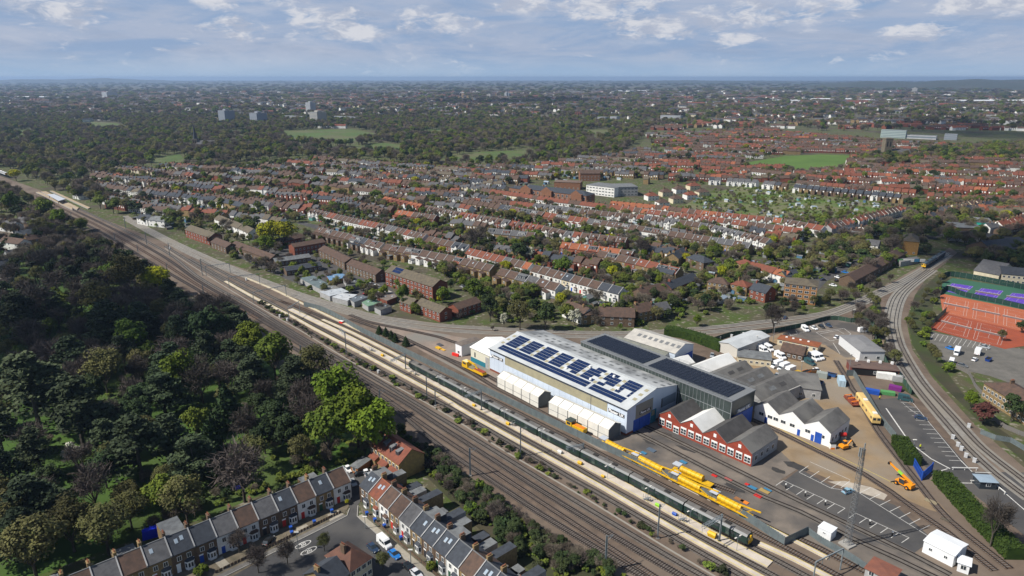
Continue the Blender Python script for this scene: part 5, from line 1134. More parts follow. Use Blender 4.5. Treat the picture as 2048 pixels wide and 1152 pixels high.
w=gable_part('window',19.4,28.2,4.4,8.0,mat('grey_glazing',(.20,.25,.31),rough=.3),d=.06)
gable_part('frame',19.4,20.2,4.4,8.0,FELT,w,.1)
p0=G(942,722)
M2_,L2_=frame(p0,F0)
t=empty('white_annex',M2_.translation);t.rotation_euler=M2_.to_euler();tag(t,'white-roofed annex with a teal base band at the far end of the solar shed','industrial shed')
L2_-=.3
mb=MB();mb.gable_walls(0,L2_,0,18,0,6.6,8.8,mat('pale_cream_cladding',(.60,.58,.48)));mb.build('walls',t)
mb=MB();mb.gable_roof(0,L2_+1.5,0,18,6.6,8.8,mat('bright_white_roof',(.78,.78,.76)),.4);mb.build('roof',t)
mb=MB();mb.box(0,L2_-2.6,-.07,0,0,2.2,TEAL);mb.build('base_band',t)
mb=MB();mb.box(L2_-2.5,L2_-.5,-.12,0,0,5.2,GREYR);mb.build('door',t)
mb=MB();mb.box(2.6,3.3,-.1,0,2.8,5,GLASS);mb.build('window',t)
p,q=G(911.4,708),G(923,713)
gable_house((911.4,708),(923.5,713.5),11,5.4,5.7,mat('white_wall_paint',(.72,.73,.75)),mat('stained_felt',(.16,.13,.11),(.11,.095,.085),scale=.4),'small white flat-roofed plant room left of the white annex','outbuilding','plant_room',None,1,1,hip=True,chim=False,side=False)
def tent(pa,pb,width,eave,ridge,bays,label):
 M,ln=frame(G(*pa),G(*pb))
 t=empty('storage_tent',M.translation);t.rotation_euler=M.to_euler();tag(t,label,'storage tent','long white storage tents')
 mb=MB();ym=width/2
 O=.001
 mb.poly([(0,0,0),(ln,0,0),(ln,0,eave),(0,0,eave)],TENTW);mb.poly([(ln,width,0),(0,width,0),(0,width,eave),(ln,width,eave)],TENTW)
 mb.poly([(0,width,0),(0,0,0),(0,0,eave),(0,ym,ridge),(0,width,eave)],TENTW)
 mb.build('side_walls',t)
 mb=MB();mb.gable_roof(0,ln,0,width,eave,ridge,TENTW,.1,.08);mb.build('canopy',t)
 mb=MB()
 for i in range(bays+1):
  x=ln*i/bays
  mb.beam((x,-.08,0),(x,-.08,eave),.14,.14,LEAD)
  mb.beam((x,-.05,eave+.12),(x,ym,ridge+.16),.12,.08,LEAD)
 for i in range(bays):mb.beam((ln*i/bays,-.06,eave*.45),(ln*(i+1)/bays,-.06,eave*.45),.08,.08,LEAD)
 mb.build('frame',t)
 mb=MB();mb.poly([(ln-.3,0,0),(ln-.3,width,0),(ln-.3,width,eave),(ln-.3,ym,ridge),(ln-.3,0,eave)],mat('tent_end_curtain',(.14,.15,.15)));mb.build('end_curtain',t)
tent((994.5,774.5),(1077,817),6.4,4.7,6.2,5,'long white tent with five bays along the solar shed, farther of two')
tent((1097,827),(1217,884),6.6,4.7,6.2,6,'long white tent with six bays along the solar shed, nearer of two')
hb_=zat(G(1508,843),779.7)
a,b,c=G(1463.5,803,hb_),G(1162,682.5,hb_),G(1511.7,779.7,hb_)
M,DL=frame(b,a);DWd=(M.inverted()@Vector((c.x,c.y,0))).y
t=empty('dark_shed',M.translation);t.rotation_euler=M.to_euler();tag(t,'tall dark glazed shed with a black solar roof beside the pale blue shed','industrial shed')
DG=mat('dark_green_glazing',(.05,.065,.062),(.035,.047,.045),scale=.3,rough=.35)
mb=MB();mb.box(0,DL,0,DWd,0,hb_-.4,DG);mb.build('walls',t)
mb=MB();mb.box(-.2,DL+.2,-.2,DWd+.2,hb_-.4,hb_,mat('dark_roof_edge',(.16,.17,.18)));r=mb.build('roof',t)
PVD=mat('black_solar_cell',(.016,.020,.032),(.012,.016,.026),scale=.4,rough=.25,spec=.5)
for c0,c1 in((2,DL*.46),(DL*.48,DL-2)):
 mb=MB();n=int((c1-c0)/1.7);nn=int((DWd-2.4)/1.15)
 for i in range(n):
  for j in range(nn):
   x,y=c0+i*1.7,1.2+j*1.15
   mb.poly([(x,y,hb_+.18),(x+1.5,y,hb_+.18),(x+1.5,y+1.0,hb_+.42),(x,y+1.0,hb_+.42)],PVD)
 mb.build('solar_array',r)
mb=MB()
for i in range(int(DL/1.6)):mb.box(i*1.6,i*1.6+.12,-.12,0,1,hb_-.5,STEEL)
mb.box(0,DL,-.14,0,hb_*.62,hb_*.62+.15,STEEL)
mb.build('mullions',t)
for yy in(-.1,DWd+.1):
 mb=MB()
 for i in range(int(DL/5)+1):mb.beam((i*5,yy,hb_),(i*5,yy,hb_+1),.07,.07,STEEL)
 for z in(.55,1.0):mb.beam((0,yy,hb_+z),(DL,yy,hb_+z),.06,.06,STEEL)
 mb.build('guard_rail',r)
gm=T_((DL,0,0))@RZ(math.pi/2)
gable_part('sliding_door',.6,DWd/2-.1,0,hb_*.5,BLUEP,t,.15);gable_part('sliding_door',DWd/2+.1,DWd-.6,0,hb_*.5,BLUEP,t,.15)
sign(t,DWd*.62,1.7,gm@T_((DWd*.55,-.05,hb_*.58)),'Plasser UK',1.7,mat('grey_signboard',(.20,.21,.22)),WHT)
gable_part('corner_post',-.15,.25,0,hb_-.4,STEEL,t,.2)
hs=zat(G(1394.5,722),691)
a,b=G(1350,707,hs),G(1250,675.5,hs);c=G(1396,691,hs)
M,ln=frame(b,a);wd=(M.inverted()@Vector((c.x,c.y,0))).y
t=empty('ribbed_shed',M.translation);t.rotation_euler=M.to_euler();tag(t,'pale ribbed-roof shed with a blue end door behind the dark solar shed','industrial shed')
mb=MB();mb.gable_walls(0,ln,0,wd,0,hs,hs+2.3,CLAD);mb.build('walls',t)
ROOFC=mat('cream_ribbed_roof',(.47,.45,.41),(.36,.345,.32),scale=.3,detail=6)
mb=MB();mb.gable_roof(0,ln,0,wd,hs,hs+2.3,ROOFC,.3);r=mb.build('roof',t)
for i in range(8):
 mb=MB();kk=2.3/(wd/2);x=4+i*ln/9;y=wd*.22
 mb.poly([(x,y,hs+kk*y+.26),(x+1.6,y,hs+kk*y+.26),(x+1.6,y+2,hs+kk*(y+2)+.26),(x,y+2,hs+kk*(y+2)+.26)],LEAD);mb.build('rooflight',r)
mb=MB();mb.hexa([(-4,-7,0),(ln-3,-7,0),(ln-3,0,0),(-4,0,0)],[(-4,-7,hs-2.2),(ln-3,-7,hs-2.2),(ln-3,0,hs-.4),(-4,0,hs-.4)],GREYR,mat('mossy_lean_to',(.20,.205,.17),(.15,.155,.13),scale=.4));mb.build('lean_to',t)
gm=T_((ln,0,0))@RZ(math.pi/2)
gable_part('sliding_door',wd*.42,wd-.6,0,hs*.62,BLUEP,t,.14)
def bay(pa,pb,half,zr,drop,roofn,rooff,label,wall=GREYR,name='sawtooth_bay',grp='grey saw-tooth bays behind the dark shed',lights=True):
 M,ln=frame(G(*pa,zr),G(*pb,zr))
 t=empty(name,M.translation);t.rotation_euler=M.to_euler();tag(t,label,'workshop',grp)
 e=zr-drop
 mb=MB();mb.gable_walls(0,ln,-half,half,0,e,zr,wall);mb.build('walls',t)
 mb=MB();tk=.16
 mb.hexa([(-.1,-half,e),(ln+.1,-half,e),(ln+.1,0,zr),(-.1,0,zr)],[(-.1,-half,e+tk),(ln+.1,-half,e+tk),(ln+.1,0,zr+tk),(-.1,0,zr+tk)],ASBD,roofn)
 mb.hexa([(-.1,0,zr),(ln+.1,0,zr),(ln+.1,half,e),(-.1,half,e)],[(-.1,0,zr+tk),(ln+.1,0,zr+tk),(ln+.1,half,e+tk),(-.1,half,e+tk)],ASBD,rooff)
 mb.box(0,ln,-half-.2,-half+.2,e-.1,e+.35,mat('pale_gutter',(.34,.33,.31)))
 r=mb.build('roof',t)
 if lights:
  kk=drop/half
  for x in(ln*.35,ln*.62):
   mb=MB();y0,y1=-half*.62,-half*.35
   mb.poly([(x,y0,zr+kk*y0+.22),(x+3.5,y0,zr+kk*y0+.22),(x+3.5,y1,zr+kk*y1+.22),(x,y1,zr+kk*y1+.22)],ASBD if R.random()<.5 else FELT);mb.build('rooflight',r)
 return t,M,ln
RW2=mat('painted_white_roof',(.72,.72,.70),(.62,.62,.60),scale=.2)
bay((1343,720),(1376,710),4.2,8.2,2.2,RW2,RW2,'smallest white-roofed bay beside the ribbed shed',lights=False)
bay((1385,733),(1457,706),4.6,8.2,2.6,RW2,RW2,'white-roofed saw-tooth bay with the largest white roof',lights=False)
bay((1424,748),(1490,721),4.9,8.2,2.8,ASB,ASB,'grey saw-tooth bay next to the white-roofed one')
bay((1461,763),(1532,733),5.2,8.2,2.9,ASB,ASB,'grey saw-tooth roofed bay, the middle one of three')
bay((1500,778),(1576,747),5.8,8.2,3.2,ASB,ASB,'widest grey saw-tooth bay nearest the white workshop')
gable_house((1560,790),(1640,800),16,4.2,4.7,GREYR,ASB,'low grey flat-roofed store behind the white workshop','workshop','flat_store',None,3,1,hip=True,chim=False,side=False)
def multi_gable(pa,pb,depth,eave,rise,n,wall,roofs,label,name,end_wall=None):
 M,ln=frame(G(*pa),G(*pb));w=ln/n
 t=empty(name,M.translation);t.rotation_euler=M.to_euler();tag(t,label,'workshop')
 mb=MB()
 P=[(0,0,0),(ln,0,0)];top=[]
 for i in range(n,0,-1):top+=[(i*w,eave),((i-.5)*w,eave+rise)]
 top.append((0,eave))
 mb.poly([(0,0,0),(ln,0,0)]+[(x,0,z)for x,z in top],wall)
 mb.poly([(ln,depth,0),(0,depth,0)]+[(x,depth,z)for x,z in top[::-1]],wall)
 mb.poly([(0,depth,0),(0,0,0),(0,0,eave),(0,depth,eave)],wall);mb.poly([(ln,0,0),(ln,depth,0),(ln,depth,eave),(ln,0,eave)],end_wall or wall)
 mb.build('walls',t)
 for i in range(n):
  mb=MB();x0,xm,x1=i*w,(i+.5)*w,(i+1)*w;tk=.16;z1=eave+rise;m=roofs[i%len(roofs)]
  y0,y1=-.15,depth+.15
  mb.hexa([(x0,y0,eave),(xm,y0,z1),(xm,y1,z1),(x0,y1,eave)],[(x0,y0,eave+tk),(xm,y0,z1+tk),(xm,y1,z1+tk),(x0,y1,eave+tk)],LEAD,m,bottom=True)
  mb.hexa([(xm,y0,z1),(x1,y0,eave),(x1,y1,eave),(xm,y1,z1)],[(xm,y0,z1+tk),(x1,y0,eave+tk),(x1,y1,eave+tk),(xm,y1,z1+tk)],LEAD,m,bottom=True)
  mb.build('roof',t)
 return t,ln,w
WINR=lambda:cached('archwin',lambda:(lambda mb:([mb.box(-1.15,1.15,-.08,0,0,2.7,FRAME),[mb.poly([(a,-.10,z),(a+.95,-.10,z),(a+.95,-.10,z+.85),(a,-.10,z+.85)],GLASS)for a in(-1.02,.07)for z in(.2,1.2)]],mb.data('window'))[1])(MB()))
t,ln,w=multi_gable((1316,851),(1502,934),16.5,4.6,3.1,4,mat('bright_red_brick',(.30,.055,.03),(.22,.045,.027),scale=1),[ASBD,RW2,ASBD,ASB],'red brick workshop with four gables, one of its roofs white','brick_workshop',GREYR)
for i in range(4):
 for j in range(3):obj('window',WINR(),t,((i+(j+.5)/3)*w,0,.9 if not(i==0 and j==2)else .1))
 mb=MB();mb.box((i+.5)*w-.5,(i+.5)*w+.5,-.08,0,5.0,6.2,FRAME);mb.build('gable_window',t)
for j in range(4):
 o_=obj('window',win_mesh(1.6,1.8),t,(ln,2.5+j*3.6,1.5));o_.rotation_euler=(0,0,math.pi/2)
mb=MB();mb.box(-.02,ln+.02,-.03,0,4.35,4.55,mat('brick_band',(.20,.045,.03)));mb.build('brick_band',t)
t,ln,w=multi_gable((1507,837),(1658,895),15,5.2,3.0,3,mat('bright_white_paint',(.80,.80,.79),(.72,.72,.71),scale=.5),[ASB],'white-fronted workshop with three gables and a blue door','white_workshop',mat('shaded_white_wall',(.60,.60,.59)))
for i,z in enumerate((.10,.22,.30,.40,.52,.72,.90)):obj('window',win_mesh(1.9,1.3),t,(ln*z,0,2.4))
for z in(.17,.61,.785):
 mb=MB();mb.box(ln*z-.5,ln*z+.5,-.1,0,.1,2.4,BLUEP);mb.build('door',t)
mb=MB();mb.box(ln*.815,ln*.865+.9,-.12,0,.05,4.0,BLUEP);mb.build('loading_door',t)
for j in range(5):
 o_=obj('window',win_mesh(1.3,1.7),t,(ln,2+j*2.6,1.6));o_.rotation_euler=(0,0,math.pi/2)
gable_house((1718,722),(1767,722),20,4.6,5.4,mat('pale_grey_cladding',(.58,.59,.60)),mat('mid_grey_sheet',(.20,.20,.205),(.17,.17,.175),scale=.3),'white-walled office with a plain mid-grey roof beside the curve','office','grey_office',None,2,1,hip=True,chim=False,side=False)
t,r,ln=gable_house((1701,749),(1797,757),8,3.4,3.9,mat('red_brown_board',(.16,.05,.04)),mat('brown_felt',(.13,.085,.07),(.10,.07,.06),scale=.3),'low brown-roofed store with white roof vents and an open front','store','open_store',None,1,1,hip=True,chim=False,side=False)
for i in range(4):mb=MB();x=3+i*ln/4;mb.box(x,x+.9,6.2,7.1,3.5,4.6,FRAME);mb.build('roof_vent',r)
mb=MB();mb.box(.5,ln-.5,-.05,.0,.2,2.9,DARK);mb.build('opening',t)
RUST=mat('rusty_sheet_roof',(.26,.085,.035),(.20,.07,.035),scale=.5,detail=6)
t,r,ln=gable_house((1554,689),(1634,706),6.5,2.9,3.3,CREAM,RUST,'long cream cabin row under a rust-orange roof','cabin','rusty_cabins',None,6,1,hip=True,chim=False,side=False)
for x in(.15,.32,.5,.7):mb=MB();mb.box(ln*x,ln*x+.9,3,3.9,3.0,3.6,FRAME);mb.build('roof_vent',r)
gable_house((1560,714),(1604,724),7,3.2,6,BROWNBR,R_BROWN,'small brown brick building with a white-edged gable among parked vans','office','brick_office',None,4,1,chim=False)
gable_house((1473,716),(1537,691),9.5,4.6,5.6,mat('pale_beige_cladding',(.50,.48,.44)),ROOFW,'long pale metal-roofed building beside the hedge','office','metal_office',None,4,1,chim=False)
gable_house((1474,727),(1541,735),9,3.4,3.7,CREAM,FELT,'low grey flat-roofed office with roof plant and a cream front','office','flat_office',None,6,1,hip=True,chim=False,win=(1.2,1.0))
t,r,ln=gable_house((1843.6,1104),(1904,1135),7.5,3.5,4.1,mat('hut_white',(.74,.75,.76),(.68,.69,.70),scale=.6),mat('hut_roof',(.72,.74,.76),(.66,.68,.70),scale=.3),'white panelled hut with a ribbed white roof beside the car park','hut','white_hut',None,2,1,hip=False,chim=False,win=(.9,.9),wz=1.5,side=False,o=.2)
gable_house((1913,1142),(1936,1150),3.5,2.7,2.9,MATS['hut_white'],MATS['hut_roof'],'small white lean-to cabin at the end of the white hut','hut','white_cabin',None,1,1,hip=True,chim=False,side=False)
t,r,ln=gable_house((1633.6,1071),(1660,1084),3.4,2.9,3.1,MATS['hut_white'],MATS['hut_roof'],'small white equipment kiosk beside the lattice mast','kiosk','equipment_kiosk',None,1,1,hip=True,chim=False,side=False,o=.12,win=(.8,.5),wz=1.6)
gable_house((1728,1152),(1780,1178),6,2.4,2.8,GREYR,mat('rust_red_roof',(.22,.085,.055),(.17,.07,.05),scale=.5),'low hut with a rust-red roof at the bottom edge','hut','rust_hut',None,2,1,hip=True,chim=False,side=False)
PALI=mat('palisade_steel',(.17,.205,.215),(.13,.16,.17),scale=.6,rough=.5,metal=.2)
PALG=mat('green_mesh_fence',(.035,.085,.055),(.028,.06,.042),scale=.6)
def fence(pix,h,label,m=PALI,post=3.0,pale=.3,solid=.93,cat='fence',name='palisade_fence',coarse=False):
 pts=smooth_line(pix,0,post);o=pts[0]
 t=empty(name,(o.x,o.y,0));tag(t,label,cat)
 mb=MB();pb=MB()
 for i in range(len(pts)-1):
  a,b=pts[i]-o,pts[i+1]-o;d=b-a;ln=d.length;d=d/ln;nn=Vector((-d.y,d.x))*.02
  n=max(1,int(ln/pale))
  for j in range(n):
   c=a+d*(ln*(j+.5)/n);hw=ln/n*solid/2
   q=[c-d*hw-nn,c+d*hw-nn,c+d*hw+nn,c-d*hw+nn]
   mb.hexa([(p.x,p.y,.05)for p in q],[(p.x,p.y,h-(.0 if coarse else .12*(j%2)))for p in q],m)
  pb.beam((a.x,a.y,0),(a.x,a.y,h-.1),.14,.14,LEAD)
  for z in(.35,h-.35):pb.beam((a.x,a.y,z),(b.x,b.y,z),.08,.08,m)
 mb.build('pales',t);pb.build('posts_and_rails',t)
 return t
fence([(608,613),(640,621),(665,632),(690,646),(715,661),(760,683),(823,714),(900,752),(1000,800),(1110,853),(1215,903),(1330,958),(1450,1016),(1568,1091)],2.9,'long grey steel palisade fence between the depot platforms and the yard')
fence([(1568,1091),(1615,1068)],2.6,'grey steel gate across the sidings at the fence end',cat='gate',name='palisade_gate')
fence([(1615,1068),(1640,1086),(1668,1102),(1700,1120),(1730,1140),(1760,1152)],2.2,'grey fence behind the white kiosk and the mast')
fence([(1692,752),(1706,752),(1720,775),(1738,805),(1757,838),(1775,862),(1790,880)],2.8,'grey steel fence beside the pale yellow railcar')
fence([(1700,645),(1740,648),(1748,666),(1752,690)],2.6,'green mesh fence round the top of the van yard',PALG)
fence([(1420,686),(1470,671),(1530,668),(1600,655),(1660,640),(1700,645)],2.4,'dark green fence between the curve and the van yard',PALG)
fence([(1768,722),(1778,740),(1800,760),(1822,790)],2.6,'green fence behind the open store',PALG)
fence([(1905,735),(1935,748),(1952,778),(1975,800)],1.8,'grey timber garden fence below the tennis car park',mat('grey_timber',(.15,.14,.13)))
fence([(1985,838),(2010,858),(2060,878)],1.8,'timber garden fence below the yellow terrace',MATS['grey_timber'])
fence([(1960,868),(1990,880),(2020,885),(2060,910)],2.0,'grey palisade fence beyond the right-hand tracks')
fence([(1882,560),(1900,553),(1960,562),(2060,582)],3.4,'tall dark green windbreak along the far side of the purple courts',mat('windbreak_green',(.012,.045,.035)),coarse=True)
fence([(1880,590),(1895,581),(1930,594),(1990,606),(2060,622)],3.0,'dark green windbreak between the purple and clay courts',MATS['windbreak_green'],coarse=True)
fence([(1857,657),(1875,640),(1892,624)],3.0,'dark mesh fence at the left end of the clay courts',mat('dark_mesh',(.04,.05,.045)),solid=.5)
t=empty('blue_gate',G(1843,961));tag(t,'bright blue steel gates between the two hedge lengths','gate')
for a,b,in(((1822,925),(1843,961)),((1843,961),(1863,943))):
 pa,pb=G(*a)-G(1843,961),G(*b)-G(1843,961);mb=MB()
 d=pb-pa;n=16
 for i in range(n+1):
  c=pa+d*(i/n);mb.beam((c.x,c.y,.15),(c.x,c.y,3.0),.16,.16,BLUEP)
 for z in(.3,1.6,2.8):mb.beam((pa.x,pa.y,z),(pb.x,pb.y,z),.12,.12,BLUEP)
 mb.build('gate_leaf',t)
for q in((1822,925),(1843,961),(1863,943)):pa=G(*q)-G(1843,961);mb=MB();mb.beam((pa.x,pa.y,0),(pa.x,pa.y,3.3),.3,.3,BLUEP);mb.build('post',t)
def hedge(pix,w,h,label,n_per=60):
 pts=smooth_line(pix,0,2.0);o=pts[0];g=np.random.default_rng(len(pts))
 t=empty('hedge',(o.x,o.y,0));tag(t,label,'hedge')
 mb=MB();ribbon(mb,[p-o for p in pts],-w/2+.25,w/2-.25,h-.25,LM['hedge'],h=h-.3);mb.build('inner_growth',t)
 C=[];Nn=[]
 for i in range(len(pts)-1):
  a,b=pts[i]-o,pts[i+1]-o;d=(b-a).normalized();nn=Vector((-d.y,d.x))
  for _ in range(n_per):
   u=R.random();s=R.random();c=a.lerp(b,u)
   if s<.5:off=R.uniform(-w/2,w/2);z=h+R.gauss(0,.1);N_=(0,0,1)
   else:sg=1 if s<.75 else-1;off=sg*(w/2+R.gauss(0,.08));z=R.uniform(0,h);N_=(nn.x*sg,nn.y*sg,.3)
   C.append((c.x+nn.x*off,c.y+nn.y*off,z));Nn.append(N_)
 C,Nn=np.array(C),np.array(Nn,float);U,V=orient(Nn,g,.45);s=g.uniform(.13,.28,(len(C),1))
 obj('foliage',quads_mesh('foliage',C,U*s,V*s,LM['hedge']),t)
hedge([(1797,888),(1805,903),(1815,918),(1826,932)],5.0,3.4,'short thick clipped hedge above the blue gates',240)
hedge([(1880,962),(1905,990),(1940,1028),(1980,1070),(2030,1120)],5.2,3.6,'long thick clipped hedge below the blue gates',240)
hedge([(1330,668),(1370,675),(1410,688),(1445,702)],5.5,4.0,'thick green hedge behind the ribbed shed',60)
#trains and yard machines
GRN=mat('dark_green_livery',(.014,.034,.028),(.010,.026,.022),scale=.5,rough=.35)
TROOF=mat('grey_train_roof',(.155,.145,.135),(.11,.105,.10),scale=.4,detail=6)
UNDER=mat('underframe_grime',(.028,.026,.025))
def mat_at(p,q):
 M,ln=frame(p,q);return M,ln
def carriage_mesh(L,cab,body,roofm,doorm):
 h=L/2;out={}
 mb=MB();w=1.4
 prof=[(-w,1.0),(-w,3.0),(-w*.82,3.55)]
 for s in(1,):
  mb.poly([(-h,-w,1.0),(h,-w,1.0),(h,-w,3.1),(-h,-w,3.1)],body);mb.poly([(h,w,1.0),(-h,w,1.0),(-h,w,3.1),(h,w,3.1)],body)
  mb.poly([(-h,w,1.0),(-h,-w,1.0),(-h,-w,3.1),(-h,-.9,3.62),(-h,.9,3.62),(-h,w,3.1)],body)
  if cab:
   mb.poly([(h,-w,1.0),(h+.5,-w*.9,1.0),(h+.35,-w*.9,3.0),(h,-w,3.1)],body);mb.poly([(h+.5,w*.9,1.0),(h,w,1.0),(h,w,3.1),(h+.35,w*.9,3.0)],body)
  else:mb.poly([(h,-w,1.0),(h,w,1.0),(h,w,3.1),(h,.9,3.62),(h,-.9,3.62),(h,-w,3.1)],body)
 out['body']=mb.data('body')
 mb=MB()
 mb.poly([(-h,-w-.02,3.1),(h,-w-.02,3.1),(h,-.9,3.62),(-h,-.9,3.62)],LEAD);mb.poly([(h,w+.02,3.1),(-h,w+.02,3.1),(-h,.9,3.62),(h,.9,3.62)],roofm)
 mb.poly([(-h,-.9,3.62),(h,-.9,3.62),(h,.9,3.62),(-h,.9,3.62)],roofm)
 for x in(-h*.45,h*.35):mb.box(x-.9,x+.9,-.5,.5,3.62,3.85,UNDER)
 out['roof']=mb.data('roof')
 mb=MB();mb.box(0,(L-2)/8-.5,-.02,.02,1.95,2.75,GLASS,bottom=True)
 out['window']=mb.data('window')
 mb=MB();mb.box(-h+.4,h-.4,-1.2,1.2,.55,1.0,UNDER,bottom=True)
 for x in(-h+3.2,h-3.2):
  mb.box(x-1.5,x+1.5,-1.15,1.15,.3,.7,UNDER,bottom=True)
  for dx in(-1,1):
   for s in(-1,1):mb.tube((x+dx,s*.72,.42),(x+dx,s*.82,.42),.42,UNDER,10)
 out['bogies']=mb.data('bogies')
 mb=MB()
 for s in(-1,1):
  y=s*(w+.03)
  q=[(-.65,y,1.05),(.65,y,1.05),(.65,y,3.0),(-.65,y,3.0)];mb.poly(q if s<0 else q[::-1],doorm)
  for x in(-.33,.33):
   q=[(x-.2,y*1.004,1.9),(x+.2,y*1.004,1.9),(x+.2,y*1.004,2.8),(x-.2,y*1.004,2.8)];mb.poly(q if s<0 else q[::-1],GLASS)
 out['door']=mb.data('door')
 if cab:
  mb=MB();mb.poly([(h+.5,-w*.9,1.0),(h+.5,w*.9,1.0),(h+.35,w*.9,3.0),(h+.35,-w*.9,3.0)],YELLOW);mb.poly([(h+.35,-w*.9,3.0),(h+.35,w*.9,3.0),(h,.9,3.62),(h,-.9,3.62)],body)
  for y in(-.75,.75):mb.poly([(h+.44,y-.4,2.0),(h+.44,y+.4,2.0),(h+.39,y+.4,2.8),(h+.39,y-.4,2.8)],GLASS)
  mb.box(h,h+.55,-.3,.3,1.0,3.2,YELLOW);mb.box(h+.3,h+.9,-.25,.25,.7,1.0,UNDER,bottom=True)
  out['cab_front']=mb.data('cab_front')
 return out
def train(trackpts,s0,n,L,pitch,label,name,body,roofm,doorm,cat='train',cab_end=True,cab_start=True):
 cum=[0]
 for i in range(1,len(trackpts)):cum.append(cum[-1]+(trackpts[i]-trackpts[i-1]).length)
 def at(s):
  for i in range(len(cum)-1):
   if cum[i+1]>=s:return trackpts[i].lerp(trackpts[i+1],(s-cum[i])/(cum[i+1]-cum[i]))
  return trackpts[-1]
 a0=at(s0);t=empty(name,(a0.x,a0.y,0));tag(t,label,cat)
 for i in range(n):
  p,q=at(s0+i*pitch+.3),at(s0+i*pitch+L);c=(p+q)/2;d=q-p;ang=math.atan2(d.y,d.x)
  flip=i==0 and cab_start
  cab=(i==n-1 and cab_end)or flip
  pm=cached(('car',name,L,cab),lambda:carriage_mesh(L,cab,body,roofm,doorm))
  cr=obj('carriage',pm['body'],t,(c.x-a0.x,c.y-a0.y,.28),ang+(math.pi if flip else 0))
  for k_,me in pm.items():
   if k_=='body':continue
   if k_=='door':
    for dx in(-L*.22,L*.22):obj('door',me,cr,(dx,0,0))
   elif k_=='window':
    for w_ in(0,1,3,4,6,7):
     for s_ in(-1.405,1.405):obj('window',me,cr,(-L/2+1+w_*(L-2)/8,s_,0))
   else:obj(k_,me,cr)
  if i in(2,5):
   mb=MB();mb.beam((-1,-.4,3.7),(0,0,4.6),.08,.08,LEAD);mb.beam((1,.4,3.7),(0,0,4.6),.08,.08,LEAD);mb.beam((0,-.7,4.65),(0,.7,4.65),.1,.1,LEAD);mb.build('pantograph',cr)
 return t
P0=G(823,737).to_2d()
def arclen(pts,p):
 best,s,bs=1e9,0,0
 for i in range(len(pts)-1):
  d=pts[i+1]-pts[i];u=max(0,min(1,(p-pts[i]).dot(d)/d.length_squared));q=pts[i]+d*u
  if(q-p).length<best:best=(q-p).length;bs=s+u*d.length
  s+=d.length
 return bs
s0=arclen(TRK['depot_train'],P0);s1=arclen(TRK['depot_train'],G(1497,1093).to_2d())
pit=(s1-s0)/8
train(TRK['depot_train'],s0,8,pit-.35,pit,'long dark green electric train with yellow ends standing at the depot platform','electric_train',GRN,TROOF,mat('grey_green_door',(.06,.085,.07)))
SIL=mat('silver_white_livery',(.62,.64,.66),rough=.4)
lineA=smooth_line([(-60,328),(0,351),(40,366),(80,384)],0,6)
train(lineA,(lineA[-1]-lineA[0]).length*.02,9,22.6,23,'white-roofed passenger train running away past the station at the left edge','passenger_train',SIL,mat('white_train_roof',(.72,.73,.74)),SIL).location.z=3.2
ps=smooth_line([(1808,561),(1850,535),(1888,511)],0,5)
train(ps[::-1],3,2,22.6,23,'short dark blue train with a yellow nose approaching the junction on the right','local_train',mat('navy_livery',(.025,.045,.075)),mat('navy_roof',(.05,.075,.10)),GRN)
HOP=mat('hopper_yellow',(.68,.40,.008),(.54,.31,.012),scale=.6,rough=.45)
GANT=mat('pale_grey_cover',(.42,.45,.50))
def hopper(pa,pb,label,boom=True,cover=True,rear=True):
 M,ln=frame(G(*pa),G(*pb));t=empty('hopper_wagon',M.translation+Vector((0,0,.28)));t.rotation_euler=M.to_euler();tag(t,label,'wagon','yellow track-work wagons')
 mb=MB();mb.box(0,ln,-1.2,1.2,.75,1.05,HOP,bottom=True)
 for i in range(int(ln/1.6)):mb.beam((1+i*1.6,-1.15,1.05),(1+i*1.6,-1.0,1.7),.08,.08,HOP)
 mb.build('frame',t)
 x0,x1=2.9,ln-3.2
 mb=MB();n=10;A=[]
 for k in range(n+1):
  a=math.pi*(1-k/n);A.append((math.cos(a)*1.05,2.1+math.sin(a)*.95))
 A=[(-.7,1.25)]+A+[(.7,1.25)]
 for i in range(len(A)-1):
  (y0,z0),(y1,z1)=A[i],A[i+1];mb.poly([(x0,y0,z0),(x0,y1,z1),(x1,y1,z1*.97),(x1,y0,z0*.97)][::-1],HOP)
 mb.poly([(x0,y,z)for y,z in A],HOP);mb.poly([(x1,y,z*.97)for y,z in A][::-1],HOP)
 for i in range(5):x=x0+1+i*(x1-x0-2)/4;[mb.beam((x,A[j][0]*1.02,A[j][1]*1.01),(x,A[j+1][0]*1.02,A[j+1][1]*1.01),.12,.06,HOP)for j in range(len(A)-1)]
 mb.build('hopper_body',t,smooth=False)
 mb=MB()
 for x in(2,ln-2):
  mb.box(x-1.3,x+1.3,-1.1,1.1,.3,.75,UNDER,bottom=True)
  for dx in(-.9,.9):
   for s in(-1,1):mb.tube((x+dx,s*.7,.4),(x+dx,s*.84,.4),.42,UNDER,10)
 mb.build('bogies',t)
 if cover:
  mb=MB();mb.box(.3,2.8,-1.15,1.15,3.1,3.25,GANT,bottom=True)
  for x in(.4,2.7):
   for y in(-1.05,1.05):mb.beam((x,y,1.05),(x,y,3.1),.12,.12,LEAD)
  mb.build('roof_cover',t)
 if boom:
  mb=MB();mb.beam((ln-6,.2,2.6),(ln+2.6,.1,3.6),.4,.28,HOP);mb.beam((ln-2.5,0,1.0),(ln+.5,.1,3.5),.18,.18,HOP);mb.beam((ln-4,-.8,2.6),(ln-.5,-.6,1.2),.4,.15,HOP);mb.build('conveyor_boom',t)
 return t
hopper((1200,890),(1264,922),'yellow hopper wagon nearest the tent end, first of the yellow train')
hopper((1264,922),(1342,961),'second yellow hopper wagon from the tents, beside blue sheets')
hopper((1342,961),(1419,999),'third yellow hopper wagon, alongside the detached wagon')
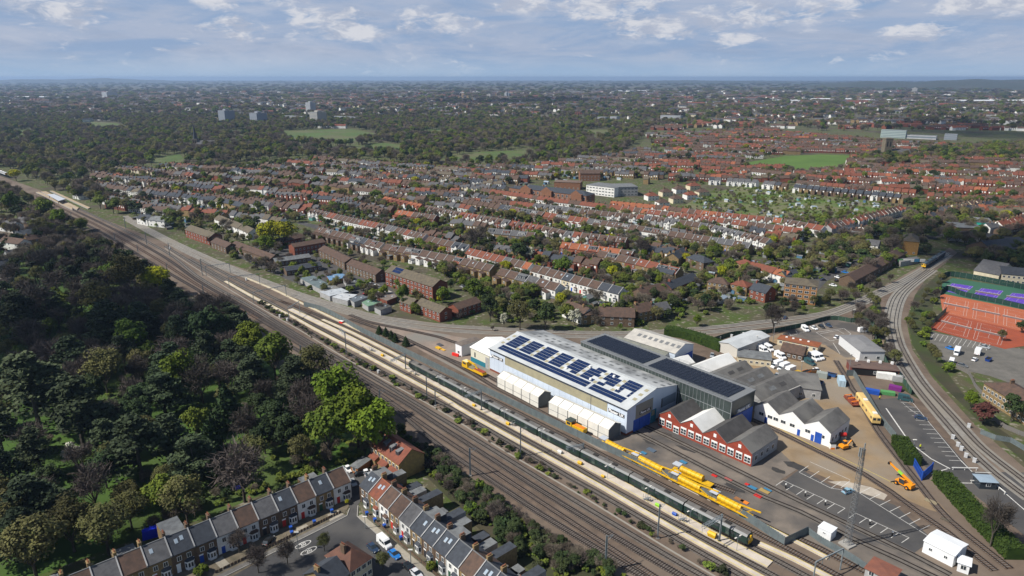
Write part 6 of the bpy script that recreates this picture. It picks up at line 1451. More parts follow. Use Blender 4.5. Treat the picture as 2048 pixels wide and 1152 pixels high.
hopper((1419,999),(1502,1041),'last yellow hopper wagon with a ladder end near the steel gate')
hopper((1345,943),(1424,978),'detached yellow wagon on the short track beside the yellow train',boom=False)
M,ln=frame(G(1136,857),G(1170,873));t=empty('shunting_locomotive',M.translation+Vector((0,0,.28)));t.rotation_euler=M.to_euler();tag(t,'small yellow shunting locomotive with a dark cab roof beside the nearer tent','locomotive')
mb=MB();mb.box(2.6,ln,-1.1,1.1,1.0,2.6,YELLOW);mb.box(2.6,ln-.4,-.7,.7,2.6,2.75,ORANGE);mb.build('bonnet',t)
mb=MB();mb.box(0,2.6,-1.3,1.3,1.0,3.6,YELLOW);c_=mb.build('cab',t)
mb=MB();mb.box(-.15,2.75,-1.4,1.4,3.6,3.85,mat('dark_cab_roof',(.05,.065,.06)));mb.build('roof',c_)
mb=MB();mb.box(.5,2.1,-1.34,-1.3,2.4,3.3,GLASS);mb.poly([(2.62,-1,2.75),(2.62,1,2.75),(2.62,1,3.4),(2.62,-1,3.4)],GLASS);mb.build('window',c_)
mb=MB();mb.box(-.2,ln+.2,-1.2,1.2,.6,1.0,UNDER,bottom=True)
for x in(1,ln-1.2):
 for s in(-1,1):mb.tube((x,s*.7,.45),(x,s*.85,.45),.48,UNDER,10)
mb.build('underframe',t)
M,ln=frame(G(928,735),G(970,755));t=empty('rail_crane',M.translation+Vector((0,0,.28)));t.rotation_euler=M.to_euler();tag(t,'yellow rail machine with a folded boom and red tray in front of the white annex','rail machine')
mb=MB();mb.box(0,ln,-1.2,1.2,.7,1.2,YELLOW,bottom=True);mb.build('frame',t)
mb=MB();mb.hexa([(0,-1.25,1.2),(4,-1.25,1.2),(4,1.25,1.2),(0,1.25,1.2)],[(.3,-1.2,3.5),(3.4,-1.2,3.5),(3.4,1.2,3.5),(.3,1.2,3.5)],YELLOW,mat('pale_yellow',(.66,.58,.30)));c_=mb.build('cab',t)
mb=MB();mb.box(.8,2.8,-1.3,-1.24,2.3,3.1,GLASS);mb.build('window',c_)
mb=MB();mb.beam((2.5,.3,3.7),(7,.3,3.2),.7,.5,YELLOW);mb.beam((7,.3,3.2),(9,.2,1.6),.5,.4,YELLOW);mb.build('boom',t)
mb=MB();mb.box(7.6,ln-.4,-1.1,1.1,1.2,1.9,YELLOW,mat('red_tray',(.26,.05,.03)));mb.build('tray',t)
mb=MB();mb.box(4.2,7.4,-.9,.9,1.2,1.8,mat('hydraulic_grey',(.20,.18,.12)));mb.build('machinery',t)
mb=MB()
for x in(1.4,ln-1.6):
 for s in(-1,1):mb.tube((x,s*.7,.42),(x,s*.85,.42),.45,UNDER,10)
mb.build('wheels',t)
PY=mat('pale_yellow_livery',(.66,.46,.17),(.58,.40,.15),scale=.4,rough=.45)
M,ln=frame(G(1717,803),G(1751,853));t=empty('rail_inspection_car',M.translation+Vector((0,0,.28)));t.rotation_euler=M.to_euler();tag(t,'long pale yellow railcar with dark cab windows beside the steel fence','railcar')
mb=MB();mb.box(0,ln,-1.4,1.4,1.0,3.3,PY);mb.hexa([(0,-1.4,3.3),(ln,-1.4,3.3),(ln,1.4,3.3),(0,1.4,3.3)],[(.2,-1.0,3.75),(ln-.3,-1.0,3.75),(ln-.3,1.0,3.75),(.2,1.0,3.75)],PY);mb.build('body',t)
for y in(-.7,.7):mb=MB();mb.box(ln,ln+.03,y-.5,y+.5,2.1,3.0,GLASS,bottom=True);mb.build('cab_window',t)
for x in(2,5,9,13,ln-1.6):mb=MB();mb.box(x-.6,x+.6,-1.43,-1.4,2.1,2.9,GLASS,bottom=True);mb.build('window',t)
mb=MB();mb.box(ln*.3,ln*.3+1.6,-.7,.7,3.75,4.1,TENTW);mb.box(ln-3.2,ln-1.6,-.7,.7,3.75,4.1,TENTW);mb.build('roof_unit',t)
mb=MB();mb.box(.3,ln-.3,-1.2,1.2,.5,1.0,UNDER,bottom=True)
for x in(2.4,ln-2.4):
 for dx in(-.9,.9):
  for s in(-1,1):mb.tube((x+dx,s*.7,.42),(x+dx,s*.85,.42),.45,UNDER,10)
mb.build('bogies',t)
M,ln=frame(G(1693,797),G(1711,815));t=empty('bogie_machine',M.translation);t.rotation_euler=M.to_euler();tag(t,'rusty red trolley with axles and frames behind the pale yellow railcar','rail machine')
RB=mat('rusty_red',(.23,.05,.03),(.16,.05,.03),scale=.8)
mb=MB();mb.box(0,ln,-1.3,1.3,.7,1.1,RB,bottom=True);mb.box(.5,ln-.5,-1.4,-1.1,1.1,1.9,RB);mb.box(.5,ln-.5,1.1,1.4,1.1,1.9,RB);mb.build('frame',t)
mb=MB()
for x in(1,ln/2,ln-1):mb.beam((x,-1.3,1.9),(x,1.3,2.3),.3,.3,ORANGE);mb.tube((x,-.8,.5),(x,.8,.5),.5,RB,10)
mb.build('axles',t)
M=T_(G(1806,972))@RZ(math.radians(118));t=empty('telehandler',M.translation);t.rotation_euler=M.to_euler();tag(t,'orange telescopic handler with its boom raised beside the yard track','telehandler')
AMB=mat('amber_paint',(.75,.27,.012),rough=.45)
mb=MB();mb.box(-2.6,2.2,-.9,.9,.7,1.5,AMB,bottom=True);mb.box(-3.0,-1.8,-1.1,1.1,.8,2.0,AMB);mb.build('chassis',t)
mb=MB();mb.box(-.7,.9,.35,1.2,1.3,2.7,GLASS,AMB);mb.build('cab',t)
mb=MB();mb.beam((-2.4,-.35,2.0),(3.2,-.35,4.2),.55,.6,AMB);mb.beam((1.0,-.35,3.35),(2.4,-.35,3.95),.58,.63,mat('lime_sticker',(.25,.55,.05)));mb.beam((3.0,-.35,4.1),(5.6,-.35,5.2),.4,.45,AMB);b_=mb.build('boom',t)
mb=MB();mb.beam((5.5,-.9,5.0),(5.5,.2,5.0),.5,.7,DARK);mb.build('carriage_head',b_)
for x in(-1.8,1.6):
 for y in(-1.1,1.1):mb=MB();mb.tube((0,-.25,0),(0,.25,0),.65,BLACK,14);mb.tube((0,-.27,0),(0,.27,0),.28,AMB,8);mb.build('wheel',t,(x,y,.65))
for y in(-1.5,1.5):mb=MB();mb.beam((2.4,y*.4,.6),(3.1,y,.1),.2,.25,BLACK);mb.build('stabiliser',t)
M=T_(G(1689,897))@RZ(math.radians(20));t=empty('excavator',M.translation);t.rotation_euler=M.to_euler();tag(t,'yellow mini excavator parked at the corner of the white workshop','excavator')
mb=MB()
for y in(-.9,.9):mb.box(-1.4,1.4,y-.25,y+.25,0,.6,BLACK)
mb.build('tracks',t)
mb=MB();mb.box(-1.6,.6,-1,1,.65,1.6,AMB,bottom=True);mb.box(-1.9,-1.2,-.95,.95,.8,1.4,AMB);mb.build('body',t)
mb=MB();mb.box(-.4,.8,-.1,.95,1.6,2.7,GLASS,AMB);mb.build('cab',t)
mb=MB();mb.beam((.6,-.4,1.4),(2.2,-.4,3.0),.3,.35,AMB);mb.beam((2.2,-.4,3.0),(3.6,-.4,1.4),.25,.3,BLACK);b_=mb.build('boom',t)
mb=MB();mb.hexa([(3.3,-.8,.5),(4.0,-.8,.5),(4.0,0,.5),(3.3,0,.5)],[(3.4,-.8,1.3),(3.9,-.8,1.3),(3.9,0,1.3),(3.4,0,1.3)],BLACK);mb.build('bucket',b_)
p=G(1685,880);t=empty('fuel_tank',p);tag(t,'red drum on a grey stand by the white workshop wall','tank');mb=MB();mb.tube((-.9,0,2.2),(.9,0,2.2),.7,REDP,12);mb.build('drum',t);mb=MB();mb.box(-.9,.9,-.6,.6,0,1.5,STEEL);mb.build('stand',t)
p=G(1664,897);t=empty('waste_container',p);tag(t,'white and orange container at the white workshop corner','container');mb=MB();mb.box(-.9,.9,-.7,.7,0,1.9,WHITE,DARK);mb.build('tub',t);mb=MB();mb.box(-.92,.6,-.74,-.7,0,.7,ORANGE);mb.build('band',t)
#road vehicles
CARP={'white':mat('car_white',(.75,.76,.77),rough=.3,spec=.6),'silver':mat('car_silver',(.42,.44,.46),rough=.3,metal=.3),'black':mat('car_black',(.015,.016,.018),rough=.25,spec=.6),'blue':mat('car_blue',(.02,.16,.48),rough=.3,spec=.6),'navy':mat('car_navy',(.025,.045,.09),rough=.3,spec=.6),'pale blue':mat('car_pale_blue',(.22,.36,.45),rough=.3),'red':mat('car_red',(.38,.03,.035),rough=.3),'grey':mat('car_grey',(.12,.125,.13),rough=.3),'teal':mat('car_teal',(.03,.075,.085),rough=.3)}
TYRE=mat('tyre_rubber',(.018,.018,.018));RIM=mat('wheel_rim',(.35,.36,.37),rough=.4,metal=.5);LAMP=mat('headlamp_glass',(.7,.72,.72),rough=.1);TAILL=mat('tail_lamp',(.35,.02,.02),rough=.2)
def loft(mb,secs,m):
 for i in range(len(secs)-1):
  (x0,w0,a0,b0),(x1,w1,a1,b1)=secs[i],secs[i+1]
  A=[(x0,-w0,a0),(x0,w0,a0),(x0,w0*.9,b0),(x0,-w0*.9,b0)];B=[(x1,-w1,a1),(x1,w1,a1),(x1,w1*.9,b1),(x1,-w1*.9,b1)]
  for k in range(4):mb.poly([A[k],B[k],B[(k+1)%4],A[(k+1)%4]],m)
 (x,w,a,b)=secs[0];mb.poly([(x,w,a),(x,-w,a),(x,-w*.9,b),(x,w*.9,b)],m)
 (x,w,a,b)=secs[-1];mb.poly([(x,-w,a),(x,w,a),(x,w*.9,b),(x,-w*.9,b)],m)
def vehicle_parts(kind,paint):
 def f():
  P=CARP[paint];out={}
  if kind=='car':
   mb=MB();loft(mb,[(-2.1,.78,.4,.78),(-1.9,.86,.28,.92),(-.9,.9,.25,.97),(.8,.9,.25,.94),(1.7,.86,.28,.78),(2.1,.72,.38,.62)],P);out['body']=mb.data('body')
   mb=MB();loft(mb,[(-1.8,.76,.9,.95),(-1.25,.74,.92,1.42),(.15,.74,.92,1.45),(.95,.76,.9,.95)],GLASS);out['glazing']=mb.data('glazing')
   mb=MB();mb.poly([(-1.22,-.66,1.44),(.12,-.66,1.47),(.12,.66,1.47),(-1.22,.66,1.44)],P);
   for s in(-1,1):mb.beam((-.45,s*.73,.94),(-.45,s*.68,1.44),.08,.08,P)
   out['roof_panel']=mb.data('roof_panel');wx,wr,fx,wz,hw=(-1.3,1.3),.33,2.02,.62,.6
  elif kind=='van':
   mb=MB();loft(mb,[(-2.6,.95,.35,2.2),(-2.5,1.0,.3,2.4),(.9,1.0,.3,2.4),(1.35,1.0,.3,2.15),(1.75,.98,.3,1.35),(2.5,.92,.3,1.0),(2.65,.85,.35,.8)],P);out['body']=mb.data('body')
   mb=MB();mb.poly([(1.38,-.84,2.12),(1.38,.84,2.12),(1.80,.86,1.38),(1.80,-.86,1.38)][::-1],GLASS)
   for s in(-1,1):
    q=[(.35,s*.985,1.35),(1.5,s*.985,1.35),(1.2,s*.945,2.0),(.35,s*.945,2.0)];mb.poly(q if s<0 else q[::-1],GLASS)
    q=[(-.9,s*.985,1.35),(.2,s*.985,1.35),(.2,s*.945,2.0),(-.9,s*.945,2.0)];mb.poly(q if s<0 else q[::-1],GLASS)
   out['glazing']=mb.data('glazing');wx,wr,fx,wz,hw=(-1.6,1.7),.36,2.6,.75,.72
  else:
   mb=MB();mb.box(-3.0,1.4,-1.1,1.1,.6,3.0,P,bottom=True);out['body']=mb.data('body')
   mb=MB();loft(mb,[(1.45,1.0,.35,2.2),(2.0,1.0,.35,2.15),(2.5,.95,.35,1.2),(3.1,.9,.35,.95)],P);out['cab']=mb.data('cab')
   mb=MB();mb.poly([(2.06,-.85,2.1),(2.06,.85,2.1),(2.52,.85,1.25),(2.52,-.85,1.25)][::-1],GLASS);out['glazing']=mb.data('glazing');wx,wr,fx,wz,hw=(-1.8,2.2),.38,3.06,.75,.7
  def wheel():
   mb=MB();mb.tube((0,-.11,0),(0,.11,0),wr,TYRE,14);return mb.data('tyre')
  def rim():
   mb=MB();mb.tube((0,-.125,0),(0,.125,0),wr*.62,RIM,8);return mb.data('rim')
  mb=MB();mb.box(-.05,.05,-.17,.17,-.08,.08,LAMP,bottom=True);hl=mb.data('headlight')
  mb=MB();mb.box(-.04,.04,-.12,.12,-.12,.12,TAILL,bottom=True);tl=mb.data('tail_light')
  return out,cached(('wheel',kind),wheel),cached(('rim',kind),rim),wx,wr,fx,wz,hw,hl,tl
 return cached(('veh',kind,paint),f)
def vehicle(kind,paint,px,py,yaw,label,group=None,s=1.0):
 out,wm,rm,wx,wr,fx,wz,hw,hl,tl=vehicle_parts(kind,paint)
 p=G(px,py);t=empty({'car':'parked_car','van':'parked_van','box':'box_van'}[kind],p,math.radians(yaw));t.scale=(s,s,s)
 tag(t,label,{'car':'car','van':'van','box':'van'}[kind],group)
 for k_,me in out.items():obj(k_,me,t)
 for x in wx:
  for y in(-.8,.8):w=obj('wheel',wm,t,(x,y*(1.1 if kind!='car' else 1),wr));obj('rim',rm,w)
 for y in(-hw,hw):obj('headlight',hl,t,(fx,y,wz));obj('tail_light',tl,t,({'car':-2.0,'van':-2.6,'box':-3.0}[kind],y,.85))
 return t
def yaw_of(a,b):
 d=G(*b)-G(*a);return math.degrees(math.atan2(d.y,d.x))
yr=yaw_of((714,1033),(842,1149));yl=yaw_of((694,1032),(452,1151))
vehicle('van','white',769,1090,yr,'white van at the kerb ahead of the bright blue car')
vehicle('car','blue',789,1112,yr,'bright blue car parked behind the white street van')
vehicle('car','black',818,1138,yr,'black car parked behind the bright blue car')
vehicle('car','white',833,1151,yr,'white car at the kerb, lowest on the right-hand street')
vehicle('car','navy',746,1099,yr,'dark car parked beside the brown corner house')
vehicle('car','white',697,941,yaw_of((690,936),(705,948)),'white hatchback beside the brick garage')
vehicle('car','white',735,947,25,'white estate car, upper of two side by side before the dormer house')
vehicle('car','silver',743,953,25,'silver estate car, lower of two side by side before the dormer house')
vehicle('car','silver',706,968,yaw_of((700,960),(710,975)),'pale silver car by the end of the park terrace')
vehicle('car','black',722,950,25,'black car in the shade of the brick garage')
vehicle('car','black',537,1085,yaw_of((537,1085),(545,1075)),'black car on the drive of the white terrace pair')
vehicle('car','pale blue',1696,985,yaw_of((1690,985),(1706,980)),'pale blue car alone in the marked yard car park')
vehicle('van','white',1610,661,yaw_of((1604,655),(1618,665)),'white van, leftmost of the four vehicles along the green fence')
vehicle('car','white',1628,658,yaw_of((1620,653),(1636,661)),'white estate car next to the leftmost van along the green fence')
vehicle('car','black',1643,655,yaw_of((1636,650),(1652,659)),'black car along the green fence, third from the left')
vehicle('car','navy',1657,653,yaw_of((1650,648),(1666,657)),'dark car along the green fence, rightmost of the four vehicles')
vehicle('van','white',1726,664,yaw_of((1716,664),(1736,663)),'white van alone at the top corner of the van yard')
vehicle('car','white',1674,676,yaw_of((1666,679),(1684,672)),'white car in the middle of the marked bays of the van yard')
vehicle('car','white',1697,686,yaw_of((1692,690),(1703,680)),'white car beside the mid-grey roofed office')
for i,(x,y,lab)in enumerate([(1525,704,'white works van behind the low grey office, left of two'),(1536,700,'white works van behind the low grey office, right of two'),(1560,716,'white works van in front of the small brown brick building'),(1627,719,'white works van right of the brown brick building, front one'),(1636,717,'white works van right of the brown brick building, rear one')]):
 vehicle('van','white',x,y,yaw_of((1552,708),(1574,720)),lab,None,1.15)
vehicle('van','teal',1619,728,yaw_of((1608,720),(1634,732)),'dark teal van parked in front of two white works vans')
vehicle('car','white',1634,743,yaw_of((1626,736),(1644,748)),'white car beside the grey cabin in the yard')
for i,(x,y)in enumerate([(1553,734),(1566,739),(1578,746)]):
 vehicle('box','white',x,y,yaw_of((1580,735),(1560,742)),'white box van in the tight row by the yellow skip, '+['farthest','middle','nearest'][i]+' of three')
vehicle('car','silver',1350,711+2,yaw_of((1350,700),(1352,720)),'silver car',None)if False else None
vehicle('car','silver',1424,713,yaw_of((1426,702),(1423,716)),'silver car in the passage between hedge and ribbed shed')
vehicle('car','silver',1555,752,yaw_of((1548,756),(1562,748)),'silver car on the grass by the grey saw-tooth bays')
vehicle('car','navy',1841,838,yaw_of((1830,836),(1852,840)),'dark blue car parked across the marked bays beside the tracks')
vehicle('van','teal',1810,801,yaw_of((1798,798),(1822,803)),'dark teal van at the top of the car park beside the tracks')
vehicle('car','blue',1901,699,yaw_of((1893,696),(1910,701)),'small blue car beside the cream motorhome')
vehicle('box','white',1913,708,yaw_of((1917,696),(1908,716)),'cream motorhome in the car park below the clay courts')
vehicle('van','white',1902,728,yaw_of((1905,718),(1899,736)),'white van nearest the timber garden fence')
vehicle('box','white',1955,708,yaw_of((1950,716),(1960,698)),'white caravan-like van near the corner of the clay courts')
vehicle('car','white',1949,721,yaw_of((1944,724),(1954,717)),'white car in front of the white caravan-like van')
vehicle('car','grey',1924,733,yaw_of((1916,731),(1932,735)),'grey car by the lime bush in the tennis car park')
vehicle('car','silver',1969,696,yaw_of((1962,694),(1977,698)),'silver-green car beside the clay court fence')
for i,(x,y,pt,lab)in enumerate([(1262,603,'red','red car turning at the side street corner'),(1202,607,'white','white car below the near white terrace'),(1166,596,'silver','silver car in front of the near white terrace'),(987,547,'silver','silver car at the left end of the near white terrace'),(996,551,'navy','dark car at the left end of the near white terrace'),(926,575,'silver','silver car beside the estate turning circle'),(1388,561,'white','white van-like car on the side street'),(1345,575,'silver','silver car halfway along the side street'),(1666,572,'white','white car, nearest of those parked by the station lane'),(1676,556,'white','white car beside the black-roofed garages of the station lane'),(1690,546,'blue','blue car farther up the station lane'),(1646,561,'navy','dark blue car on the station lane opposite the brick flats'),(1672,562,'black','black car between two white ones on the station lane'),(729,591,'red','red car among the flat-roofed workshops'),(752,573,'white','white van-like car beside the flats with solar panels'),(742,569,'silver','silver car in the estate yard'),(762,577,'grey','grey car in the estate yard'),(1494,527,'silver','silver car near the hip-roofed villa'),(1485,521,'navy','dark car near the hip-roofed villa'),(372,437,'white','white van-like car in the parking court near the white gable house'),(350,432,'silver','silver car in the parking court near the white gable house'),(1570,637,'navy','dark car by the brick garage next to the curve'),(1945,478,'white','white car on the bridge near the teal building'),(1982,482,'navy','dark blue car on the bridge near the teal building')]):
 vehicle('car',pt,x,y,R.choice([20,-40,60,-55]),lab)
def container(px,py,L_,W_,H_,m,label,yaw,name='shipping_container',cat='container',lid=None):
 t=empty(name,G(px,py),math.radians(yaw));tag(t,label,cat)
 mb=MB();mb.box(-L_/2,L_/2,-W_/2,W_/2,.05,H_,m,bottom=True);n=int(L_/.5)
 for i in range(n):
  for s in(-1,1):mb.box(-L_/2+i*.5+.1,-L_/2+i*.5+.3,s*W_/2-.04,s*W_/2+.04,.2,H_-.15,m)
 mb.build('body',t)
 mb=MB()
 for s in(-1,1):mb.beam((L_/2+.03,s*W_*.25,.2),(L_/2+.03,s*W_*.25,H_-.2),.06,.06,LEAD)
 mb.build('door_bars',t);return t
yc=yaw_of((1683,752),(1690,773))
container(1682,768,6.1,2.5,2.7,mat('container_pale_blue',(.40,.52,.60),(.33,.44,.52),scale=.6),'pale blue shipping container beside the railcar track',yc)
container(1643,755,4.2,2.4,2.4,mat('cabin_grey',(.27,.30,.28)),'grey-green cabin beside the blue skips',yaw_of((1630,752),(1656,757)))
container(1771,757,7,2.6,2.6,WHITE,'white container with a rust-orange roof before the open store',yaw_of((1755,755),(1790,760)))
container(1794,762,4,2.4,2.4,GREYR,'grey container next to the rust-orange roofed one',yaw_of((1785,760),(1805,763)))
PURP=mat('purple_sheet',(.16,.02,.17));GRNP=mat('green_sheet',(.08,.26,.09))
container(1790,780,4.5,2.2,1.8,PURP,'purple container behind the car park beside the tracks',yaw_of((1775,776),(1805,783)))
container(1775,789,5,2.0,1.4,GRNP,'green and white stall container by the car park top',yaw_of((1760,787),(1790,791)))
container(1744,787,5,2.0,1.8,BLUEP,'dark blue container against the steel fence by the car park',yaw_of((1735,785),(1756,789)))
container(1592,752,5,2.4,1.9,mat('skip_yellow',(.48,.30,.03),(.38,.24,.03),scale=.7),'mustard yellow skip beside the white box vans',yaw_of((1580,756),(1606,748)),'yellow_skip','skip')
def skip(px,py,m,label,yaw):
 t=empty('waste_skip',G(px,py),math.radians(yaw));tag(t,label,'skip')
 mb=MB();mb.hexa([(-1.2,-.8,.1),(1.2,-.8,.1),(1.2,.8,.1),(-1.2,.8,.1)],[(-1.9,-.9,1.4),(1.9,-.9,1.4),(1.9,.9,1.4),(-1.9,.9,1.4)],m,DARK,bottom=True);mb.build('tub',t)
 mb=MB()
 for s in(-1,1):mb.beam((-1.95,s*.92,1.42),(1.95,s*.92,1.42),.12,.14,m)
 mb.build('rim',t)
SKB=mat('skip_blue',(.03,.10,.30),(.025,.08,.22),scale=.8)
for i,(x,y,lab)in enumerate([(1597,758,'deep blue skip next to the mustard yellow skip'),(1611,766,'blue skip at the left of the blue heap by the pale container'),(1624,767,'blue skip in the middle of the blue heap by the pale container'),(1636,768,'blue skip at the right of the blue heap by the pale container'),(1663,753,'dark blue skip behind the pale blue container')]):skip(x,y,SKB,lab,yaw_of((1600,764),(1630,771)))
skip(1610,776,mat('skip_rust',(.19,.06,.035)),'long rust-red skip along the grey saw-tooth bays',yaw_of((1600,768),(1620,782)))
skip(1612,748,ORANGE,'bright orange skip beside the mustard yellow one',30)
skip(1627,746,mat('skip_tan',(.36,.18,.07)),'tan skip between the orange skip and the white car',10)
skip(1976,722,BLUEP,'small dark blue skip in the tennis car park',yaw_of((1970,725),(1982,716)))
def pile(px,py,lx,ly,h,m,label,yaw=-30,name='stacked_sheet',cat='building material'):
 t=empty(name,G(px,py),math.radians(yaw));tag(t,label,cat)
 mb=MB();n=max(1,int(h/.25))
 for i in range(n):mb.box(-lx/2+R.uniform(-.1,.1),lx/2+R.uniform(-.1,.1),-ly/2,ly/2,.1+i*.25,.1+i*.25+.2,m,bottom=True)
 mb.build('layers',t)
yy=yaw_of((1440,950),(1520,988))
SHB=mat('blue_sheet',(.04,.17,.30))
for x,y,lx,ly,h,m,lab in[(1303,901,4,2.2,.5,mat('slate_blue_sheet',(.08,.11,.15)),'dark steel frame lying on the yard below the brick workshop'),(1288,907,2.5,1.4,.5,SHB,'blue sheet stack right behind the second yellow wagon'),(1367,925,3,1.6,.4,SHB,'blue sheet stack alone on the yard tarmac'),(1505,976,3.6,1.6,.4,SHB,'blue sheet stack beside the red one between yard tracks'),(1495,970,2,1.2,.4,REDP,'red sheet stack touching a blue one between yard tracks'),(1535,981,3,1.4,.3,SHB,'pale blue sheet stack by the parking bays'),(1516,993,2.8,1.6,.5,REDP,'red block stack near the parking bays'),(1428,952,2.2,1.2,.3,REDP,'faded red sheet right of the detached yellow wagon'),(1457,959,3.0,1.2,.3,mat('faded_red',(.30,.09,.08)),'faded pink sheet farther right of the detached yellow wagon'),(1489,1005,3,1.5,.4,ORANGE,'orange pallet stack beside the last yellow wagon'),(1478,1000,3.5,1.6,.3,mat('rust_pile',(.26,.12,.05)),'rusty pallet stack left of the orange one'),(1529,983,4,2,.3,mat('tan_sheet',(.33,.23,.08)),'tan boards between the red and blue stacks'),(877,697,4,2.2,.8,YELLOW,'yellow machine parts on the dirt left of the white annex'),(886,700,3.6,1.6,.6,mat('amber_box',(.60,.34,.05)),'amber frame on the dirt nearest the white annex'),(880,690,4.6,2.4,.7,mat('dark_scrap',(.07,.07,.08)),'dark scrap heap on the dirt behind yellow parts'),(1890,1054-14,3,1.4,.5,mat('sleeper_wood',(.10,.085,.065)),'dark sleeper stack between two yard tracks by the long hedge'),(1862,1004,4,2,.4,mat('tan_timber',(.24,.20,.13)),'timber stack below the orange telescopic handler')]:
 pile(x,y,lx*.8,ly*.8,h*.7,m,lab,yy)
t=empty('plastic_barrier',G(911,712),-.6);tag(t,'bright red plastic barrier blocks in front of the small plant room','barrier')
mb=MB();[mb.box(-1.8+i*1.25,-.7+i*1.25,-.4,.4,0,1.3,mat('signal_red',(.72,.03,.02)),bottom=True)for i in range(3)];mb.build('blocks',t)
t=empty('red_hut',G(683,646),-.6);tag(t,'little red box on the end of the pale platform near the fence','equipment box');mb=MB();mb.box(-1.2,1.2,-.6,.6,0,1.1,MATS['signal_red']);mb.build('box_body',t);mb=MB();mb.box(-1.3,1.3,-.7,.7,1.1,1.2,WHITE);mb.build('lid',t)
t=empty('tarpaulin',G(303,1072),math.radians(28));tag(t,'bright blue tarpaulin over a shed behind the park terrace','tarpaulin')
TB=mat('blue_tarpaulin',(.012,.03,.60),rough=.4)
mb=MB();mb.hexa([(-2.2,-1.3,0),(2.2,-1.3,0),(2.2,1.3,0),(-2.2,1.3,0)],[(-2.0,-1.1,2.2),(2.0,-1.2,2.6),(1.9,1.1,2.5),(-2.1,1.1,2.0)],TB);mb.build('sheet',t);mb=MB();[mb.beam((x,-1.15,2.6),(x,1.1,2.6),.12,.1,TB)for x in(-1.2,0,1.2)];mb.build('fold',t)
t=empty('tarpaulin',G(477,984),.5);tag(t,'small blue tarpaulin behind the slate house of the park terrace','tarpaulin');mb=MB();mb.hexa([(-.9,-.8,0),(.9,-.8,0),(.9,.8,0),(-.9,.8,0)],[(-.6,-.6,1.9),(.7,-.6,2.1),(.6,.6,2.0),(-.7,.6,1.8)],TB);mb.build('sheet',t)
#masts, lamps, gantries
MASTM=mat('mast_steel',(.26,.30,.32),(.20,.23,.25),scale=1,rough=.5,metal=.2)
def mast(px,by,ty,label,arm=None,w=.3,group='electric line masts'):
 p=G(px,by);h=max(5.5,min(11,zat(p,ty)))
 t=empty('electric_mast',p);tag(t,label,'mast',group)
 mb=MB()
 for s in(-1,1):mb.beam((s*w*.45,0,0),(s*w*.45,0,h),.09,w,MASTM)
 mb.beam((0,0,0),(0,0,h),w*.8,.05,MASTM)
 mb.build('post',t)
 mb=MB();mb.box(-.45,.45,-.45,.45,0,.35,MATS['kerb_stone']);mb.build('footing',t)
 if arm:
  q=G(arm[0],arm[1],h-1.0)-p;q=Vector((q.x,q.y,0));q*=min(1,9/max(q.length,1));mb=MB();n=6;side=Vector((-q.y,q.x,0)).normalized()*.4
  for sg in(-1,1):
   for z in(h-.5,h-1.2):mb.beam(side*sg+Vector((0,0,z)),q+side*sg+Vector((0,0,z)),.1,.1,MASTM)
   for i in range(n):
    a,b=q*(i/n)+side*sg,q*((i+1)/n)+side*sg
    mb.beam(a+Vector((0,0,h-.5)),b+Vector((0,0,h-1.2)),.07,.07,MASTM)
  for i in range(n):mb.beam(q*(i/n)+side+Vector((0,0,h-.5)),q*((i+1)/n)-side+Vector((0,0,h-.5)),.07,.07,MASTM)
  for f in(.6,1.0):mb.beam(q*f+Vector((0,0,h-1.2)),q*f+Vector((0,0,h-2.6)),.08,.08,MASTM)
  mb.build('lattice_arm',t)
 else:
  d=Vector((.75,.66,0))*2.6;mb=MB();mb.beam((0,0,h-.4),d+Vector((0,0,h-1.0)),.08,.08,MASTM);mb.beam((0,0,h-1.9),d+Vector((0,0,h-1.0)),.07,.07,MASTM);mb.build('registration_arm',t)
 return t
for i,(px,by,ty,w,wh)in enumerate([(1210.5,1142,1071,.42,'nearest on the garden bank side of the main line'),(940.5,952,896,.42,'beside the garden bank, behind the slate-roofed terrace'),(760,806,785,.4,'half hidden by the tall lime group'),(603,720,690,.4,'above the olive domed tree'),(497,655,625,.35,'on the brown verge of the main line'),(407,588,570,.35,'on the verge right of the yellow-green maple'),(335,545,526,.3,'by the verge above the yellow-green maple'),(276,504,490,.3,'on the near side of the main line below the station'),(230,480,466,.3,'on the near side of the main line, closest to the station'),(143,436,424,.3,'at the near platform end of the station')]):
 mast(px,by,ty,'grey electric mast '+wh,None,w)
for px,by,ty,wh in[(1315,1077,1008,'nearest in the bramble strip'),(1041,913,854,'in the bramble strip opposite the first tent'),(854,797,754,'in the bramble strip below the train end'),(871,812,776,'dark one close beside another in the bramble strip'),(693,710,648,'tall one in the bramble strip with a cross arm'),(294,490,464,'paired posts left of the white cabinets'),(405,551,505,'tall one where the sidings begin'),(252,458,434,'at the foot of the bare trees'),(340,513,486,'dark one beside the white cabinets')]:
 mast(px,by,ty,'grey electric mast, '+wh,(px-14,ty+10)if 'cross' in wh else None)
for px,by,ty,ax,ay,wh in[(1438.5,1083,1028,1405,1055,'nearest to the train front'),(1166,918,886,1133,897,'beside the fifth carriage'),(963,821,778,930,794,'beside the second carriage'),(811.5,739,705,780,724,'ahead of the train')]:
 mast(px,by,ty,'platform mast with a blue-grey lattice arm, '+wh,(ax,ay),.34,'platform masts')
def portal(a,b,h,label):
 p,q=G(*a),G(*b);t=empty('track_gantry',p);tag(t,label,'gantry','gantries over the depot throat');d=q-p
 for o_ in(Vector(),d):mb=MB();mb.beam(o_,o_+Vector((0,0,h)),.25,.25,MASTM);mb.build('post',t)
 mb=MB();mb.beam(Vector((0,0,h)),d+Vector((0,0,h)),.25,.3,MASTM)
 for f in(.25,.5,.75):mb.beam(d*f+Vector((0,0,h)),d*f+Vector((0,0,h-1.6)),.1,.1,MASTM)
 mb.build('crossbeam',t)
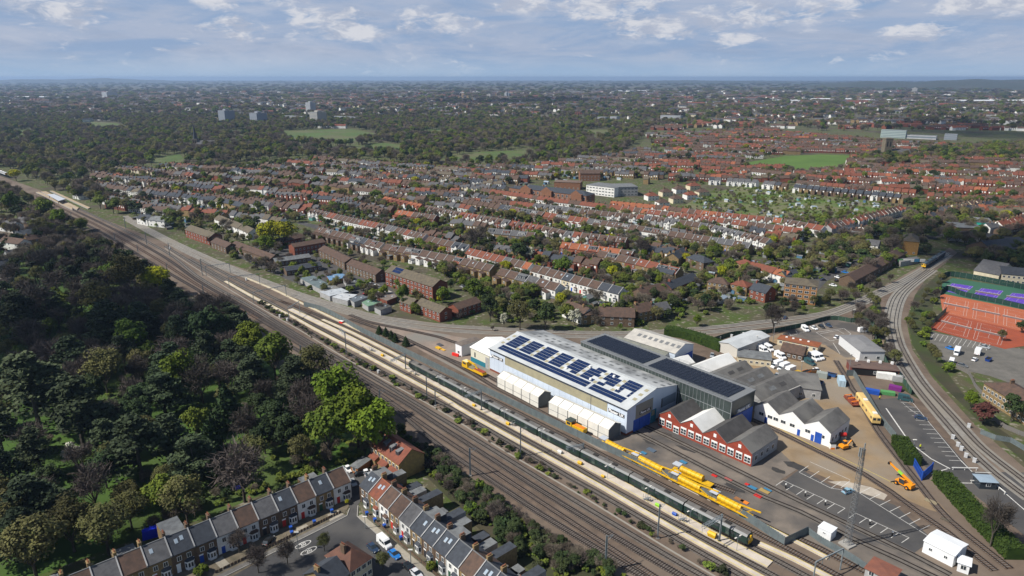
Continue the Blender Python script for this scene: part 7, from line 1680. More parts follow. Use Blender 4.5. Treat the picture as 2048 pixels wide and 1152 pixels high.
portal((413,552),(461,546),6.5,'thin gantry over the depot throat, farthest of four')
portal((459,576),(520,569),6.8,'thin gantry over the depot throat, second farthest')
portal((508,608),(573,593),6.8,'thin gantry over the depot throat, third farthest')
portal((578,641),(600,627),6.8,'thin gantry at the tip of the wide platform')
portal((1625,1168),(1680,1140),6.5,'dark lattice gantry at the bottom edge right of the platforms')
def lamp(px,by,ty,label):
 p=G(px,by);h=max(3.5,min(6,zat(p,ty)));t=empty('platform_lamp',p,.6);tag(t,label,'lamp post','double-headed platform lamps')
 mb=MB();mb.tube((0,0,0),(0,0,h),.07,MASTM,6,.05);mb.build('post',t)
 for s in(-1,1):mb=MB();mb.beam((0,0,h),(s*.9,0,h+.25),.06,.06,MASTM);mb.box(s*.95-.35,s*.95+.35,-.16,.16,h+.2,h+.34,TENTW,bottom=True);mb.build('lamp_head',t)
for i,(x,b,tp)in enumerate([(1473,1103,1075),(1378.6,1049,1022),(1295,1003,976),(1215,959,932),(1083,886,861),(1009,843,822),(926,797,778),(878,772,755)]):lamp(x,b,tp,'double-headed lamp on the wide platform, '+ordn(i)+' from the train front')
for i,(x,y,m,s,lab)in enumerate([(1424,1073,YELLOW,1.2,'yellow grit bin by the lattice-arm mast nearest the train front'),(1160,928,YELLOW,.8,'yellow grit bin beside the fifth carriage'),(1016,849,YELLOW,.8,'yellow grit bin with grey steps beside the third carriage'),(1206,954,YELLOW,.6,'small yellow box beside the sixth carriage'),(1315,1012,MATS['lime_sticker'],.7,'lime-yellow box behind the mast nearest in the bramble strip'),(765,712,YELLOW,.8,'yellow bin on the platform ahead of the train'),(948,812,YELLOW,.7,'yellow bin beside the second carriage'),(1120,906,WHITE,.8,'white box on the platform by the fifth carriage'),(1349,1030,BLUEP,.7,'blue bag trolley on the platform by the seventh carriage')]):
 t=empty('grit_bin',G(x,y,.35),-.75);tag(t,lab,'bin');mb=MB();mb.hexa([(-.8*s,-.5*s,0),(.8*s,-.5*s,0),(.8*s,.5*s,0),(-.8*s,.5*s,0)],[(-1*s,-.6*s,.9*s),(1*s,-.6*s,.9*s),(1*s,.6*s,.9*s),(-1*s,.6*s,.9*s)],m);mb.build('tub',t);mb=MB();mb.hexa([(-1.05*s,-.65*s,.9*s),(1.05*s,-.65*s,.9*s),(1.05*s,.65*s,.9*s),(-1.05*s,.65*s,.9*s)],[(-.9*s,-.2*s,1.25*s),(.9*s,-.2*s,1.25*s),(.9*s,.2*s,1.25*s),(-.9*s,.2*s,1.25*s)],m);mb.build('lid',t)
for i,(x,y)in enumerate([(1025,851),(1294,1001),(832,750),(744,702),(1365,1042)]):
 t=empty('access_steps',G(x,y,.35),-.85);tag(t,'grey metal access steps on the wide platform, '+['third carriage','sixth carriage','train tail','ahead of the train','seventh carriage'][i],'steps');mb=MB()
 for k in range(4):mb.box(-1+k*.45,-.55+k*.45,-.6,.6,.25+k*.3,.3+k*.3,STEEL,bottom=True)
 mb.build('treads',t);mb=MB()
 for s in(-.6,.6):
  for xx in(-1,.7):mb.beam((xx,s,0),(xx,s,2.1),.07,.07,STEEL)
  mb.beam((-1,s,1.2),(.7,s,2.1),.07,.07,STEEL)
 mb.build('handrail',t)
GREYC=mat('cabinet_grey',(.50,.51,.52),(.40,.41,.42),scale=1)
for i,(x,y,lab)in enumerate([(742,741,'left white cabinet of the pair on the strip below the train tail'),(757,747,'right white cabinet of the pair on the strip below the train tail'),(560,635,'white cabinet in the strip below the gantry, left one'),(575,642,'white cabinet in the strip below the gantry, right one'),(493,561,'white cabinet between the pale curve and the depot throat'),(340,498,'row of white cabinets where the curve splits off'),(1905,878,'white cabinet on the edge of the car park beside the tracks, uppermost'),(1915,893,'white cabinet beside the tracks, second from the top'),(1922,901,'white cabinet beside the tracks, third from the top'),(1931,915,'slim white cabinet beside the tracks above the barrier'),(1948,925,'large white cabinet beside the level crossing'),(1422,681,'white pillar on the grass behind the hedge, first from the left'),(1439,679,'white pillar on the grass behind the hedge, second from the left'),(1463,675,'white pillar on the grass behind the hedge, third from the left'),(1487,671,'white pillar on the grass behind the hedge, fourth from the left'),(1937,855,'pale twin cabinet on the verge right of the tracks')]):
 t=empty('equipment_cabinet',G(x,y),-.7);tag(t,lab,'cabinet');mb=MB();mb.box(-.5,.5,-.35,.35,.1,1.5,GREYC);mb.build('case',t);mb=MB();mb.box(-.56,.56,-.4,.4,1.5,1.6,GREYC);mb.build('lid',t)
P=G(1694,1090);Hm=zat(P,897);t=empty('lattice_mast',P,.5);tag(t,'tall slender grey lattice mast with aerials beside the white kiosk','mast')
mb=MB();n=20;wd=lambda z:.7-.32*z/Hm
cs=[(-1,-1),(1,-1),(1,1),(-1,1)]
for i in range(n):
 z0,z1=Hm*i/n,Hm*(i+1)/n
 for k in range(4):
  (a,b),(c,d)=cs[k],cs[(k+1)%4];w0,w1=wd(z0),wd(z1)
  mb.beam((a*w0,b*w0,z0),(a*w1,b*w1,z1),.09,.09,LEAD);mb.beam((a*w0,b*w0,z0),(c*w1,d*w1,z1),.05,.05,LEAD);mb.beam((a*w1,b*w1,z1),(c*w1,d*w1,z1),.05,.05,STEEL)
 mb.beam((.0,-wd(z0),z0),(.0,-wd(z1),z1),.14,.1,LEAD)
mb.build('lattice',t)
for a,b,z in((-.9,-.2,Hm-1),(.9,.3,Hm-.3),(0,.9,Hm-1.6)):mb=MB();mb.beam((a,b,z-1.2),(a,b,z+1.4),.3,.2,STEEL);mb.build('aerial',t)
mb=MB();mb.box(-1.6,1.6,-1.6,1.6,0,.5,MATS['kerb_stone']);mb.build('footing',t)
for px,by,ty,lab in[(1546,684,645,'tall pale pole between the rusty cabins and the metal office'),(1697,748,709,'pale lighting pole at the corner of the open store'),(1601,752,723,'pale lighting pole beside the yellow skip'),(1705,645,620,'slim pole at the top of the van yard'),(1512,697,672,'dark pole by the metal office'),(1825,905,880,'dark lamp pole rising from the short hedge'),(597,1103,1065,'slim lamp post on the park terrace pavement'),(731,1058,1034,'slim lamp post on the right-hand pavement'),(822,1130,1100,'slim lamp post beside the black parked car')]:
 p=G(px,by);h=zat(p,ty);t=empty('lamp_pole',p);tag(t,lab,'lamp post');mb=MB();mb.tube((0,0,0),(0,0,h),.14,STEEL,6,.08);mb.build('post',t);mb=MB();mb.box(-.6,.6,-.2,.2,h,h+.2,TENTW,bottom=True);mb.build('lamp_head',t)
def lines(segs,w,m,z,label,name='parking_marking'):
 o=G(*segs[0][0]);mb=MB()
 for a,b in segs:
  p,q=G(*a)-o,G(*b)-o;ribbon(mb,[Vector((p.x,p.y)),Vector((q.x,q.y))],-w/2,w/2,0,m)
 ob=mb.build(name,None,(o.x,o.y,z));ob['kind']='structure'
def comb(a,b,n,dx,dy,w=.16,z=.10,m=LINEW,label=''):
 segs=[(a,b)]
 for i in range(n+1):
  f=i/n;x,y=a[0]+(b[0]-a[0])*f,a[1]+(b[1]-a[1])*f;segs.append(((x,y),(x+dx,y+dy)))
 lines(segs,w,m,z,label)
comb((1566.5,961.5),(1690,1017),6,-15,10);comb((1712,1027),(1818,1076),5,-15,10)
comb((1719,986.5),(1858,1074),7,22,-11);comb((1598,945),(1662,977),3,19,-13)
lines([((1620,924),(1700,960)),((1662,977),(1715,984)),((1700,962),(1682,976))],.16,LINEW,.10,'')
comb((1818,797),(1922,922),14,-24,-1);lines([((1922,922),(1944,944))],.3,LINEW,.11,'')
lines([((1772,817),(1819,885)),((1819,885),(1862,918)),((1862,918),(1900,938))],.45,LINEW,.11,'')
lines([((1805+i*4.5,806+i*4),(1823+i*3,822+i*1.5))for i in range(6)],.14,LINEW,.11,'')
lines([((1862,948),(1895,938)),((1903,966),(1945,967)),((2000,978),(2060,1030)),((1950,945),(1985,946))],.3,LINEW,.12,'')
comb((1568,676),(1650,652),6,-4,-7,.14,.09);lines([((1632,665),(1688,657)),((1688,657),(1702,668)),((1632,665),(1660,682)),((1660,682),(1690,676)),((1690,676),(1702,668)),((1666,686),(1680,708)),((1640,668),(1676,661)),((1676,661),(1688,668)),((1720,652),(1735,661)),((1724,652),(1739,661))],.2,LINEW,.09,'')
comb((1868,667),(1980,689),12,-8,12,.14,.09,MATS['white_line_paint'])
lines([((1500,838),(1600,888)),((1560,858),(1640,900)),((1660,905),(1790,968)),((1790,968),(1850,972))],.18,LINEY,.10,'')
for i,(x,y)in enumerate([(606,1089),(617.5,1101.5)]):
 p=G(x,y,.1);mb=MB();n=28
 for k in range(n):
  a,b=2*math.pi*k/n,2*math.pi*(k+1)/n
  f=lambda t_,s:(math.cos(t_)*2.35*s,math.sin(t_)*1.05*(1-(1-s)*2),0)
  mb.poly([f(a,1),f(b,1),f(b,.88),f(a,.88)],LINEW)
 ob=mb.build('speed_marking',None,p,math.radians(yl+180));ob['kind']='structure'
 text('20',1.7,LINEW,ob,(0,0,.01),(0,0,math.pi/2*0),'numeral',.004)
STAIN=mat('oil_stain',(.035,.033,.032),(.05,.047,.045),scale=.6)
for x,y,rx,ry in[(1592,932,4.5,2.2),(1557,941,3,1.4),(1300,884,3,1.2),(1370,897,4,1),(1410,905,3,1),(1335,868,2.5,1),(1652,712,2,.8),(1634,712,1.6,.7),(1945,1003,2,1.2),(1470,975,4,1.5)]:
 p=G(x,y,.095);mb=MB();mb.poly([(math.cos(k*.52)*rx*R.uniform(.6,1.15),math.sin(k*.52)*ry*R.uniform(.6,1.15),0)for k in range(12)],STAIN);struct(mb.build('oil_stain',None,p,-.75))
#tennis courts
CLAY=mat('red_clay',(.40,.118,.055),(.33,.094,.046),scale=.12,detail=6);CLAYD=mat('dark_red_clay',(.30,.068,.030),(.24,.056,.028),scale=.12,detail=6)
sheet('court_surround',[(1884,568),(1905,556),(2060,580),(2060,622),(1884,590)],mat('green_hardcourt',(.035,.11,.07)),.07)
sheet('clay_court',[(1880,592),(1888,588),(2060,622),(2060,666),(1886,628)],CLAY,.08)
sheet('clay_court',[(1857,658),(1890,626),(2052,664),(2060,690),(2010,698)],CLAYD,.085)
PUR=mat('purple_hardcourt',(.095,.045,.36))
def court(q,m,label,net=True,surface=True):
 P_=[G(*p)for p in q];o=sum(P_,Vector())/4;L_=[p-o for p in P_]
 t=empty('tennis_court',(o.x,o.y,0));tag(t,label,'tennis court','tennis courts beside the curve')
 at=lambda u,v:(L_[0].lerp(L_[1],u)).lerp(L_[3].lerp(L_[2],u),v)
 if surface:mb=MB();mb.poly([(p.x,p.y,.1)for p in L_],m);mb.build('surface',t)
 mb=MB()
 for(u0,v0),(u1,v1)in[((.02,.02),(.98,.02)),((.98,.02),(.98,.98)),((.98,.98),(.02,.98)),((.02,.98),(.02,.02)),((.02,.14),(.98,.14)),((.02,.86),(.98,.86)),((.25,.14),(.25,.86)),((.75,.14),(.75,.86)),((.25,.5),(.75,.5))]:
  a,b=at(u0,v0),at(u1,v1);ribbon(mb,[a.to_2d(),b.to_2d()],-.045,.045,.115,LINEW)
 mb.build('court_lines',t)
 a,b=at(.5,-.05),at(.5,1.05);mb=MB();mb.beam((a.x,a.y,.5),(b.x,b.y,.5),.08,.9,mat('net_mesh',(.16,.12,.12)));mb.beam((a.x,a.y,1.0),(b.x,b.y,1.0),.12,.12,LINEW)
 mb.build('net',t)
for i,q in enumerate([[(1904.5,566.7),(1947.5,573),(1925,591),(1886,581)],[(1963,576.6),(2007,582),(1988,602),(1941,593)],[(2025,586),(2072,591),(2051,612),(2003,603)]]):court([q[0],q[3],q[2],q[1]],PUR,'purple hard court on green, '+ordn(i)+' from the left')
for i,q in enumerate([[(1893,594),(1938,603),(1933,634),(1884,624)],[(1948,605),(1998,615),(1996,648),(1944,637)],[(2008,617),(2056,627),(2056,662),(2006,651)]]):court([q[0],q[3],q[2],q[1]],CLAY,'orange clay court of the upper row, '+ordn(i)+' from the left',surface=False)
for i,q in enumerate([[(1896,631),(1945,643),(1935,676),(1872,659)],[(1955,645),(2014,659),(2002,692),(1945,679)]]):court([q[0],q[3],q[2],q[1]],CLAYD,'darker red clay court of the lower row, '+ordn(i)+' from the left',surface=False)
#station
def slab(pix,h,m,name,label,cat):
 P_=[G(*p)for p in pix];o=sum(P_,Vector())/len(P_);t=empty(name,(o.x,o.y,0));tag(t,label,cat);mb=MB();mb.prism([(p.x-o.x,p.y-o.y)for p in P_],.05,h,GREYR,m);mb.build('deck',t);return t,o
SPL=mat('station_paving',(.40,.32,.22),(.33,.26,.18),scale=.2)
slab([(72,386),(78,385),(145,416),(145,421)],.9,SPL,'station_platform','tan station platform nearest the bare trees, outer left','platform')
slab([(82,385),(92,384),(158,417),(154,421)],.9,SPL,'station_platform','tan station platform with the white canopy, middle','platform')
slab([(100,383),(106,383),(181,417),(176,419)],.9,SPL,'station_platform','tan station platform along the dark wood, outer right','platform')
a=[G(x,y,4.2)for x,y in[(95,389),(108,388),(131,398),(117,402)]];o=sum(a,Vector())/4
t=empty('station_canopy',(o.x,o.y,0));tag(t,'pale flat station canopy over the middle platform','canopy');mb=MB();mb.prism([(p.x-o.x,p.y-o.y)for p in a],4,4.3,GANT);mb.build('roof',t);mb=MB();[mb.beam(((p.x-o.x)*.8,(p.y-o.y)*.8,.9),((p.x-o.x)*.8,(p.y-o.y)*.8,4),.4,.4,BROWNBR)for p in a];mb.build('columns',t)
gable_house((146,397),(162,400),8,4,7,WHITE,R_GREY,'small station building with a grey hipped roof by the outer right platform','station','station_building',None,3,1,hip=True,chim=False)
t,o=slab([(1795,528),(1832,522),(1836,527),(1800,534)],3.4,mat('bridge_deck',(.14,.14,.14)),'footbridge','covered dark bridge with green, white and blue panels by the ochre flats','bridge')
for i,m in enumerate([MATS['green_sheet'],WHITE,WHITE,SHB,WHITE]):mb=MB();mb.box(-9+i*3.7,-5.6+i*3.7,-3.2,-3.0,2.2,4.2,m,bottom=True);mb.build('panel',t)
slab([(1895,474),(1960,478),(2060,492),(2060,500),(1955,487),(1893,481)],5.5,ROADM,'road_bridge','grey road bridge crossing the cutting on the right','bridge')
for(a,b,lab)in[((1903,940),(1955,941),'white barrier rail with an orange block at the car park exit'),((1940,966),(1985,968),'white barrier rail before the blue-grey shelter'),((1985,1000-30),(2010,990),'white kerb rail beside the shelter')]:
 p,q=G(*a),G(*b);t=empty('barrier_rail',p);tag(t,lab,'barrier');mb=MB();mb.beam((0,0,.9),q-p+Vector((0,0,.9)),.2,.25,WHITE);mb.build('rail_bar',t);mb=MB();[mb.beam((q-p)*f,(q-p)*f+Vector((0,0,.9)),.15,.15,WHITE)for f in(.05,.5,.95)];mb.build('posts',t)
gable_house((1958,978),(1992,980),4,2.6,2.8,GLASS,mat('blue_grey_canopy',(.24,.31,.38)),'blue-grey roofed shelter beside the level crossing','shelter','cycle_shelter',None,1,1,hip=True,chim=False,side=False)
for i,(x,y)in enumerate([(1571,977),(1610,993),(1650,1011),(1739,1050),(1784,1073)]):
 t=empty('bollard_light',G(x,y));tag(t,'black bollard with a white top in the parking bays, '+ordn(i)+' from the left','bollard','bollards in the parking bays');mb=MB();mb.tube((0,0,0),(0,0,1.3),.2,BLACK,8);mb.build('post',t);mb=MB();mb.tube((0,0,1.3),(0,0,1.65),.24,WHITE,8);mb.build('cap',t)
for x,y,c_,lab in[(1840,897,mat('hi_vis',(.55,.62,.03)),'person in a yellow high-visibility jacket standing in the car park beside the tracks'),(1759,799,mat('hi_vis_orange',(.65,.50,.03)),'person in a yellow vest by the green stall container')]:
 t=empty('person',G(x,y));tag(t,lab,'person');mb=MB();mb.tube((-.1,0,0),(-.09,0,.85),.08,DARK,6,.11);mb.tube((.1,.05,0),(.09,0,.85),.08,DARK,6,.11);mb.tube((0,0,.8),(0,0,1.45),.18,c_,8,.22);mb.tube((-.24,0,1.42),(-.32,.05,.8),.065,c_,6);mb.tube((.24,0,1.42),(.32,.05,.8),.065,c_,6);mb.tube((0,0,1.45),(0,0,1.78),.1,mat('skin',(.42,.27,.19)),8,.09);mb.build('body',t)
for i,(x,y,lab)in enumerate([(582,1060,'blue bin on the drive right of the white pair, upper one'),(584,1070,'blue bin on the drive right of the white pair, lower one'),(629,1048,'blue bin before the slate house with a small rooflight'),(664,1026,'blue bin before the slate house with a large rooflight'),(734,1031,'blue bin in the first front garden of the right-hand terrace'),(750,1044,'blue bin in the second front garden of the right-hand terrace'),(769,1056,'blue bin in the third front garden of the right-hand terrace'),(802,1080,'dark bin behind the pavement across from the white street van')]):
 t=empty('wheelie_bin',G(x,y),.5);tag(t,lab,'bin','bins in the front gardens');mb=MB();mb.hexa([(-.3,-.35,.1),(.3,-.35,.1),(.3,.35,.1),(-.3,.35,.1)],[(-.4,-.45,1.1),(.4,-.45,1.1),(.4,.45,1.1),(-.4,.45,1.1)],SKB);mb.build('tub',t);mb=MB();mb.box(-.43,.43,-.48,.48,1.1,1.2,BLUEP);mb.build('lid',t)
for pix,lab in(([(727,1025),(800,1088),(880,1158)],'low brick front wall of the right-hand terrace'),([(682,1026),(560,1085),(430,1148)],'low brick front wall of the park terrace')):fence(pix,.9,lab,BROWNBR,4,.8,.8,'wall','garden_wall',True)
fence([(735,985),(800,1010),(880,1060),(960,1120)],1.8,'dark timber fence behind the right-hand terrace gardens',mat('dark_timber',(.07,.055,.042)),3,.4,.97)
fence([(690,962),(600,985),(480,1035),(380,1080),(250,1120)],1.9,'dark brick wall between the park and the park terrace',BROWNBR,4,.8,1.0,'wall','park_wall',True)
#garden sheds on the allotments
SHC=[mat('shed_'+n,c)for n,c in(('green',(.10,.15,.11)),('pale',(.45,.46,.44)),('brown',(.13,.10,.07)),('blue',(.08,.17,.27)),('grey',(.20,.21,.21)),('teal',(.10,.26,.23)))]
def shed_mesh(m,glass):
 mb=MB();mb.gable_walls(-1.6,1.6,-1.1,1.1,0,1.8,2.4,m);mb.gable_roof(-1.6,1.6,-1.1,1.1,1.8,2.4,SKYL if glass else FELT,.15,.08);return mb.data('shed')
SM=[(n,shed_mesh(m,i==1))for i,(n,m)in enumerate(zip(('green','pale glazed','brown','blue','grey','teal'),SHC))]
AP=[(1345,434),(1400,395),(1480,376),(1600,391),(1735,405),(1790,416),(1760,428),(1690,451),(1630,462),(1480,446)]
AW=[(G(*p).x,G(*p).y)for p in AP];x0,x1,y0,y1=min(p[0]for p in AW),max(p[0]for p in AW),min(p[1]for p in AW),max(p[1]for p in AW);n=0
while n<110:
 x,y=R.uniform(x0,x1),R.uniform(y0,y1)
 if inside((x,y),AW):
  nm,me=R.choice(SM+SM[1:2]*3);o=obj('allotment_shed',me,None,(x,y,0),R.uniform(0,3.1),(R.uniform(.7,1.3),)*3);tag(o,f'{nm} garden shed among the allotment plots','shed',nm+' allotment sheds');n+=1
#counted out: the rest of the suburb, one object of instances each
def instancer(name,protos,pts,label,cat):
 pts=np.array(pts,np.float32)
 me=bpy.data.meshes.new(name);me.vertices.add(len(pts));me.vertices.foreach_set('co',np.ascontiguousarray(pts[:,:3]).reshape(-1))
 a=me.attributes.new('rot','FLOAT_VECTOR','POINT');rv=np.zeros((len(pts),3),np.float32);rv[:,2]=pts[:,3];a.data.foreach_set('vector',rv.reshape(-1))
 a=me.attributes.new('scl','FLOAT_VECTOR','POINT');a.data.foreach_set('vector',np.ascontiguousarray(pts[:,4:7]).reshape(-1))
 a=me.attributes.new('idx','INT','POINT');a.data.foreach_set('value',pts[:,7].astype(np.int32))
 o=obj(name,me);o['kind']='stuff';o['label']=label;o['category']=cat
 ng=bpy.data.node_groups.new(name,'GeometryNodeTree');ng.interface.new_socket('Geometry',in_out='INPUT',socket_type='NodeSocketGeometry');ng.interface.new_socket('Geometry',in_out='OUTPUT',socket_type='NodeSocketGeometry')
 N,L=ng.nodes,ng.links;gi=N.new('NodeGroupInput');go=N.new('NodeGroupOutput');jn=N.new('GeometryNodeJoinGeometry')
 def attr(nm,ty):
  n=N.new('GeometryNodeInputNamedAttribute');n.data_type=ty;n.inputs['Name'].default_value=nm;return n.outputs['Attribute']
 ri,si,ii=attr('rot','FLOAT_VECTOR'),attr('scl','FLOAT_VECTOR'),attr('idx','INT')
 for k,pm in enumerate(protos):
  po=bpy.data.objects.new(name+'_source',pm)
  oi=N.new('GeometryNodeObjectInfo');oi.inputs['Object'].default_value=po;oi.inputs['As Instance'].default_value=True
  cp=N.new('FunctionNodeCompare');cp.data_type='INT';cp.operation='EQUAL';L.new(ii,cp.inputs[2]);cp.inputs[3].default_value=k
  ip=N.new('GeometryNodeInstanceOnPoints');L.new(gi.outputs[0],ip.inputs['Points']);L.new(cp.outputs[0],ip.inputs['Selection']);L.new(oi.outputs['Geometry'],ip.inputs['Instance'])
  er=N.new('FunctionNodeEulerToRotation');L.new(ri,er.inputs[0]);L.new(er.outputs[0],ip.inputs['Rotation']);L.new(si,ip.inputs['Scale']);L.new(ip.outputs[0],jn.inputs[0])
 L.new(jn.outputs[0],go.inputs[0]);md=o.modifiers.new('scatter','NODES');md.node_group=ng
 return o
GP=lambda poly:[(G(*p).x,G(*p).y)for p in poly]
RAILP=GP([(-60,360),(0,350),(80,378),(190,428),(330,478),(480,530),(600,582),(740,620),(900,640),(1060,650),(1240,655),(1420,645),(1640,615),(1700,595),(1790,550),(1900,488),(2100,520),(2100,1200),(-400,1200),(-400,380)])
FIELDP=GP([(1480,334),(1495,322),(1570,309),(1640,306),(1708,309),(1695,326),(1665,343),(1610,348),(1555,340)])
ALLP=GP([(1322,440),(1400,389),(1480,370),(1600,386),(1745,400),(1810,416),(1770,432),(1690,458),(1630,470),(1480,453)])
SCHP=GP([(1005,372),(1150,355),(1290,358),(1295,398),(1180,424),(1010,404)])
ESTP=GP([(365,445),(420,440),(520,455),(600,470),(640,495),(700,520),(770,540),(880,575),(970,600),(960,645),(740,640),(480,540),(365,490)])
RIGHTP=GP([(1270,560),(1370,515),(1430,520),(1490,510),(1560,530),(1640,545),(1660,600),(1560,640),(1270,660)])
seg=[]
for P in ROWLINES:
 for i in range(len(P)-1):seg.append((P[i].x,P[i].y,P[i+1].x,P[i+1].y))
SEG=np.array(seg)
def row_dist(x,y):
 ax,ay,bx,by=SEG.T;dx,dy=bx-ax,by-ay;u=np.clip(((x-ax)*dx+(y-ay)*dy)/(dx*dx+dy*dy),0,1)
 cx,cy=ax+u*dx-x,ay+u*dy-y
 d=np.hypot(cx,cy);return d.min()
HP,HPT,HK=[],[],{}
def hkey(st,wl,rf):
 k=(st,wl,rf)
 if k not in HK:HK[k]=len(HP);HP.append(house_merged(st,wl,rf))
 return HK[k]
for(st,wl,rf),lst in FARH.items():
 k=hkey(st,wl,rf)
 for x,y,a,s in lst:HPT.append((x,y,0,a,s,1,1,k))
VOTE=lambda d:R.choices(list(d),list(d.values()))[0]
occupied={}
def fill(poly,ang,gaps,walls,roofs,styles,w=6.0,dens=.9,jit=.05,clear=17,block=9):
 Wp=GP(poly);xs=[p[0]for p in Wp];ys=[p[1]for p in Wp];c=Vector((sum(xs)/len(xs),sum(ys)/len(ys)));rad=max(math.hypot(x-c.x,y-c.y)for x,y in Wp)
 a=math.radians(ang);d=Vector((math.cos(a),math.sin(a)));nn=Vector((-d.y,d.x));s=-rad;g=0
 while s<rad:
  t_=-rad+R.uniform(0,8);off=R.uniform(-3,3);run=0;ww,rr,st=VOTE(walls),VOTE(roofs),VOTE(styles);skip=False
  while t_<rad:
   run+=1
   if run%block==0:
    ww,rr,st=VOTE(walls),VOTE(roofs),VOTE(styles);skip=R.random()>dens;t_+=R.uniform(0,7)
   p=c+d*t_+nn*(s+off+5*math.sin(t_*.011+s*.02));t_+=w
   if skip or not inside(p,Wp):continue
   if any(inside(p,q)for q in(RAILP,FIELDP,ALLP,SCHP,ESTP,RIGHTP)):continue
   if row_dist(p.x,p.y)<clear:continue
   if R.random()<.25:rr=VOTE(roofs)
   HPT.append((p.x,p.y,0,a+(math.pi if g%2 else 0)+R.uniform(-jit,jit),w/5.6,R.uniform(.9,1.05),R.uniform(.85,1.12),hkey(st,ww,rr)))
  s+=gaps[g%2]*R.uniform(.9,1.15);g+=1
mixW={'yellow-brick':4,'white-rendered':5,'brown-brick':3,'red-brick':2,'cream':1,'grey':1};mixR={'brown':5,'grey':4,'slate':3,'red':1.2,'mossy':1.5};mixS={'front':3,'gabled':2,'rear':3}
redW={'red-brick':5,'white-rendered':2.5,'yellow-brick':1.5};redR={'red':3,'orange':.5,'brown':5,'grey':.8,'mossy':.6}
fill([(150,368),(230,345),(340,336),(480,345),(640,322),(760,335),(770,400),(620,432),(560,470),(480,465),(380,445),(300,455),(200,410)],-28,(17,34),mixW,mixR,mixS,6.4,.85,.06,15)
fill([(640,322),(900,338),(1060,335),(1240,312),(1290,300),(1330,318),(1340,350),(1290,372),(1150,360),(1010,380),(900,404),(760,402)],-24,(16,32),mixW,mixR,mixS,6.0,.88,.05,15)
fill([(600,425),(780,400),(1000,385),(1300,430),(1660,470),(1540,512),(1300,560),(1100,560),(900,500),(760,470)],-36,(17,33),mixW,mixR,mixS,6.0,.7,.06,19)
fill([(1290,272),(1520,262),(1760,285),(1940,296),(2100,305),(2100,440),(1960,440),(1900,402),(1750,398),(1480,366),(1340,372),(1330,300)],-12,(17,36),redW,redR,{'front':4,'gabled':1},6.4,.85,.05,16)
fill([(1830,420),(1960,400),(2100,430),(2100,490),(1950,465),(1850,470),(1700,480)],30,(18,34),mixW,mixR,mixS,6.6,.7,.08,18)
for y0_,y1_,xs,red in[(246,262,(640,2048),1),(232,247,(150,2048),0),(218,233,(0,2048),0),(205,219,(0,2048),0),(193,206,(0,2048),0),(183,194,(0,2048),0)]:
 Wp=GP([(xs[0],y0_),(xs[1],y0_),(xs[1],y1_),(xs[0],y1_)]);D=abs(Wp[0][1]-Wp[2][1]);ar=(abs(Wp[0][0]-Wp[1][0])+abs(Wp[2][0]-Wp[3][0]))/2*D
 n=int(min(3000,ar/9000*7));nb=n//6
 for _ in range(nb):
  y=R.uniform(y0_,y1_);x=R.uniform(*xs);p=G(x,y);a=R.choice([-.5,-.3,.9,.2])+R.uniform(-.2,.2);d=Vector((math.cos(a),math.sin(a)));ww,rr=VOTE(redW if red else mixW),VOTE(redR if red else mixR);big=max(1.0,p.y/2300)
  if 170<x<1300 and 232<y<262 and R.random()<.75:continue
  for k in range(R.randint(4,9)):
   q=p.to_2d()+d*k*8*big;HPT.append((q.x,q.y,0,a+(math.pi if R.random()<.5 else 0),1.5*big,1.2*big,1.15*min(big,1.3),hkey('front',ww,rr)))
instancer('suburb_houses',HP,HPT,'the remaining rows of distant suburban houses reaching to the horizon','houses')
print('fill houses',len(HPT))
def light_crown(kind):return TREE[kind][0][0]
TK=['bare','bud','green','dark','lime','bush','poplar','yellow','blossom'];TP=[]
for k in TK:
 for tr in TREE[k][:2]:TP.append((k,tr))
def join_tree(tr):
 me0,me1=tr[0],tr[1];n0=len(me0.vertices);co=np.empty(n0*3,np.float32);me0.vertices.foreach_get('co',co);vs=co.reshape(-1,3).tolist();fs=np.empty(len(me0.loops),np.int32);me0.loops.foreach_get('vertex_index',fs);f0=fs.reshape(-1,4).tolist()
 vs+=[list(v.co)for v in me1.vertices];f1=[[i+n0 for i in p.vertices]for p in me1.polygons]
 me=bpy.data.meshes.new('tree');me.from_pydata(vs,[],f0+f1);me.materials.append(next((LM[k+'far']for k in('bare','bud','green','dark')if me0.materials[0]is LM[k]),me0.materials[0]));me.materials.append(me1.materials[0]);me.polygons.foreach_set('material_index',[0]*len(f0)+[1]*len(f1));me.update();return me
TM=[join_tree(tr)for _,tr in TP];TIDX={}
for i,(k,_)in enumerate(TP):TIDX.setdefault(k,[]).append(i)
TH={k:TREE[k][0][2]for k in TK}
HG={}
for h in HPT:HG.setdefault((int(h[0]//12),int(h[1]//12)),[]).append((h[0]+-math.sin(h[3])*4.3,h[1]+math.cos(h[3])*4.3))
for s in SPECS:HG.setdefault((int(s['x']//12),int(s['y']//12)),[]).append((s['x']-math.sin(s['a'])*4.3,s['y']+math.cos(s['a'])*4.3))
def near_house(x,y,r):
 i,j=int(x//12),int(y//12)
 return any((a-x)**2+(b-y)**2<r*r for di in(-1,0,1)for dj in(-1,0,1)for a,b in HG.get((i+di,j+dj),()))
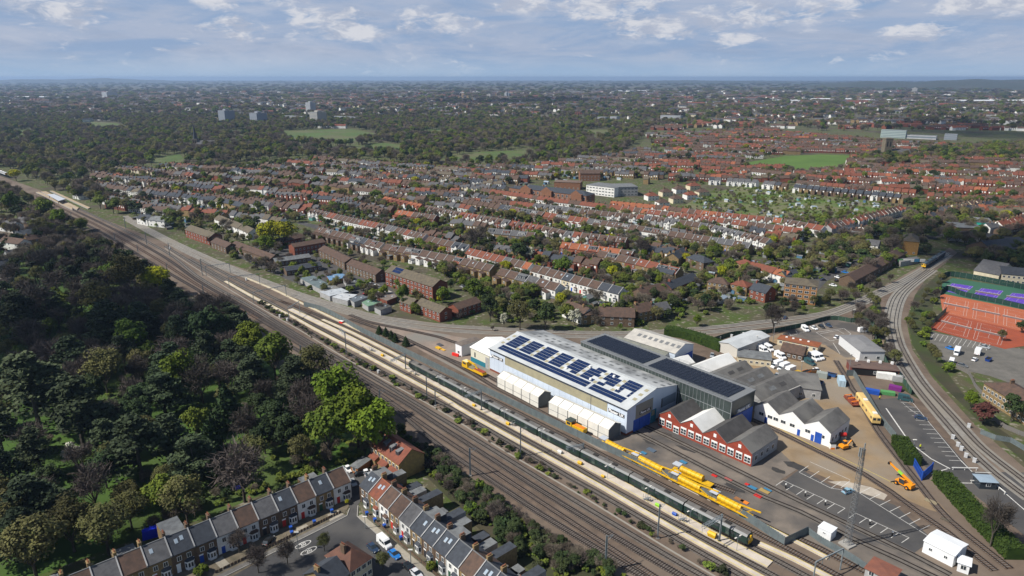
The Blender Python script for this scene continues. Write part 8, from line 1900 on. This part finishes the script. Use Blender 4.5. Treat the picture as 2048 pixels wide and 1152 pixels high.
def trees(poly,n,kinds,hr,out,clear=5.5,avoid=(),clump=0,zone=None):
 Wp=GP(poly);x0,x1=min(p[0]for p in Wp),max(p[0]for p in Wp);y0,y1=min(p[1]for p in Wp),max(p[1]for p in Wp);m=0;tries=0
 while m<n and tries<n*12:
  tries+=1;x,y=R.uniform(x0,x1),R.uniform(y0,y1)
  if not inside((x,y),Wp)or any(inside((x,y),a)for a in avoid)or clear and near_house(x,y,clear):continue
  for _ in range(R.randint(1,clump)if clump else 1):
   k=VOTE(kinds);h=R.uniform(*hr)*(.35 if k in('bush','blossom')else 1);s=h/TH[k];w=s*R.uniform(.85,1.3)
   out.append((x,y,0,R.uniform(0,6.28),w,w,s,R.choice(TIDX[k])));m+=1;x+=R.uniform(-14,14);y+=R.uniform(-14,14)
GT,WT=[],[]
MEAD=[GP([(x,y+(7 if y>sum(b for _,b in q)/len(q)else 0))for x,y in q])for q in([(585,280),(555,262),(700,256),(765,268),(700,285)],[(635,297),(770,284),(820,292),(790,302)],[(855,312),(960,303),(1085,299),(1055,317),(930,321)],[(288,319),(360,307),(372,322),(320,331)],[(815,263),(905,254),(875,268)],[(0,262),(60,257),(72,266)],[(125,241),(230,245),(265,254),(190,253)],[(415,263),(500,257),(485,267)],[(1110,263),(1240,257),(1205,271)],[(1780,249),(1960,250),(2040,262),(1900,261)])]+[GP([(-90,332),(0,336),(95,376),(95,396),(40,392),(-90,378)])]
AV0=[RAILP,FIELDP,SCHP]
gk={'bare':4,'bud':4,'green':4,'dark':2,'bush':14,'lime':.6,'blossom':.8,'yellow':.3}
trees([(600,430),(780,400),(1000,390),(1300,440),(1660,475),(1720,520),(1560,600),(1280,655),(1000,645),(900,560),(760,500)],2500,gk,(4.5,9),GT,6.0,[RAILP,SCHP,ALLP])
trees([(360,440),(600,460),(900,575),(970,640),(760,625),(480,525)],330,gk,(4,8),GT,6,[RAILP])
trees([(150,365),(340,334),(640,320),(900,335),(1240,310),(1340,350),(1010,385),(600,440),(560,475),(300,458)],2300,gk,(5,11),GT,5.5,[RAILP,SCHP])
trees([(1290,270),(1520,262),(1760,285),(2100,300),(2100,480),(1960,440),(1480,366),(1340,372)],1700,{'bare':4,'bud':3,'green':4,'dark':3,'bush':6,'yellow':.4},(5,11),GT,5.5,[RAILP,FIELDP,ALLP])
trees([(1640,500),(1720,470),(1900,400),(2100,420),(2100,560),(1960,540),(1900,500),(1700,560)],500,{'bare':5,'bud':3,'dark':3,'bush':4,'green':2},(6,12),GT,5.5,[GP([(1700,590),(1790,545),(1905,485),(1930,500),(1830,590)])])
trees([(1330,438),(1400,390),(1480,372),(1740,402),(1800,416),(1690,455),(1480,450)],700,{'bush':10,'bud':1,'green':1.5,'bare':1},(3,6),GT,0)
trees([(1640,440),(1700,435),(1720,455),(1600,465),(1540,455)],120,{'bush':4,'bare':2,'green':3},(5,9),GT,0)
trees([(1560,372),(1490,330),(1500,320),(1488,334),(1560,346),(1660,346),(1705,312),(1720,318),(1670,352)],60,gk,(6,10),GT,0,[FIELDP])
trees([(1700,318),(1790,316),(1900,300),(2060,292),(2060,320),(1900,326),(1760,335)],420,{'green':4,'bud':3,'bare':3,'dark':2},(9,15),GT,0)
ST=[]
for poly in([(600,430),(780,400),(1000,390),(1300,440),(1660,475),(1720,520),(1560,600),(1280,640),(1000,630),(900,555),(760,500)],[(150,365),(340,334),(640,320),(900,335),(1240,310),(1340,350),(1010,385),(600,440),(560,475),(300,458)]):
 Wp=GP(poly);xs=[p[0]for p in Wp];ys=[p[1]for p in Wp];n=0
 while n<420:
  x,y=R.uniform(min(xs),max(xs)),R.uniform(min(ys),max(ys))
  if inside((x,y),Wp)and not inside((x,y),RAILP)and not near_house(x,y,6.2):s=R.uniform(.8,1.6);ST.append((x,y,0,-.7+R.choice((0,1.57)),s*R.uniform(.8,1.6),s,s,R.randrange(6)));n+=1
instancer('garden_sheds',[me for _,me in SM],ST,'garden sheds and outhouses behind the suburban houses','sheds')
instancer('garden_trees',TM,GT,'garden trees and bushes among the suburban houses','trees')
wk={'bare':8,'bud':6,'green':4,'dark':2.2,'lime':.8,'poplar':.3}
trees([(-80,345),(-80,240),(200,232),(640,236),(1000,240),(1300,250),(1290,272),(1240,310),(1060,332),(900,332),(640,318),(340,332),(150,365),(330,455),(250,440),(130,390),(0,350)],8200,wk,(10,17),WT,7,MEAD+[RAILP])
trees([(-80,460),(-80,400),(0,372),(60,402),(140,440),(200,470),(110,470)],190,{'bare':6,'bud':3,'green':1,'dark':2},(7,12),WT,6)
trees([(-80,580),(-80,480),(60,455),(190,480),(280,530),(140,540)],150,{'bare':8,'bud':2,'dark':2},(7,12),WT,6)
for y0_,y1_,n,h,wf in[(232,262,2600,(10,17),1),(218,234,2600,(11,20),1.2),(204,219,2600,(12,21),1.5),(190,205,2800,(12,23),2),(178,191,3200,(13,25),2.6),(168,179,3600,(14,26),3.6),(162,169,2600,(15,28),5)]:
 n0=len(WT);trees([(-150,y1_),(-150,y0_),(2200,y0_),(2200,y1_)],n,wk,h,WT,0,MEAD,6)
 for i in range(n0,len(WT)):q=WT[i];WT[i]=(*q[:4],q[4]*wf,q[5]*wf,*q[6:])
UT=[]
trees([(0,575),(90,545),(200,535),(290,560),(440,650),(560,740),(690,860),(700,905),(560,960),(400,1035),(250,1080),(0,1160),(-150,1160),(-150,575)],640,{'bush':5,'dark':2,'bare':2,'blossom':.2},(2.5,5),UT,0,[GP(q)for q in lawns])
trees([(640,905),(720,880),(745,905),(690,930),(560,968),(420,1030),(300,1065),(300,1055),(420,1015),(560,950)],60,{'bush':6,'bare':2},(4,6),UT,0)
trees([(785,850),(905,940),(1080,1065),(1260,1160),(1100,1160),(965,1055),(840,935)],300,{'bush':3,'dark':3,'bare':2},(2,4.5),UT,0)
for p in pts_strip:
 for _ in range(3):k=VOTE({'bush':1,'dark':3,'bare':3});s=R.uniform(.7,1.8)/TH[k];UT.append((p.x+R.uniform(-1.6,1.6),p.y+R.uniform(-1.6,1.6),0,R.uniform(0,6.28),s*1.5,s*1.5,s,R.choice(TIDX[k])))
instancer('undergrowth',TM,UT,'low tangled undergrowth in the park woodland and on the railway bank','undergrowth')
instancer('woodland',TM,WT,'far woodland and park trees that merge into one mass','woodland')
print('trees',len(GT),len(WT))
